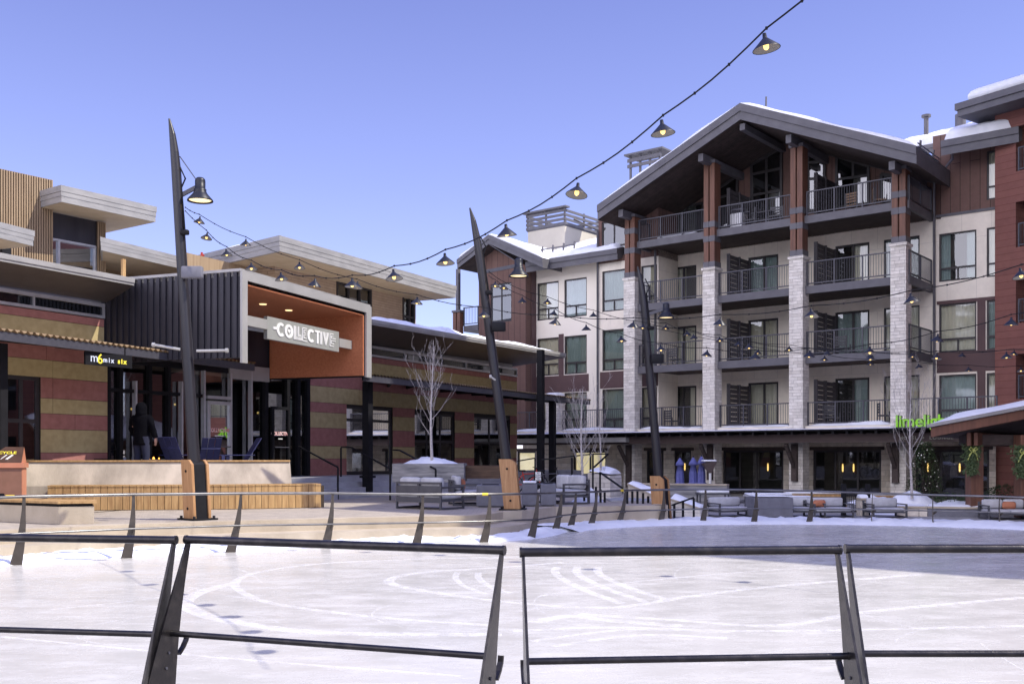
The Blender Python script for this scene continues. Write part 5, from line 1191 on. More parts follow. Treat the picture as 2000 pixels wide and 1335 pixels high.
lamp_post('middle leaning lamp post with a broad plain timber base beside the dark fire tables', 1002, 995, .5, 924, 406, R(-6), (1013, 540, .92), (974, 638, .36, .24, black), ((968, 742, 958, 735),))
lamp_post('farthest leaning lamp post standing in front of the hotel entrance stairs', 1294, 1017, .0, 1251, 520, R(-32), (1301, 621, .86), (1284, 700, .36, .27, black), ())
# ================================================================ strings of cone lamps
def lamp_template():
    b = MB(); b.lathe([(0, .115), (.018, .115), (.022, .085), (.03, .08), (.122, 0), (.124, -.004)], (0, 0, 0), 18)
    s_ = b
    return b
_sh = MB(); _sh.lathe([(0, .135), (.016, .135), (.02, .095), (.03, .085), (.120, .002), (.122, -.004)], (0, 0, 0), 18)
_sh.mi = 1; _sh.lathe([(.116, -.002), (.028, .078), (0, .08)], (0, 0, 0), 18)
_tmp = _sh.build('lamp', [shade_m, shade_in]); lamp_me = _tmp.data; bpy.data.objects.remove(_tmp)
_sh = MB(); _sh.lathe([(0, .07), (.012, .065), (.016, .04), (.026, .012), (.023, -.014), (.010, -.028), (0, -.030)], (0, 0, 0), 10)
_tmp = _sh.build('bulb', bulb_m); bulb_me = _tmp.data; bpy.data.objects.remove(_tmp)
def string_light(label, pts, start, end, cv=8, tilt=0):
    P = [PY(*start)]+[PY(u, v, Y) for u, v, Y in pts]+[PY(*end)]; o = P[0].copy()
    t = thing('string_light', label, 'string light', tuple(o), 0, 'strings of black cone lamps over the rink')
    up = Vector((0, 0, .10)); C_ = [P[0]-o]+[p+up*1.0+Vector((0, 0, .05))-o for p in P[1:-1]]+[P[-1]-o]; b = MB()
    fine = []
    for i in range(len(C_)-1):
        for j in range(6):
            q = j/6; fine.append(C_[i].lerp(C_[i+1], q)-Vector((0, 0, .05*math.sin(math.pi*q)*(1 if 0 < i < len(C_)-2 else .4))))
    fine.append(C_[-1]); b.tube(fine, .008, 6)
    for i in range(0, len(fine), 2): b.bar(fine[i]-Vector((0, 0, .012)), fine[i]+Vector((0, 0, .012)), .02)
    b.build('cable', black, t)
    for p in P[1:-1]:
        l = bpy.data.objects.new('lamp', lamp_me); scene.collection.objects.link(l); l.parent = t; l.location = p-o-Vector((0, 0, .03))
        l.rotation_euler = (R(rnd.uniform(-9, 9)), R(rnd.uniform(-9, 9)), 0)
        k = bpy.data.objects.new('bulb', bulb_me); scene.collection.objects.link(k); k.parent = l; k.location = (0, 0, .02)
string_light('longest string of cone lamps, rising to the top right corner of the picture', [(403, 463, 22.0), (443, 496, 21.2), (491, 523, 20), (550, 543, 18.9), (614, 555, 17.8), (688, 556, 16), (770, 540, 14.3), (870, 510, 13.2), (990, 455, 12.2), (1126, 375, 11.2), (1295, 255, 10.1), (1497, 89, 8.9)], (362, 412, 22.3), (1720, -130, 8))
string_light('string of cone lamps crossing the hotel columns just below the third floor balconies', [(389, 432, 22.2), (480, 476, 22), (585, 521, 21.5), (697, 559, 21), (814, 590, 20.3), (945, 615, 19.8), (1084, 630, 19.4), (1237, 636, 18.8), (1406, 631, 17.6), (1585, 615, 16.4), (1781, 586, 15.4), (1995, 537, 14.6)], (362, 405, 22.3), (2250, 455, 13.4))
string_light('string of cone lamps sagging from the middle post across the second floor balconies', [(967, 557, 26.3), (1020, 588, 26), (1081, 613, 25.3), (1145, 642, 24.6), (1214, 664, 24), (1291, 682, 23.4), (1380, 692, 22.6), (1475, 697, 21.8), (1580, 694, 20.8), (1699, 687, 19.8), (1830, 663, 18.8), (1975, 631, 17.6)], (955, 538, 26.6), (2150, 580, 16.2))
string_light('string of small far cone lamps from the middle post towards the red wing', [(984, 561, 27), (1069, 590, 27.6), (1159, 616, 28.2), (1255, 639, 29), (1342, 652, 29.6), (1406, 664, 30.2), (1442, 672, 30.5), (1541, 682, 31), (1616, 690, 31.5), (1700, 695, 32), (1782, 695, 32), (1879, 694, 32), (1980, 690, 32)], (955, 530, 26.6), (2200, 680, 32))
string_light('string of cone lamps from the farthest post passing in front of the first floor balconies', [(1300, 640, 30.5), (1355, 659, 29), (1463, 678, 26.5), (1582, 692, 25), (1700, 700, 24.5), (1829, 698, 23.6), (1966, 696, 22.8)], (1272, 628, 30.8), (2180, 680, 22))
string_light('lowest string of tiny cone lamps in front of the first floor of the hotel', [(1480, 688, 31), (1610, 701, 31.5), (1700, 710, 32), (1795, 716, 32), (1892, 722, 32), (1994, 723, 32)], (1275, 640, 30.9), (2200, 718, 32))
# ================================================================ bare young trees
def tree(label, u, vb, Y, zb_, vt, spread, seed, cat='tree', branch_from=.22, dens=22):
    r_ = random.Random(seed); h = (vb-vt)/FPX*Y; x = PX(u, Y)
    t = thing('bare_tree', label, cat, (x, Y, zb_), 0, 'young bare trees round the plaza'); tr_ = MB(); N = 10; pts = []; 
    for i in range(N+1): q = i/N; pts.append(Vector((.05*math.sin(q*5+seed)*h*.2, .04*math.cos(q*4+seed)*h*.2, h*q)))
    tr_.tube(pts, [max(.006, .045*(1-q/N)**.8+.004) for q in range(N+1)], 8); tr_.build('trunk', bark, t)
    c = MB()
    def grow(p, d, L, r0, lev):
        n = 5; q = p.copy(); P_ = [q.copy()]
        for i in range(n):
            d = (d+Vector((r_.uniform(-.14, .14), r_.uniform(-.14, .14), .13))).normalized(); q = q+d*L/n; P_.append(q.copy())
            if lev < 3 and i >= 1:
                for _ in range(1):
                    if r_.random() < (.85, .6, .45)[lev]: 
                        dd = (d+Vector((r_.uniform(-.9, .9), r_.uniform(-.9, .9), r_.uniform(-.1, .5)))).normalized(); grow(q.copy(), dd, L*r_.uniform(.3, .5), r0*.5, lev+1)
        c.tube(P_, [max(.0022, r0*(1-i/(n+.5))) for i in range(n+1)], 4, cap=False)
    for k in range(dens):
        q = branch_from+(.95-branch_from)*(k+.5)/dens; i = q*N; p = pts[int(i)].lerp(pts[min(N, int(i)+1)], i-int(i)); an = k*2.4+seed
        env = math.sin(math.pi*min(1, (q-branch_from)/(1-branch_from)*.75+.30)); L = spread*env*r_.uniform(.7, 1.1)
        grow(p, Vector((math.cos(an), math.sin(an), .9+.6*q)).normalized(), L*1.3, .012*(1.2-q), 0)
    c.build('branches', bark, t); return t
tree('bare young tree growing from the snowy concrete planter by the pavilion', 844, 906, 31.5, 1.62, 662, 1.05, 3, dens=24)
tree('slim bare tree behind the grey loveseat near the hotel steps', 1137, 948, 31.5, .5, 728, 1.15, 8, dens=26)
tree('small thin bare tree right of the slim one, against the stone planter wall', 1172, 955, 33.5, .6, 810, .5, 12, dens=12)
tree('bare tree rising from the snow mound below the green hotel sign', 1779, 972, 33.5, .5, 742, 1.5, 21, branch_from=.22, dens=18)
# ================================================================ planters by the pavilion stairs
def planter(label, u0, u1, v0, v1, Y, dep, m, snow_h, cat='planter', capm=None, group=None):
    z1_ = H-(v0-HV)/FPX*Y; z0_ = H-(v1-HV)/FPX*Y; x0_, x1_ = PX(u0, Y), PX(u1, Y)
    t = thing('planter', label, cat, (x0_, Y, z0_), 0, group); b = MB(); w_ = .14; L = x1_-x0_; h = z1_-z0_
    b.box(0, L, 0, w_, 0, h); b.box(0, L, dep-w_, dep, 0, h); b.box(0, w_, w_, dep-w_, 0, h); b.box(L-w_, L, w_, dep-w_, 0, h); b.box(w_, L-w_, w_, dep-w_, 0, h-.08); b.build('wall', m, t)
    if snow_h:
        s_ = MB(); s_.smooth = True; N = 30; vs = []
        for j in range(N//2+1):
            for i in range(N+1):
                a_, q = i/N, j/(N//2); x = w_+(L-2*w_)*a_; y = w_+(dep-2*w_)*q; e = (math.sin(math.pi*a_)*math.sin(math.pi*q))**.8
                vs.append((x, y, h-.07+e*snow_h*(1+.5*noise.noise(Vector((x*2, y*2, u0))))+.05*e*noise.noise(Vector((x*7, y*7, 1)))))
        s_.add(vs, [[j*(N+1)+i, j*(N+1)+i+1, (j+1)*(N+1)+i+1, (j+1)*(N+1)+i] for j in range(N//2) for i in range(N)]); s_.build('snow_heap', snow_m, t)
    return t
planter('long board-marked concrete planter with a snow heap beside the pavilion stairs', 766, 906, 905, 941, 31.0, 2.2, conc_dk, .26)
planter('low dark timber-faced planter between the concrete planter and the middle lamp post', 905, 976, 909, 934, 32.0, 1.6, mat('dark_weathered_timber', (.06, .035, .022), (.14, .085, .05), scale=3, rough=.8, stretch=(.6, 1, 8), bump=.5), 0)
# ================================================================ seat wall with timber bench
def ring(pts, off0, off1, z0, z1, mb, zt0=None, zt1=None):
    a_ = offs(pts, off0); b_ = offs(pts, off1); n = len(pts)
    vs = [(p.x, p.y, z0) for p in a_]+[(p.x, p.y, z0) for p in b_]+[(p.x, p.y, z1) for p in a_]+[(p.x, p.y, z1) for p in b_]
    mb.add(vs, [[i, i+1, 2*n+i+1, 2*n+i] for i in range(n-1)]+[[n+i, 3*n+i, 3*n+i+1, n+i+1] for i in range(n-1)]+[[2*n+i, 2*n+i+1, 3*n+i+1, 3*n+i] for i in range(n-1)]+[[0, 2*n, 3*n, n], [n-1, 2*n-1, 4*n-1, 3*n-1]])
sw = spline([(-13.4, 26.5), (-12.1, 26.95), (-10.0, 27.35), (-8.0, 27.7), (-6.15, 28.35)], 12)
t = thing('seat_wall', 'curved sloping concrete wall behind the slatted timber bench', 'wall', (-10, 27.3, .5)); T = Matrix.Translation((10, -27.3, -.5))
b = MB(); a_ = offs(sw, -.02); f_ = offs(sw, -.36); bk = offs(sw, .22); n = len(sw); zt_ = 1.74
vs = [(p.x, p.y, .5) for p in f_]+[(p.x, p.y, 1.12) for p in f_]+[(p.x, p.y, zt_) for p in a_]+[(p.x, p.y, zt_) for p in bk]+[(p.x, p.y, .5) for p in bk]
b.add(vs, [[k*n+i, k*n+i+1, (k+1)*n+i+1, (k+1)*n+i] for k in range(4) for i in range(n-1)]+[[0, n, 2*n, 3*n, 4*n], [n-1, 5*n-1, 4*n-1, 3*n-1, 2*n-1]]); b.tf(T); b.build('wall_body', conc_wall, t)
b = MB(); ring(sw, -.07, .25, zt_+.004, zt_+.05, b); b.tf(T); b.build('timber_cap', wood_gold, t)
bn = thing('slatted_bench', 'long curved bench of upright golden timber slats in front of the concrete seat wall', 'bench', (-9, 26.8, .5)); T = Matrix.Translation((9, -26.8, -.5))
bp = spline([(-11.95, 26.62), (-11.0, 26.8), (-10.0, 26.98), (-8.0, 27.32), (-6.6, 27.75), (-5.35, 28.4)], 14); fr0 = offs(bp, -.46); L = 0; b = MB(); tp_ = MB()
path = []; 
for i in range(len(fr0)-1):
    m_ = max(1, int((fr0[i+1]-fr0[i]).length/.02))
    for j in range(m_): path.append((fr0[i].lerp(fr0[i+1], j/m_), bp[i].lerp(bp[i+1], j/m_)))
acc = 0; last_ = 0; st = None
for i in range(1, len(path)):
    acc += (path[i][0]-path[i-1][0]).length
    if acc-last_ >= .165:
        (p0, q0), (p1, q1) = path[st or 0], path[i]; d = (p1-p0).normalized(); g_ = d*.006
        o = Vector((d.y, -d.x))*.035
        b.prism([tuple(p0+g_+o), tuple(p1-g_+o), tuple(p1-g_), tuple(p0+g_)], .51, 1.10+rnd.uniform(-.004, .004))
        tp_.prism([tuple(p0+g_+o*1.4), tuple(p1-g_+o*1.4), tuple(q1-g_), tuple(q0+g_)], 1.105, 1.15); last_ = acc; st = i
b.tf(T); b.build('front_slats', wood_gold, bn); tp_.tf(T); tp_.build('seat_boards', wood_gold, bn)
b = MB(); ring(bp, -.44, -.02, .5, 1.09, b); b.tf(T); b.build('carcass', slat_gap, bn)
b = MB(); bkp = [(p.x, p.y) for p in offs(sw, .12)]; b.prism(bkp+[CF.w(ca_(560, -2.5), -2.3), CF.w(ca_(560, -2.5), -.20), CF.w(-12, -.20), (-24, 27.5)][0:4], .3, 1.36); struct('upper_terrace', b, asph)
# blocky concrete bench at the left edge with timber top
cb_ = thing('concrete_bench', 'low concrete bench with a golden timber top at the left edge of the terrace', 'bench', (-9.3, 20.9, .5)); T = Matrix.Translation((9.3, -20.9, -.5))
zz = .92; P1, P2, P3 = PZ(-150, 1010, .5), PZ(114, 1023.5, .5), PZ(184, 1022, .5)
b = MB(); b.prism([P1, P2, P3, (P3[0]-.35, P3[1]+.8), (P2[0]-.3, P2[1]+1.0), (P1[0], P1[1]+1.0)], .5, zz-.06); b.tf(T); b.build('concrete_body', concrete, cb_)
b = MB(); b.prism([(P1[0], P1[1]+.06), (P2[0]+.02, P2[1]+.06), (P3[0]-.06, P3[1]+.06), (P3[0]-.38, P3[1]+.74), (P2[0]-.28, P2[1]+.94), (P1[0], P1[1]+.94)], zz-.06, zz); b.tf(T); b.build('steel_spacer', black, cb_)
b = MB(); b.prism([(P1[0], P1[1]-.03), (P2[0], P2[1]-.03), (P3[0]+.06, P3[1]-.02), (P3[0]-.28, P3[1]+.82), (P2[0]-.28, P2[1]+1.04), (P1[0], P1[1]+1.04)], zz+.002, zz+.05); b.tf(T); b.build('timber_top', wood_gold, cb_)
# recycling bins
def bin_(label, x, y, rz, txt, seed):
    t = thing('recycling_bin', label, 'recycling bin', (x, y, .5), rz, 'pitched-lid bins on the terrace'); W, D, Hh = .82, .78, 1.12
    b = MB(); b.mi = 0; b.box(0, W, 0, D, 0.06, Hh); b.mi = 0; b.box(.04, W-.04, .04, D-.04, 0, .06); b.build('body', bin_br, t)
    b = MB(); b.box(W+.001, W+.012, .03, D-.03, .08, Hh-.01); b.build('sunlit_side', bin_lit, t)  # right side coloured brighter as if sunlit
    b = MB(); b.box(-.04, W+.05, -.04, D+.04, Hh+.001, Hh+.12); b.build('lid_rim', bin_lit, t)
    b = MB(); zt2_ = Hh+.50; b.add([(0, -.02, Hh+.12), (W, -.02, Hh+.12), (W, D+.02, Hh+.12), (0, D+.02, Hh+.12), (0, D*.55, zt2_), (W, D*.55, zt2_)], [[0, 1, 5, 4], [2, 3, 4, 5], [0, 4, 3]]); b.build('lid', mat('dark_brown_lid', (.05, .025, .018), (.08, .04, .03), rough=.5) if 'dark_brown_lid' not in MATS else MATS['dark_brown_lid'], t)
    b = MB(); b.add([(W+.002, -.02, Hh+.12), (W+.002, D+.02, Hh+.12), (W+.002, D*.55, zt2_)], [[0, 1, 2]]); b.build('sunlit_gable', bin_lit, t)  # lid end coloured brighter as if sunlit
    ang = math.atan2(zt2_-Hh-.12, D*.57); b = MB(); M_ = Matrix.Translation((W*.5, D*.28, Hh+.12+(D*.30)*math.tan(ang)+.012)) @ Matrix.Rotation(ang, 4, 'X'); text_mb(b, txt, .13, M_, .004, .003, 'CENTER'); b.build('lettering', yl, t)
    b = MB(); b.tube([(W*.25, -.012, .45), (W*.25, .0, .45)], .07, 16); b.box(W*.2, W*.55, -.008, .0, .40, .52); b.build('round_label', black, t)
    b = MB(); r_ = random.Random(seed)
    for k in range(6): xx = .1+r_.random()*.5; b.bar((xx, .05+.1*r_.random(), Hh+.2), (xx+.12, .15+.1*r_.random(), Hh+.27+.05*r_.random()), .05, .02)
    b.build('sticker', white, t); return t
bx_, by_ = PX(42, 24.3), 24.3; rb = R(18)
bin_('brown recycling bin, right side coloured as sunlit, with a pitched lid left of the seat wall', bx_-.82*math.cos(rb), by_-.82*math.sin(rb), rb, 'RECYCLE', 1)
bin_('brown bin half cut off by the left edge of the picture', bx_-.82*math.cos(rb)*2.15, by_-.82*math.sin(rb)*2.15, rb, 'TRASH', 2)
# ================================================================ chairs on the upper terrace
def adirondack(label, x, y, z, rz, m, grp='slatted low garden chairs on the upper terrace'):
    t = thing('garden_chair', label, 'chair', (x, y, z), rz, grp); b = MB()
    for k in range(3): xx = -.19+.19*k; b.bar((xx, .12, .30), (xx*1.03, .60, 1.06), .18, .022, up=(0, 1, 0))
    b.bar((-.28, .42, .76), (.28, .42, .76), .03, .05)
    b.build('backrest', m, t); b = MB()
    for k in range(5): q = k/4; b.bar((-.27, -.38+.5*q, .38-.1*q), (.27, -.38+.5*q, .38-.1*q), .105, .02, up=(0, .2, 1))
    b.build('seat', m, t)
    for s_ in (-1, 1):
        b = MB(); b.box(s_*.30-.025, s_*.30+.025, -.42, -.33, 0, .55); b.build('leg', m, t)
        b = MB(); b.bar((s_*.30, -.40, .36), (s_*.30, .62, .02), .03, .11); b.build('leg', m, t)
        b = MB(); b.prism([(s_*.34-.07, -.48), (s_*.34+.07, -.48), (s_*.34+.05, .38), (s_*.34-.05, .38)], .552, .575); b.build('armrest', m, t)
    return t
tz = 1.365
blk = mat('black_plastic', (.03, .032, .04), (.05, .052, .065), rough=.4)
def chair_at(label, u, Y, rz, m): adirondack(label, PX(u, Y), Y, tz, rz, m)
chair_at('black slatted garden chair turned sideways behind the recycling bin', 26, 28.0, R(150), blk)
chair_at('black slatted garden chair showing its back, left end of the seat wall', 70, 28.3, R(175), blk)
chair_at('black slatted garden chair seen from the side near the striped wall', 112, 28.9, R(110), blk)
chair_at('navy slatted garden chair behind the tall lamp post', 349, 29.0, R(165), blue_pl)
chair_at('navy slatted garden chair facing left beside the pale framed door', 466, 29.8, R(-62), blue_pl)
chair_at('navy slatted garden chair in shadow right behind the tall lamp post', 405, 30.4, R(-150), blue_pl)
tc = thing('wire_chair', 'thin black wire chair in front of the striped wall', 'chair', (PX(202, 29), 29, tz)); b = MB()
for s_ in (-1, 1): b.tube([(s_*.24, -.2, 0), (s_*.24, -.18, .45), (s_*.26, -.2, .7), (s_*.26, .25, .72), (s_*.22, .28, .0)], .012, 6)
b.tube([(-.26, .25, .72), (-.2, .3, .92), (.2, .3, .92), (.26, .25, .72)], .012, 6); b.build('frame', black, tc); b = MB(); b.box(-.22, .22, -.2, .22, .44, .46); b.build('seat', black, tc)
# fire pit
fp = thing('fire_pit', 'low round fire pit with small orange flames behind the seat wall', 'fire pit', (PX(312, 29.3), 29.3, tz)); b = MB(); b.lathe([(0, 0), (.55, 0), (.6, .42), (.5, .45), (.45, .36), (0, .36)], (0, 0, 0), 24); b.build('bowl', furn, fp)
b = MB(); r_ = random.Random(2)
for k in range(12): a_ = r_.random()*6.3; rr = .38*r_.random()**.5; x, y = rr*math.cos(a_), rr*math.sin(a_); h = .08+.10*r_.random(); b.lathe([(.0, .0), (.04, .05), (.03, h*.5), (.008, h), (0, h)], (x, y, .36), 7)
b.build('flame', fire_m, fp)
# ================================================================ outdoor sofas and fire tables
def sofa(label, x, y, z, rz, W=1.7, D=.85, pillow=None, grp='grey outdoor sofas and lounge chairs', back=True):
    t = thing('outdoor_sofa', label, 'outdoor sofa', (x, y, z), rz, grp)     # back along +y, open to -y
    b = MB(); f = .05
    for sx in (-1, 1):
        X = sx*(W/2-f/2)
        b.box(X-f/2, X+f/2, -D/2, -D/2+f, 0, .60); b.box(X-f/2, X+f/2, D/2-f, D/2, 0, .72); b.box(X-f/2, X+f/2, -D/2+f, D/2-f, .55, .60); b.box(X-f/2, X+f/2, -D/2+f, D/2-f, .0, .05); b.box(X-f/2, X+f/2, -D/2+f, D/2-f, .20, .25)
    b.box(-W/2+f, W/2-f, D/2-f, D/2, .67, .72); b.box(-W/2+f, W/2-f, D/2-f+.01, D/2-.01, .36, .62); b.box(-W/2+f, W/2-f, D/2-f, D/2, .18, .32); b.box(-W/2+f, W/2-f, -D/2, -D/2+f, .20, .26); b.box(-W/2+f, W/2-f, -D/2+f, D/2-f, .20, .235); b.box(-.03, .03, D/2-f, D/2, .32, .67)
    b.build('frame', furn, t)
    n = 2 if W > 1.3 else 1; w_ = (W-2*f-.02)/n
    for k in range(n):
        x0_ = -W/2+f+.01+k*w_; b = MB(); b.rbox(x0_+.01, x0_+w_-.01, -D/2+.02, D/2-f-.01, .25, .42, .05); b.build('seat_cushion', cush, t)
        b = MB(); b.rbox(x0_+.01, x0_+w_-.01, D/2-f-.20, D/2-f-.01, .43, .84, .06); b.build('back_cushion', cush, t)
    if z == 0: t.scale = (1, 1, .70)
    if pillow: b = MB(); b.rbox(-W/2+.1+pillow, -W/2+.5+pillow, D/2-.42, D/2-.27, .43, .74, .07); b.build('pillow', terra, t)
    return t
def fbox(label, x0, x1, y0, y1, z0, z1, rz=0, snowy=0, m=box_m):
    cx, cy = (x0+x1)/2, (y0+y1)/2; t = thing('fire_table', label, 'fire table', (cx, cy, z0), rz, 'slate-grey fire tables'); w_, d_ = (x1-x0)/2, (y1-y0)/2; b = MB(); b.box(-w_, w_, -d_, d_, .03, z1-z0); b.box(-w_+.05, w_-.05, -d_+.05, d_-.05, 0, .03)
    b.build('casing', m, t, bevel=.012); b = MB(); b.box(-w_*.6, w_*.6, -d_*.4, d_*.4, z1-z0+.001, z1-z0+.02); b.build('burner_cover', black, t)
    if snowy: b = MB(); b.rbox(-w_*.9, w_*.9, -d_*.8, d_*.8, z1-z0+.021, z1-z0+snowy, .02); b.build('snow_cover', snow_m, t)
    return t
def sx(u, Y): return PX(u, Y)
sofa('two-seat grey sofa seen from behind with its open right side showing, below the stairs', sx(840, 27.4), 27.4, .5, R(145), 1.55, 1.0)
sofa('grey lounge chair with a terracotta pillow behind the first sofa', sx(912, 29.4), 29.4, .5, R(100), 1.15, .95, pillow=.3)
fbox('slate fire table directly left of the middle lamp post base', sx(931, 28.2), sx(985, 28.2), 28.0, 29.0, .5, 1.1)
fbox('square slate fire table right of the middle lamp post base', sx(1020, 28.6), sx(1049, 28.6), 28.5, 29.2, .5, 1.12, snowy=.08)
fbox('square slate fire table between another table and the grey loveseat', sx(1056, 28.6), sx(1086, 28.6), 28.55, 29.2, .5, 1.12)
sofa('grey loveseat with tall back cushions against the stair wall', sx(1098, 30.4), 30.4, .5, R(-58), 1.5, .95)
# small notice board
nb = thing('notice_sign', 'small white notice on a post reading NO ALCOHOL BEYOND THIS POINT', 'sign', (sx(1051, 31), 31, .5)); b = MB(); w_ = 11/2000*31; z0_ = H-(939-HV)/FPX*31-.5; z1_ = H-(921-HV)/FPX*31-.5
b.box(-w_/2, w_/2, 0, .01, z0_, z1_); b.build('sign_board', white, nb); b = MB(); b.box(-.02, .02, .011, .04, 0, z1_-.02); b.build('post', black, nb); b = MB()
for k, tx in enumerate(('NO', 'ALCOHOL', 'BEYOND', 'THIS', 'POINT')): text_mb(b, tx, .05, MT(0, -.004, z1_-.055*(k+1)), .002, .001, 'CENTER')
b.build('lettering', black, nb)
# ---------------------------------------------------------------- handrails
def handrail(label, pts, legs, r=.024, pick=None, cat='handrail', foot=None):
    """pts: (u,v,Y) of the bar; legs: (index, v_foot)"""
    P = [PY(*p) for p in pts]; o = P[0].copy(); t = thing('handrail', label, cat, (o.x, o.y, o.z-1), 0, 'thin black stair handrails'); o = Vector((o.x, o.y, o.z-1)); b = MB()
    for i in range(len(P)-1): b.bar(P[i]-o, P[i+1]-o, .045, .045)
    b.build('rail', black, t)
    for i, vf in legs:
        p = P[i]; z = H-(vf-HV)/FPX*p.y; b = MB(); b.box(p.x-o.x-.028, p.x-o.x+.028, p.y-o.y-.028, p.y-o.y+.028, z-o.z, p.z-o.z-.02); b.build('post', black, t)
    if pick:
        for (u, v0, v1, Y) in pick: p = PY(u, v0, Y); q = PY(u, v1, Y); b = MB(); b.box(p.x-o.x-.032, p.x-o.x+.032, p.y-o.y-.03, p.y-o.y+.03, q.z-o.z, p.z-o.z); b.build('baluster', black, t)
    return t
handrail('left black handrail of the pavilion stairs, beside the bench end', [(583, 871, 35.8), (660, 912, 33.2)], [(1, 981)])
handrail('middle black handrail of the pavilion stairs with an upper post', [(666, 873, 35.6), (686, 873, 35.4), (762, 915, 32.6)], [(0, 935), (2, 978)])
handrail('right black handrail of the pavilion stairs in front of the planter tree', [(768, 878, 34.0), (781, 879, 33.6), (851, 916, 30.6)], [(2, 938)])
handrail('handrail rising to the hotel stair landing with its row of black balusters', [(1058, 897, 33.5), (1158, 886, 33.0), (1188, 886, 32.8), (1160, 912, 32.5)], [(1, 985)], pick=[(1117, 893, 940, 33.2), (1141, 948, 978, 30.8), (1149, 948, 980, 30.8), (1164, 950, 987, 31), (1173, 955, 987, 31), (1181, 958, 988, 31)])
handrail('sloping handrail down the hotel stairs with four tall black balusters', [(1172, 922, 32.5), (1216, 953, 30.5)], [(0, 990)], pick=[(1225, 956, 1008, 30.2), (1235, 957, 1000, 30.4), (1245, 958, 1009, 30.2), (1256, 962, 1010, 30.2), (1266, 968, 992, 30.6)])
handrail('handrail climbing right of the farthest lamp post with three balusters', [(1312, 986, 30.6), (1355, 971, 30.8)], [(1, 1018)], pick=[(1317, 985, 1018, 30.6), (1334, 977, 1018, 30.7)])
handrail('small handrail beside the parked bicycles near the pavilion corner', [(1010, 900, 36), (1045, 894, 36)], [(1, 940)])
# ---------------------------------------------------------------- low walls and stairs between the terrace and the hotel
def stone_wall(label, pts, z0, z1, dep, m=stone_w, cap=True, snow_h=0, cat='wall', name='stone_wall'):
    """pts: plan line; z1 scalar or per-point"""
    p0 = pts[0]; t = thing(name, label, cat, (p0[0], p0[1], z0)); n = len(pts); pv = [Vector(p)-Vector(p0) for p in pts]; bk = offs(pv, dep); zz = z1 if isinstance(z1, (list, tuple)) else [z1]*n; b = MB()
    vs = [(p.x, p.y, 0) for p in pv]+[(p.x, p.y, zz[i]-z0) for i, p in enumerate(pv)]+[(p.x, p.y, zz[i]-z0) for i, p in enumerate(bk)]+[(p.x, p.y, 0) for p in bk]
    b.add(vs, [[k*n+i, k*n+i+1, (k+1)*n+i+1, (k+1)*n+i] for k in range(3) for i in range(n-1)]+[[0, n, 2*n, 3*n], [n-1, 4*n-1, 3*n-1, 2*n-1]]); b.build('wall_body', m, t)
    if cap:
        f_ = offs(pv, -.03); g_ = offs(pv, dep+.03); b = MB(); h = [z-z0 for z in zz]
        vs = [(p.x, p.y, h[i]+.002) for i, p in enumerate(f_)]+[(p.x, p.y, h[i]+.06) for i, p in enumerate(f_)]+[(p.x, p.y, h[i]+.06) for i, p in enumerate(g_)]+[(p.x, p.y, h[i]+.002) for i, p in enumerate(g_)]
        b.add(vs, [[k*n+i, k*n+i+1, (k+1)*n+i+1, (k+1)*n+i] for k in range(3) for i in range(n-1)]+[[0, n, 2*n, 3*n], [n-1, 4*n-1, 3*n-1, 2*n-1]]); b.build('coping', concrete, t)
    if snow_h:
        s_ = MB(); s_.smooth = True; K = 6; M_ = 40; vs = []
        for j in range(K+1):
            for i in range(M_+1):
                q = i/M_*(n-1); k = min(n-2, int(q)); f_ = q-k; p = pv[k].lerp(pv[k+1], f_); r_ = bk[k].lerp(bk[k+1], f_); c = p.lerp(r_, j/K); z = (zz[k]*(1-f_)+zz[k+1]*f_)-z0+.062
                e = math.sin(math.pi*j/K)**.6*min(1, i/2, (M_-i)/2); vs.append((c.x, c.y, z+e*snow_h*(.8+.7*noise.noise(Vector((c.x*1.7+p0[0], c.y*1.7, 0))))))
        s_.add(vs, [[j*(M_+1)+i, j*(M_+1)+i+1, (j+1)*(M_+1)+i+1, (j+1)*(M_+1)+i] for j in range(K) for i in range(M_)]); s_.build('snow_cap', snow_m, t)
    return t
PYx = lambda u, Y: (PX(u, Y), Y)
stone_wall('grey stone planter wall with a snow top behind the loveseat and black balusters', [PYx(1148, 34), PYx(1170, 33.4), PYx(1192, 33.2)], .3, [1.35, 1.30, 1.25], .9, m=stone, cap=False, snow_h=.15)
stone_wall('stone stair wall descending right of the balusters, topped with snow', [PYx(1226, 33.6), PYx(1275, 32.6)], -.02, [.95, .62], .5, snow_h=.13)
stone_wall('stone stair wall right of the farthest lamp post, snow on its sloping top', [PYx(1308, 32.6), PYx(1368, 32.0)], -.02, [.50, .22], .6, m=stone, snow_h=.12)
stone_wall('long pale retaining wall behind the closed blue parasols', [PYx(1246, 38.5), PYx(1420, 37.2)], -.02, .82, .4, m=conc_dk, snow_h=0)
b = MB()
for k in range(4): b.box(PX(1192, 31.5), PX(1300, 31.5), 30.4+.34*k, 34, -.02+.14*k, .12+.14*k)
struct('stairs', b, MATS['blue_grey_concrete'])
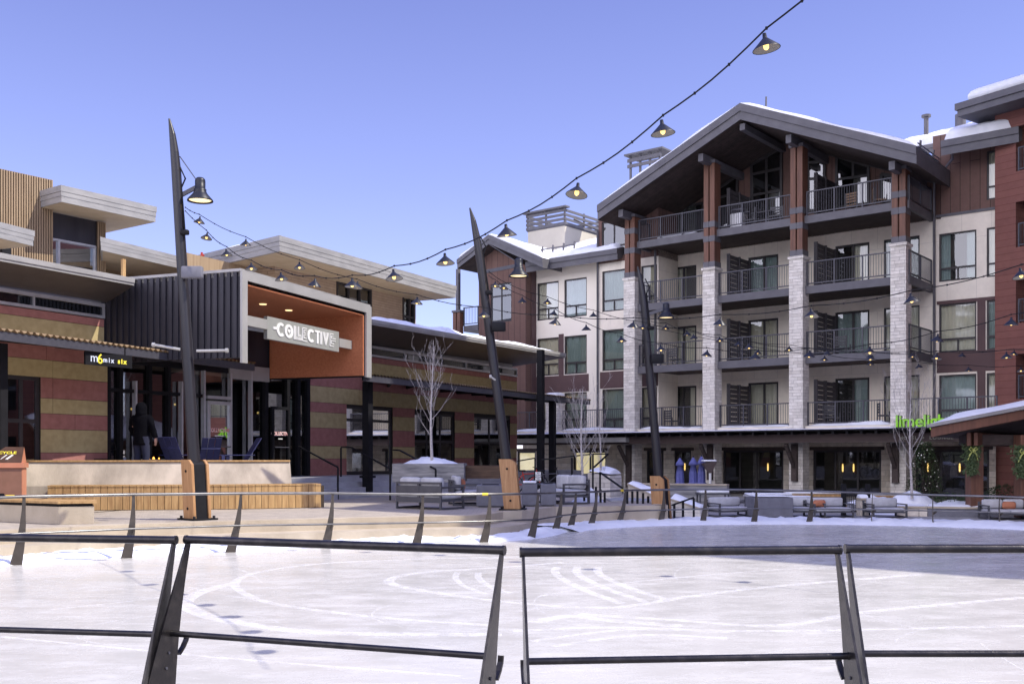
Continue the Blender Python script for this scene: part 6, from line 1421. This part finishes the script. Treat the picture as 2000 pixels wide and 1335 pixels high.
# ---------------------------------------------------------------- furniture by the hotel
sofa('grey lounge chair with its back to the stair wall, left of the big fire table', sx(1424, 32.6), 32.6, 0, R(20), 1.25, .9)
fbox('large slate fire table with thin snow on top in the middle of the hotel terrace', sx(1470, 31.6), sx(1546, 31.6), 31.4, 32.6, 0, .62, snowy=.05)
sofa('grey lounge chair right of the big fire table', sx(1575, 32.4), 32.4, 0, R(-8), 1.05, .9)
sofa('grey sofa with a terracotta pillow beside the wire gate', sx(1618, 32.2), 32.2, 0, R(6), 1.3, .9, pillow=.1)
sofa('grey lounge chair in front of the snow mound, by the gate post', sx(1728, 32.0), 32.0, 0, R(4), 1.1, .8)
sofa('grey chaise with a terracotta pillow at the right edge of the picture', sx(1965, 31.0), 31.0, 0, R(-6), 1.35, .9, pillow=.5)
stone_wall('low buff stone wall under the snow mound', [PYx(1752, 32.6), PYx(1811, 32.4)], -.02, .25, .5, snow_h=.05)
stone_wall('long slate-grey low wall right of the snow mound', [PYx(1812, 32.4), PYx(1935, 31.8)], -.02, .25, .5, m=box_m, snow_h=.07)
stone_wall('rough stone pier between the wire gate and the lounge chair', [PYx(1680, 32.6), PYx(1697, 32.6)], -.02, .50, .4, m=stone_w, snow_h=.1)
for (lab, u0, u1, Y, v0, v1) in (('golden timber bench back left of the wire gate', 1534, 1645, 36.5, 964, 981), ('reddish timber bench back right of the wire gate', 1702, 1756, 36.3, 967, 982)):
    t = thing('timber_bench', lab, 'bench', (PX(u0, Y), Y, -.0)); z1_ = H-(v0-HV)/FPX*Y; z0_ = H-(v1-HV)/FPX*Y; L = PX(u1, Y)-PX(u0, Y); b = MB()
    for k in range(3): q = (z1_-z0_)/3; b.box(0, L, 0, .05, z0_+q*k+.008, z0_+q*(k+1)-.008)
    b.build('backrest', wood_gold, t); b = MB(); b.box(0, L, -.5, -.02, z0_-.12, z0_-.06); b.build('seat', wood_gold, t)
    for x in (.08, L-.16): b = MB(); b.box(x, x+.08, -.45, .03, 0, z0_-.12); b.build('leg', furn, t)
    b = MB(); b.rbox(0, L, -.02, .12, z1_, z1_+.07, .03); b.build('snow_cap', snow_m, t)
# wire gate
gt = thing('wire_gate', 'black framed wire mesh gate between two dark posts on the hotel terrace', 'gate', (PX(1645, 32.9), 32.9, 0)); b = MB(); gx = PX(1700, 32.9)-PX(1645, 32.9)
for x in (0, gx-.13): b = MB(); b.box(x, x+.13, 0, .13, 0, 1.0); b.build('post', black, gt)
b = MB(); b.box(.15, gx-.15, .04, .08, .10, .14); b.box(.15, gx-.15, .04, .08, .62, .66)
for k in range(9): x = .17+(gx-.34)*k/8; b.box(x-.006, x+.006, .05, .065, .14, .62)
for k in range(7): z = .18+.065*k; b.box(.15, gx-.15, .066, .075, z-.005, z+.005)
b.build('mesh_panel', black, gt)
# snow mound
def mound(label, u, Y, rx, ry, h, z=0, seed=0):
    s_ = MB(); s_.smooth = True; N, M_ = 40, 14; vs = []
    for j in range(M_+1):
        for i in range(N):
            a_ = 2*math.pi*i/N; q = j/M_; e = math.cos(q*math.pi/2)**1.5 if q < 1 else 0; x, y = rx*q*math.cos(a_), ry*q*math.sin(a_)
            vs.append((x, y, -.02+h*e*(1+.12*noise.noise(Vector((x*1.5, y*1.5, seed)))) + (.07*noise.noise(Vector((x*4, y*4, seed)))*(1-q))))
    s_.add(vs, [[j*N+i, j*N+(i+1) % N, (j+1)*N+(i+1) % N, (j+1)*N+i] for j in range(M_) for i in range(N)]); o = s_.build('snow_mound', snow_m); o.location = (PX(u, Y), Y, z); return tag(o, label, 'snow mound')
mound('tall smooth snow mound round the foot of the tree below the green sign', 1778, 34.0, 1.5, 1.0, .74, .0, 3)
mound('low snow heap between the loveseat and the stone planter wall', 1148, 31.6, .55, .5, .45, .5, 5)
mound('wide low snow bank beside the reddish porch posts', 1870, 34.5, 1.5, .7, .32, .12, 7)
for k, (u0, u1, Y) in enumerate(((1655, 1760, 34.6),)):
    mound('flat snow strip behind the wire gate', (u0+u1)/2, Y, 1.1, .5, .28, .3, 9)
# closed parasols
def parasol(label, u, Y, vt, vb, s=1):
    h0 = H-(vb-HV)/FPX*Y; h1 = H-(vt-HV)/FPX*Y; t = thing('closed_parasol', label, 'parasol', (PX(u, Y), Y, 0), rnd.random()*3, 'closed blue parasols by the hotel wall'); b = MB(); n = 24; vs = []; prof = [(0, .25), (.06, .22), (.16, .12), (.45, .125), (.72, .085), (.73, .145), (.80, .135), (.93, .06), (1, .015)]; L = h1-h0
    for q, r_ in prof:
        for j in range(n): a_ = 2*math.pi*j/n; rr = r_*(1+.38*(1 if j % 3 == 0 else -.5)*(1-q*.6)); vs.append((rr*math.cos(a_), rr*math.sin(a_), h0+L*q+(.04*(j % 3) if q == 0 else 0)))
    b.smooth = True; b.add(vs, [[i*n+j, i*n+(j+1) % n, (i+1)*n+(j+1) % n, (i+1)*n+j] for i in range(len(prof)-1) for j in range(n)]); b.build('canopy', blue_fab, t)
    b = MB(); b.tube([(0, 0, 0), (0, 0, h1+.05)], .025, 8); b.build('pole', black, t); b = MB(); b.lathe([(0, 0), (.3, 0), (.3, .06), (.05, .1), (0, .1)], (0, 0, 0), 14); b.build('foot', black, t)
parasol('leftmost closed blue parasol in front of the dark doorway', 1328, 39.5, 893, 951)
parasol('middle closed blue parasol of the three by the hotel wall', 1354, 39.2, 892, 951)
parasol('rightmost closed blue parasol of the three, touching its neighbour', 1370, 39.0, 890, 951)
ht = thing('square_parasol', 'brown half-folded square parasol on a white pole beside the blue parasols', 'parasol', (PX(1387, 38.5), 38.5, 0)); Yq = 38.5; b = MB(); z1_ = H-(901-HV)/FPX*Yq; z0_ = H-(923-HV)/FPX*Yq
b.add([(-.30, -.3, z1_-.06), (.20, -.3, z1_), (.20, .3, z1_), (-.30, .3, z1_-.06), (-.06, -.05, z0_), (.06, -.05, z0_), (.06, .05, z0_), (-.06, .05, z0_)], [[3, 2, 1, 0], [0, 1, 5, 4], [1, 2, 6, 5], [2, 3, 7, 6], [3, 0, 4, 7], [4, 5, 6, 7]]); b.build('canopy', mat('brown_canvas', (.12, .09, .085), (.17, .13, .12), rough=.9), ht)
b = MB(); b.tube([(0, 0, 0), (0, 0, z0_)], .05, 8); b.build('pole', white, ht); b = MB(); b.rbox(-.3, .2, -.28, .28, z1_, z1_+.07, .03); b.build('snow_cap', snow_m, ht)
# hammock-like windscreens and stored lounge pieces behind the seating
def tabl(label, u, Y, w_, d_, h, m=furn, name='low_table', cat='table', snowy=.0):
    t = thing(name, label, cat, (PX(u, Y), Y, 0)); b = MB(); b.box(-w_/2, w_/2, -d_/2, d_/2, h-.05, h); b.build('table_top', m, t)
    for x in (-w_/2+.04, w_/2-.09):
        for y in (-d_/2+.04, d_/2-.09): b = MB(); b.box(x, x+.05, y, y+.05, 0, h-.05); b.build('leg', furn, t)
    if snowy: b = MB(); b.rbox(-w_/2+.03, w_/2-.03, -d_/2+.03, d_/2-.03, h, h+snowy, .03); b.build('snow_cover', snow_m, t)
tabl('low snow-covered table behind the left lounge chair', 1392, 35.5, 1.1, .7, .62, snowy=.10)
tabl('long low table with a pale top behind the big fire table', 1500, 35.6, 1.6, .6, .55, m=cush, snowy=.07)
tabl('small grey table between the fire table and the golden bench', 1560, 34.8, .8, .6, .5, m=white, snowy=.05)
for lab, u0, u1, Y, v0, v1 in (('pale sagging wind cloth left of the big fire table', 1420, 1470, 36.0, 962, 983), ('pale sagging wind cloth behind the low grey table', 1472, 1532, 36.4, 962, 984)):
    t = thing('wind_cloth', lab, 'wind screen', (PX(u0, Y), Y, 0)); L = PX(u1, Y)-PX(u0, Y); z1_ = H-(v0-HV)/FPX*Y; z0_ = H-(v1-HV)/FPX*Y; b = MB(); b.smooth = True; N = 16; vs = []
    for j in (0, 1, 2):
        for i in range(N+1): q = i/N; vs.append((L*q, .12*math.sin(q*9)+.1*j, z1_-.25*math.sin(math.pi*q)*(1-j/2)-(z1_-z0_)*j/2))
    b.add(vs, [[j*(N+1)+i, j*(N+1)+i+1, (j+1)*(N+1)+i+1, (j+1)*(N+1)+i] for j in range(2) for i in range(N)]); b.build('cloth', cush, t)
    for x in (0, L): b = MB(); b.tube([(x, 0, 0), (x, 0, z1_+.03)], .02, 6); b.build('pole', pale_al, t)
# bicycles rack with red bike shapes near pavilion corner
def bike(label, u, Y, m, rz):
    t = thing('bicycle', label, 'bicycle', (PX(u, Y), Y, .5), rz, 'bicycles parked at the pavilion corner')
    for x in (-.5, .5):
        b = MB(); n = 20; pts = [(x+.31*math.cos(2*math.pi*i/n), 0, .33+.31*math.sin(2*math.pi*i/n)) for i in range(n+1)]; b.tube(pts, .022, 6, cap=False); b.build('wheel', black, t)
    b = MB()
    for p, q in (((-.5, 0, .33), (-.1, 0, .33)), ((-.1, 0, .33), (-.22, 0, .82)), ((-.2, 0, .72), (.33, 0, .75)), ((-.1, 0, .33), (.34, 0, .68)), ((.5, 0, .33), (.34, 0, .9)), ((-.5, 0, .33), (-.2, 0, .72))): b.tube([p, q], .02, 6)
    b.build('frame', m, t); b = MB(); b.rbox(-.34, -.1, -.06, .06, .82, .88, .02); b.build('saddle', black, t); b = MB(); b.tube([(.30, -.25, .98), (.34, 0, .95), (.30, .25, .98)], .015, 6); b.tube([(.34, 0, .9), (.34, 0, .96)], .015, 6); b.build('handlebar', black, t)
bike('red bicycle leaning at the pavilion corner', 1031, 38.5, redp, R(20)); bike('dark bicycle parked right of the red one, behind the notice', 1070, 38.0, steel, R(-15))
# ---------------------------------------------------------------- porch roof at the right (porte-cochere)
pc = thing('hotel_porch', 'red timber porch with a snow-laden pitched roof at the right edge', 'porch', (14, 31, 0)); T = Matrix.Translation((-14, -31, 0))
Yf = 31.0; xa, za = PX(1818, Yf), H-(853-HV)/FPX*Yf; xb_ = PX(2000, Yf); zb2 = H-(818-HV)/FPX*Yf; sl2 = (zb2-za)/(xb_-xa); xpk = xa+7.0; zpk2 = za+7*sl2; yb_ = 39.5
def skew(mb):
    for k_, v_ in enumerate(mb.v): mb.v[k_] = (v_[0]+(v_[1]-Yf)*.78, v_[1], v_[2])
b = MB()
for (x0_, z0_, x1_, z1_) in ((xa, za, xpk, zpk2), (xpk, zpk2, xpk+7, za)):
    b.add([(x0_, Yf, z0_), (x1_, Yf, z1_), (x1_, Yf, z1_+.28), (x0_, Yf, z0_+.28), (x0_, yb_, z0_), (x1_, yb_, z1_), (x1_, yb_, z1_+.28), (x0_, yb_, z0_+.28)], [[0, 1, 2, 3], [4, 7, 6, 5], [0, 4, 5, 1], [3, 2, 6, 7], [0, 3, 7, 4], [1, 5, 6, 2]])
skew(b); b.tf(T); pr = b.build('pitched_roof', wood_tim, pc)
b = MB()
for (x0_, z0_, x1_, z1_) in ((xa+.1, za, xpk, zpk2), (xpk, zpk2, xpk+6.9, za)): b.poly([(x0_, Yf+.08, z0_-.004), (x1_, Yf+.08, z1_-.004), (x1_, yb_, z1_-.004), (x0_, yb_, z0_-.004)])
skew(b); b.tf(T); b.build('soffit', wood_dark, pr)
b = MB()
for (x0_, z0_, x1_, z1_) in ((xa-.08, za+.28, xpk, zpk2+.28), (xpk, zpk2+.28, xpk+7.08, za+.28)): b.add([(x0_, Yf-.1, z0_), (x1_, Yf-.1, z1_), (x1_, Yf-.1, z1_+.1), (x0_, Yf-.1, z0_+.1), (x0_, yb_, z0_), (x1_, yb_, z1_), (x1_, yb_, z1_+.1), (x0_, yb_, z0_+.1)], [[0, 1, 2, 3], [4, 7, 6, 5], [0, 4, 5, 1], [3, 2, 6, 7], [0, 3, 7, 4], [1, 5, 6, 2]])
skew(b); b.tf(T); b.build('metal_edge', metal_g, pr)
s_ = MB(); s_.smooth = True; N, M_ = 48, 14; vs = []
for j in range(M_+1):
    for i in range(N+1):
        x = xa+.02+14*i/N*.998; y = Yf+.0+(yb_-Yf)*j/M_; z = za+sl2*(7-abs(x-xpk))+.385; e = min(i, N-i, 2)/2; ej = min(j, 1.5)/1.5
        vs.append((x, y-(.12 if j == 1 else 0), z+(.34*math.sqrt(e*min(1, ej))*(.8+.5*noise.noise(Vector((x*.5, y*.5, 2))))) if e > 0 and ej > 0 else z+.02))
s_.add(vs, [[j*(N+1)+i, j*(N+1)+i+1, (j+1)*(N+1)+i+1, (j+1)*(N+1)+i] for j in range(M_) for i in range(N)]); skew(s_); s_.tf(T); s_.build('roof_snow', snow_m, pr)
for u, Y, w_ in ((1903, 32.2, .40), (2001, 31.6, .46)):
    x = PX(u, Y); b = MB(); b.box(x-w_/2, x+w_/2, Y-w_/2, Y+w_/2, 0, 2.55); b.tf(T); b.build('timber_post', wood_tim, pc, bevel=.015)
b = MB(); x = PX(1866, 31.8); 
for dx in (-.17, .05): b.box(x+dx, x+dx+.12, 31.5, 39, 2.22, 2.62)
skew(b); b.tf(T); b.build('roof_beam', wood_tim, pc)
b = MB(); b.box(PX(1880, 32.2), xpk+6, 31.95, 32.45, 2.24, 2.56); b.tf(T); b.build('cross_beam', wood_dark, pc)
# wreaths
def wreath(label, u, Y, v, seed):
    r_ = random.Random(seed); t = thing('hanging_wreath', label, 'wreath', (PX(u, Y), Y, H-(v-HV)/FPX*Y), 0, 'evergreen swags with pale bows on the porch posts'); b = MB()
    for k in range(900):
        q = r_.random()**.8; z = .38-.95*q; w_ = .27*(1-q*.55); c = Vector((r_.gauss(0, w_*.55), -.1+r_.gauss(0, .07), z)); d = Vector((r_.gauss(0, .6), r_.gauss(0, .4)-.3, -1+r_.random()*.9)).normalized(); s_ = d.cross(Vector((r_.random(), 1, r_.random()))).normalized(); L = r_.uniform(.07, .17)
        b.add([c, c+d*L*.5+s_*.022, c+d*L, c+d*L*.5-s_*.022], [[0, 1, 2, 3]])
    b.build('evergreen_sprays', leafm, t); b = MB(); b.smooth = True
    for sx_ in (-1, 1): b.tube([(0, -.22, .16), (sx_*.08, -.27, .24), (sx_*.13, -.25, .18), (sx_*.07, -.24, .12), (0, -.22, .16)], .022, 8); b.tube([(0, -.24, .14), (sx_*.10, -.25, .02), (sx_*.15, -.22, -.16)], [.014, .024, .02], 6)
    b.lathe([(0, .06), (.05, .03), (.05, -.03), (0, -.06)], (0, -.3, .12), 8); b.build('bow', mat('pale_green_ribbon', (.38, .42, .10), (.5, .55, .18)) if 'pale_green_ribbon' not in MATS else MATS['pale_green_ribbon'], t)
wreath('evergreen swag with a pale green bow on the left porch post', 1894, 31.9, 888, 4); wreath('evergreen swag with a pale green bow on the right porch post', 1992, 31.3, 892, 9)
def shrub(label, u, Y, w_, h, z=0, seed=0, lights=False, cat='shrub', nm='shrub', n=900):
    r_ = random.Random(seed); t = thing(nm, label, cat, (PX(u, Y), Y, z)); b = MB()
    for k in range(n):
        q = r_.random(); rr = w_*(1-q*.75 if lights else math.sqrt(max(.05, 1-(q*2-1)**2)))*.5*r_.random()**.35; a_ = r_.random()*6.28; c = Vector((rr*math.cos(a_), rr*math.sin(a_)*.7, h*q)); d = Vector((math.cos(a_)+r_.gauss(0, .5), math.sin(a_)+r_.gauss(0, .5), r_.gauss(0, .5))).normalized(); s_ = d.cross(Vector((r_.random(), r_.random(), 1))).normalized(); L = r_.uniform(.06, .15)
        b.add([c, c+d*L*.5+s_*.02, c+d*L, c+d*L*.5-s_*.02], [[0, 1, 2, 3]])
    b.build('foliage', leafm, t)
    for k in range(3): bb = MB(); a_ = k*2; bb.tube([(0, 0, 0), (math.cos(a_)*w_*.1, math.sin(a_)*w_*.1, h*.6)], [.02, .008], 5); bb.build('stem', wood_dark, t)
    if lights:
        bb = MB()
        for k in range(46): q = r_.random(); rr = w_*(1-q*.75)*.5; a_ = r_.random()*6.28; bb.lathe([(0, .02), (.018, 0), (0, -.02)], (rr*math.cos(a_), rr*math.sin(a_)*.7, h*q), 5)
        bb.build('fairy_lights', mat('cool_fairy_light', (.9, .9, .9), emit=(1, .93, .8), es=.12), t)
shrub('dark evergreen shrub behind the right end of the slate wall', 1962, 33.4, 1.3, .75, .2, 3)
shrub('low dark shrub in the snow left of the porch post', 1857, 34.8, 1.2, .5, .1, 5)
shrub('small evergreen tree with tiny white fairy lights beside the glazed corner', 1806, 37.6, 1.7, 2.4, 0, 8, lights=True, cat='christmas tree', nm='lit_evergreen', n=1800)
# ---------------------------------------------------------------- hotel roof sign
SY = G0-.75; sg = HF.root('hotel_roof_sign', 'green illuminated lower-case limelight letters standing on the snowy canopy roof', 'sign')
a0g = ha(1748, SY); zg = hz(1748, 838, SY); hg = (hz(1748, 818, SY)-zg)
b = MB(); text_mb(b, 'limelight', hg*1.62, MT(a0g, SY, zg+.10), .05, .010, spacing=.96); me_w = max(v[0] for v in b.v)-min(v[0] for v in b.v)
targ = ha(1858, SY)-a0g
for i in range(len(b.v)): b.v[i] = (a0g+(b.v[i][0]-a0g)*targ/me_w, b.v[i][1], b.v[i][2])
b.build('lettering', lime, sg)
vb = [(x, y+.10, z) for x, y, z in b.v]; bb = MB(); text_mb(bb, 'limelight', hg*1.62, MT(a0g, SY, zg+.10), .08, .022, spacing=.96); bb.v = [(a0g+(x-a0g)*targ/me_w, y+.08, z) for x, y, z in bb.v]; bb.build('channel_backs', black, sg)
b = MB(); b.box(a0g-.1, a0g+targ+.3, SY+.10, SY+.16, zg+.0, zg+.06); b.box(a0g-.1, a0g+targ+.3, SY+.10, SY+.16, zg+hg*.75, zg+hg*.8)
for k in range(5): x = a0g+targ*k/4; b.box(x, x+.05, SY+.16, SY+.6, zg+.1, zg+.15); b.box(x, x+.05, SY+.12, SY+.16, zg, zg+hg)
b.build('support_frame', black, sg)
b = MB(); text_mb(b, 'HOTEL  +  LOUNGE', .20, MT(ha(1756, SY+.6), SY+.62, hz(1756, 858, SY+.6)), .03, .003, spacing=1.25); b.build('lettering', mat('dull_bronze_letter', (.22, .21, .17), (.3, .29, .24)), sg)
# ---------------------------------------------------------------- furniture on the balconies
def bchair(label, a, b_, z, rz, m):
    x, y = HF.w(a, b_); t = thing('balcony_chair', label, 'chair', (x, y, z), HF.rz+rz, 'chairs on the hotel balconies'); q = MB(); q.box(-.28, .28, -.28, .28, .38, .44); q.build('seat', m, t); q = MB()
    for k in range(4): q.box(-.28, .28, .25, .29, .52+.12*k, .60+.12*k)
    q.build('backrest', m, t)
    for sx_ in (-1, 1): q = MB(); q.box(sx_*.28-.025, sx_*.28+.025, -.28, -.23, 0, .62); q.build('leg', furn, t); q = MB(); q.box(sx_*.28-.025, sx_*.28+.025, .24, .29, 0, .98); q.build('leg', furn, t)
bw_ = mat('balcony_chair_wood', (.20, .12, .07), (.28, .18, .11))
bchair('wooden slatted chair turned away on the top right balcony', ha(1669, 1.2), 1.2, DK[3], R(170), bw_)
bchair('dark wooden chair at the right end of the top right balcony', ha(1718, 1.0), 1.0, DK[3], R(120), bw_)
bchair('dark dining chair right of the table on the top middle balcony', ha(1515, 1.0), 1.0, DK[3], R(10), furn)
bchair('dark dining chair left of the table on the top middle balcony', ha(1470, 1.0), 1.0, DK[3], R(-90), furn)
bchair('dark low chair on the second floor left balcony', ha(1318, 1.6), 1.6, DK[1], R(180), furn)
bchair('dark low chair on the first floor terrace of the left bay', ha(1312, 1.6), 1.6, DK[0], R(160), furn)
bchair('dark low chair on the second floor right balcony by the screen', ha(1645, 1.8), 1.8, DK[1], R(180), furn)
bchair('dark low chair on the first floor right terrace by the screen', ha(1625, 1.8), 1.8, DK[0], R(180), furn)
bchair('dark low chair at the right end of the first floor terrace', ha(1728, 1.2), 1.2, DK[0], R(120), furn)
x, y = HF.w(ha(1492, 1.2), 1.2); t = thing('balcony_table', 'dark dining table on the top middle balcony', 'table', (x, y, DK[3]), HF.rz); b = MB(); b.box(-.5, .5, -.4, .4, .70, .74); b.build('table_top', furn, t)
for sx_ in (-.42, .38):
    for sy_ in (-.34, .3): b = MB(); b.box(sx_, sx_+.04, sy_, sy_+.04, 0, .70); b.build('leg', furn, t)
x, y = HF.w(ha(1443, .9), .9); t = thing('gas_grill', 'steel gas grill on the top middle balcony beside the brown column', 'grill', (x, y, DK[3]), HF.rz); b = MB(); b.box(-.35, .35, -.22, .22, .12, .82); b.build('cabinet', pale_al, t); b = MB(); b.rbox(-.36, .36, -.24, .24, .83, 1.08, .08); b.build('lid', steel, t)
b = MB(); b.box(.37, .62, -.2, .2, .78, .82); b.build('side_shelf', steel, t); b = MB(); b.tube([(-.25, -.28, .93), (.25, -.28, .93)], .02, 6); b.build('handle', black, t)
# ================================================================ person at the fire pit
def person():
    Y = 28.05; x = PX(276, Y); z = 1.36
    t = thing('person', 'person in a dark hooded coat and jeans seen from behind at the fire pit', 'person', (x, Y, z), R(-14))
    k = (H-(787-HV)/FPX*Y-z)/1.80
    J = [(0, 0, .98), (0, .01, 1.12), (0, .02, 1.32), (0, .02, 1.48), (0, -.0, 1.56), (0, .03, 1.66),
         (-.10, 0, .93), (-.12, .02, .52), (-.12, -.02, .08), (-.13, .14, .04), (.10, 0, .93), (.12, .05, .52), (.12, .0, .08), (.14, .16, .04),
         (-.16, .01, 1.42), (-.28, .02, 1.17), (-.25, .15, .97), (.16, .01, 1.42), (.30, .02, 1.17), (.33, .10, .93)]
    Rr = [.15, .14, .17, .13, .065, .095, .105, .07, .05, .045, .105, .07, .05, .045, .06, .045, .035, .06, .045, .035]
    Ed = [(0, 1), (1, 2), (2, 3), (3, 4), (4, 5), (0, 6), (6, 7), (7, 8), (8, 9), (0, 10), (10, 11), (11, 12), (12, 13), (3, 14), (14, 15), (15, 16), (3, 17), (17, 18), (18, 19)]
    me = bpy.data.meshes.new('body'); me.from_pydata([tuple(c*k for c in j) for j in J], Ed, []); o = bpy.data.objects.new('body', me); scene.collection.objects.link(o); o.modifiers.new('skin', 'SKIN')
    for n in range(len(J)): me.skin_vertices[0].data[n].radius = (Rr[n]*k, Rr[n]*k*(.75 if n < 4 else 1)); me.skin_vertices[0].data[n].use_root = (n == 0)
    s_ = o.modifiers.new('sub', 'SUBSURF'); s_.levels = s_.render_levels = 2; me.materials.append(skin); o.parent = t
    S_ = Matrix.Scale(k, 4)
    b = MB(); b.smooth = True; n = 20; rings = [(.76, .215, .165), (.80, .22, .17), (1.0, .215, .16), (1.15, .21, .155), (1.32, .245, .17), (1.43, .265, .16), (1.50, .20, .135), (1.54, .09, .09)]; vs = []
    for z_, rx, ry in rings:
        for i in range(n): a = 2*math.pi*i/n; w_ = 1+.03*math.sin(a*5+z_*9); vs.append((rx*w_*math.cos(a), .01+ry*w_*math.sin(a), z_))
    b.add(vs, [[q*n+i, q*n+(i+1) % n, (q+1)*n+(i+1) % n, (q+1)*n+i] for q in range(len(rings)-1) for i in range(n)]+[list(range(n))[::-1]])
    for s1, pts in ((-1, [(-.17, .01, 1.45), (-.25, .015, 1.38), (-.285, .02, 1.17), (-.275, .09, 1.05), (-.25, .15, .97)]), (1, [(.17, .01, 1.45), (.25, .015, 1.38), (.30, .02, 1.17), (.32, .06, 1.05), (.33, .10, .95)])): b.tube(pts, [.085, .092, .08, .072, .065], 12)
    b.tf(S_); b.build('coat', coat, t)
    b = MB(); b.smooth = True
    for s1 in (-1, 1): b.tube([(s1*.095, 0, .97), (s1*.10, 0, .85), (s1*.12, .03, .52), (s1*.12, .0, .28), (s1*.12, -.01, .07)], [.125, .125, .09, .08, .085], 14)
    b.tf(S_); b.build('trousers', denim, t)
    b = MB(); b.lathe([(0, .20), (.06, .19), (.11, .15), (.135, .08), (.14, .0), (.135, -.07), (.15, -.13), (.10, -.15), (0, -.15)], (0, .0, 1.63), 18); b.tf(S_); b.build('hood', coat, t)
    for s1 in (-.12, .12): b = MB(); b.rbox(s1-.055, s1+.055, -.12, .2, 0, .10, .04); b.tf(S_); b.build('shoe', black, t)
    b = MB(); hx = Vector((.335, .11, .90)); b.rbox(hx.x-.022, hx.x+.022, hx.y-.045, hx.y+.045, hx.z-.09, hx.z+.04, .02)
    for q, L in enumerate((.065, .075, .072, .058)): y_ = hx.y+.035-.022*q; b.tube([(hx.x, y_, hx.z-.08), (hx.x-.006, y_, hx.z-.08-L*.55), (hx.x-.024, y_, hx.z-.08-L)], [.010, .009, .007], 6)
    b.tube([(hx.x-.01, hx.y+.04, hx.z-.02), (hx.x-.02, hx.y+.065, hx.z-.06), (hx.x-.03, hx.y+.06, hx.z-.09)], [.012, .010, .008], 6); b.tf(S_); b.build('hand', skin, t)
person()
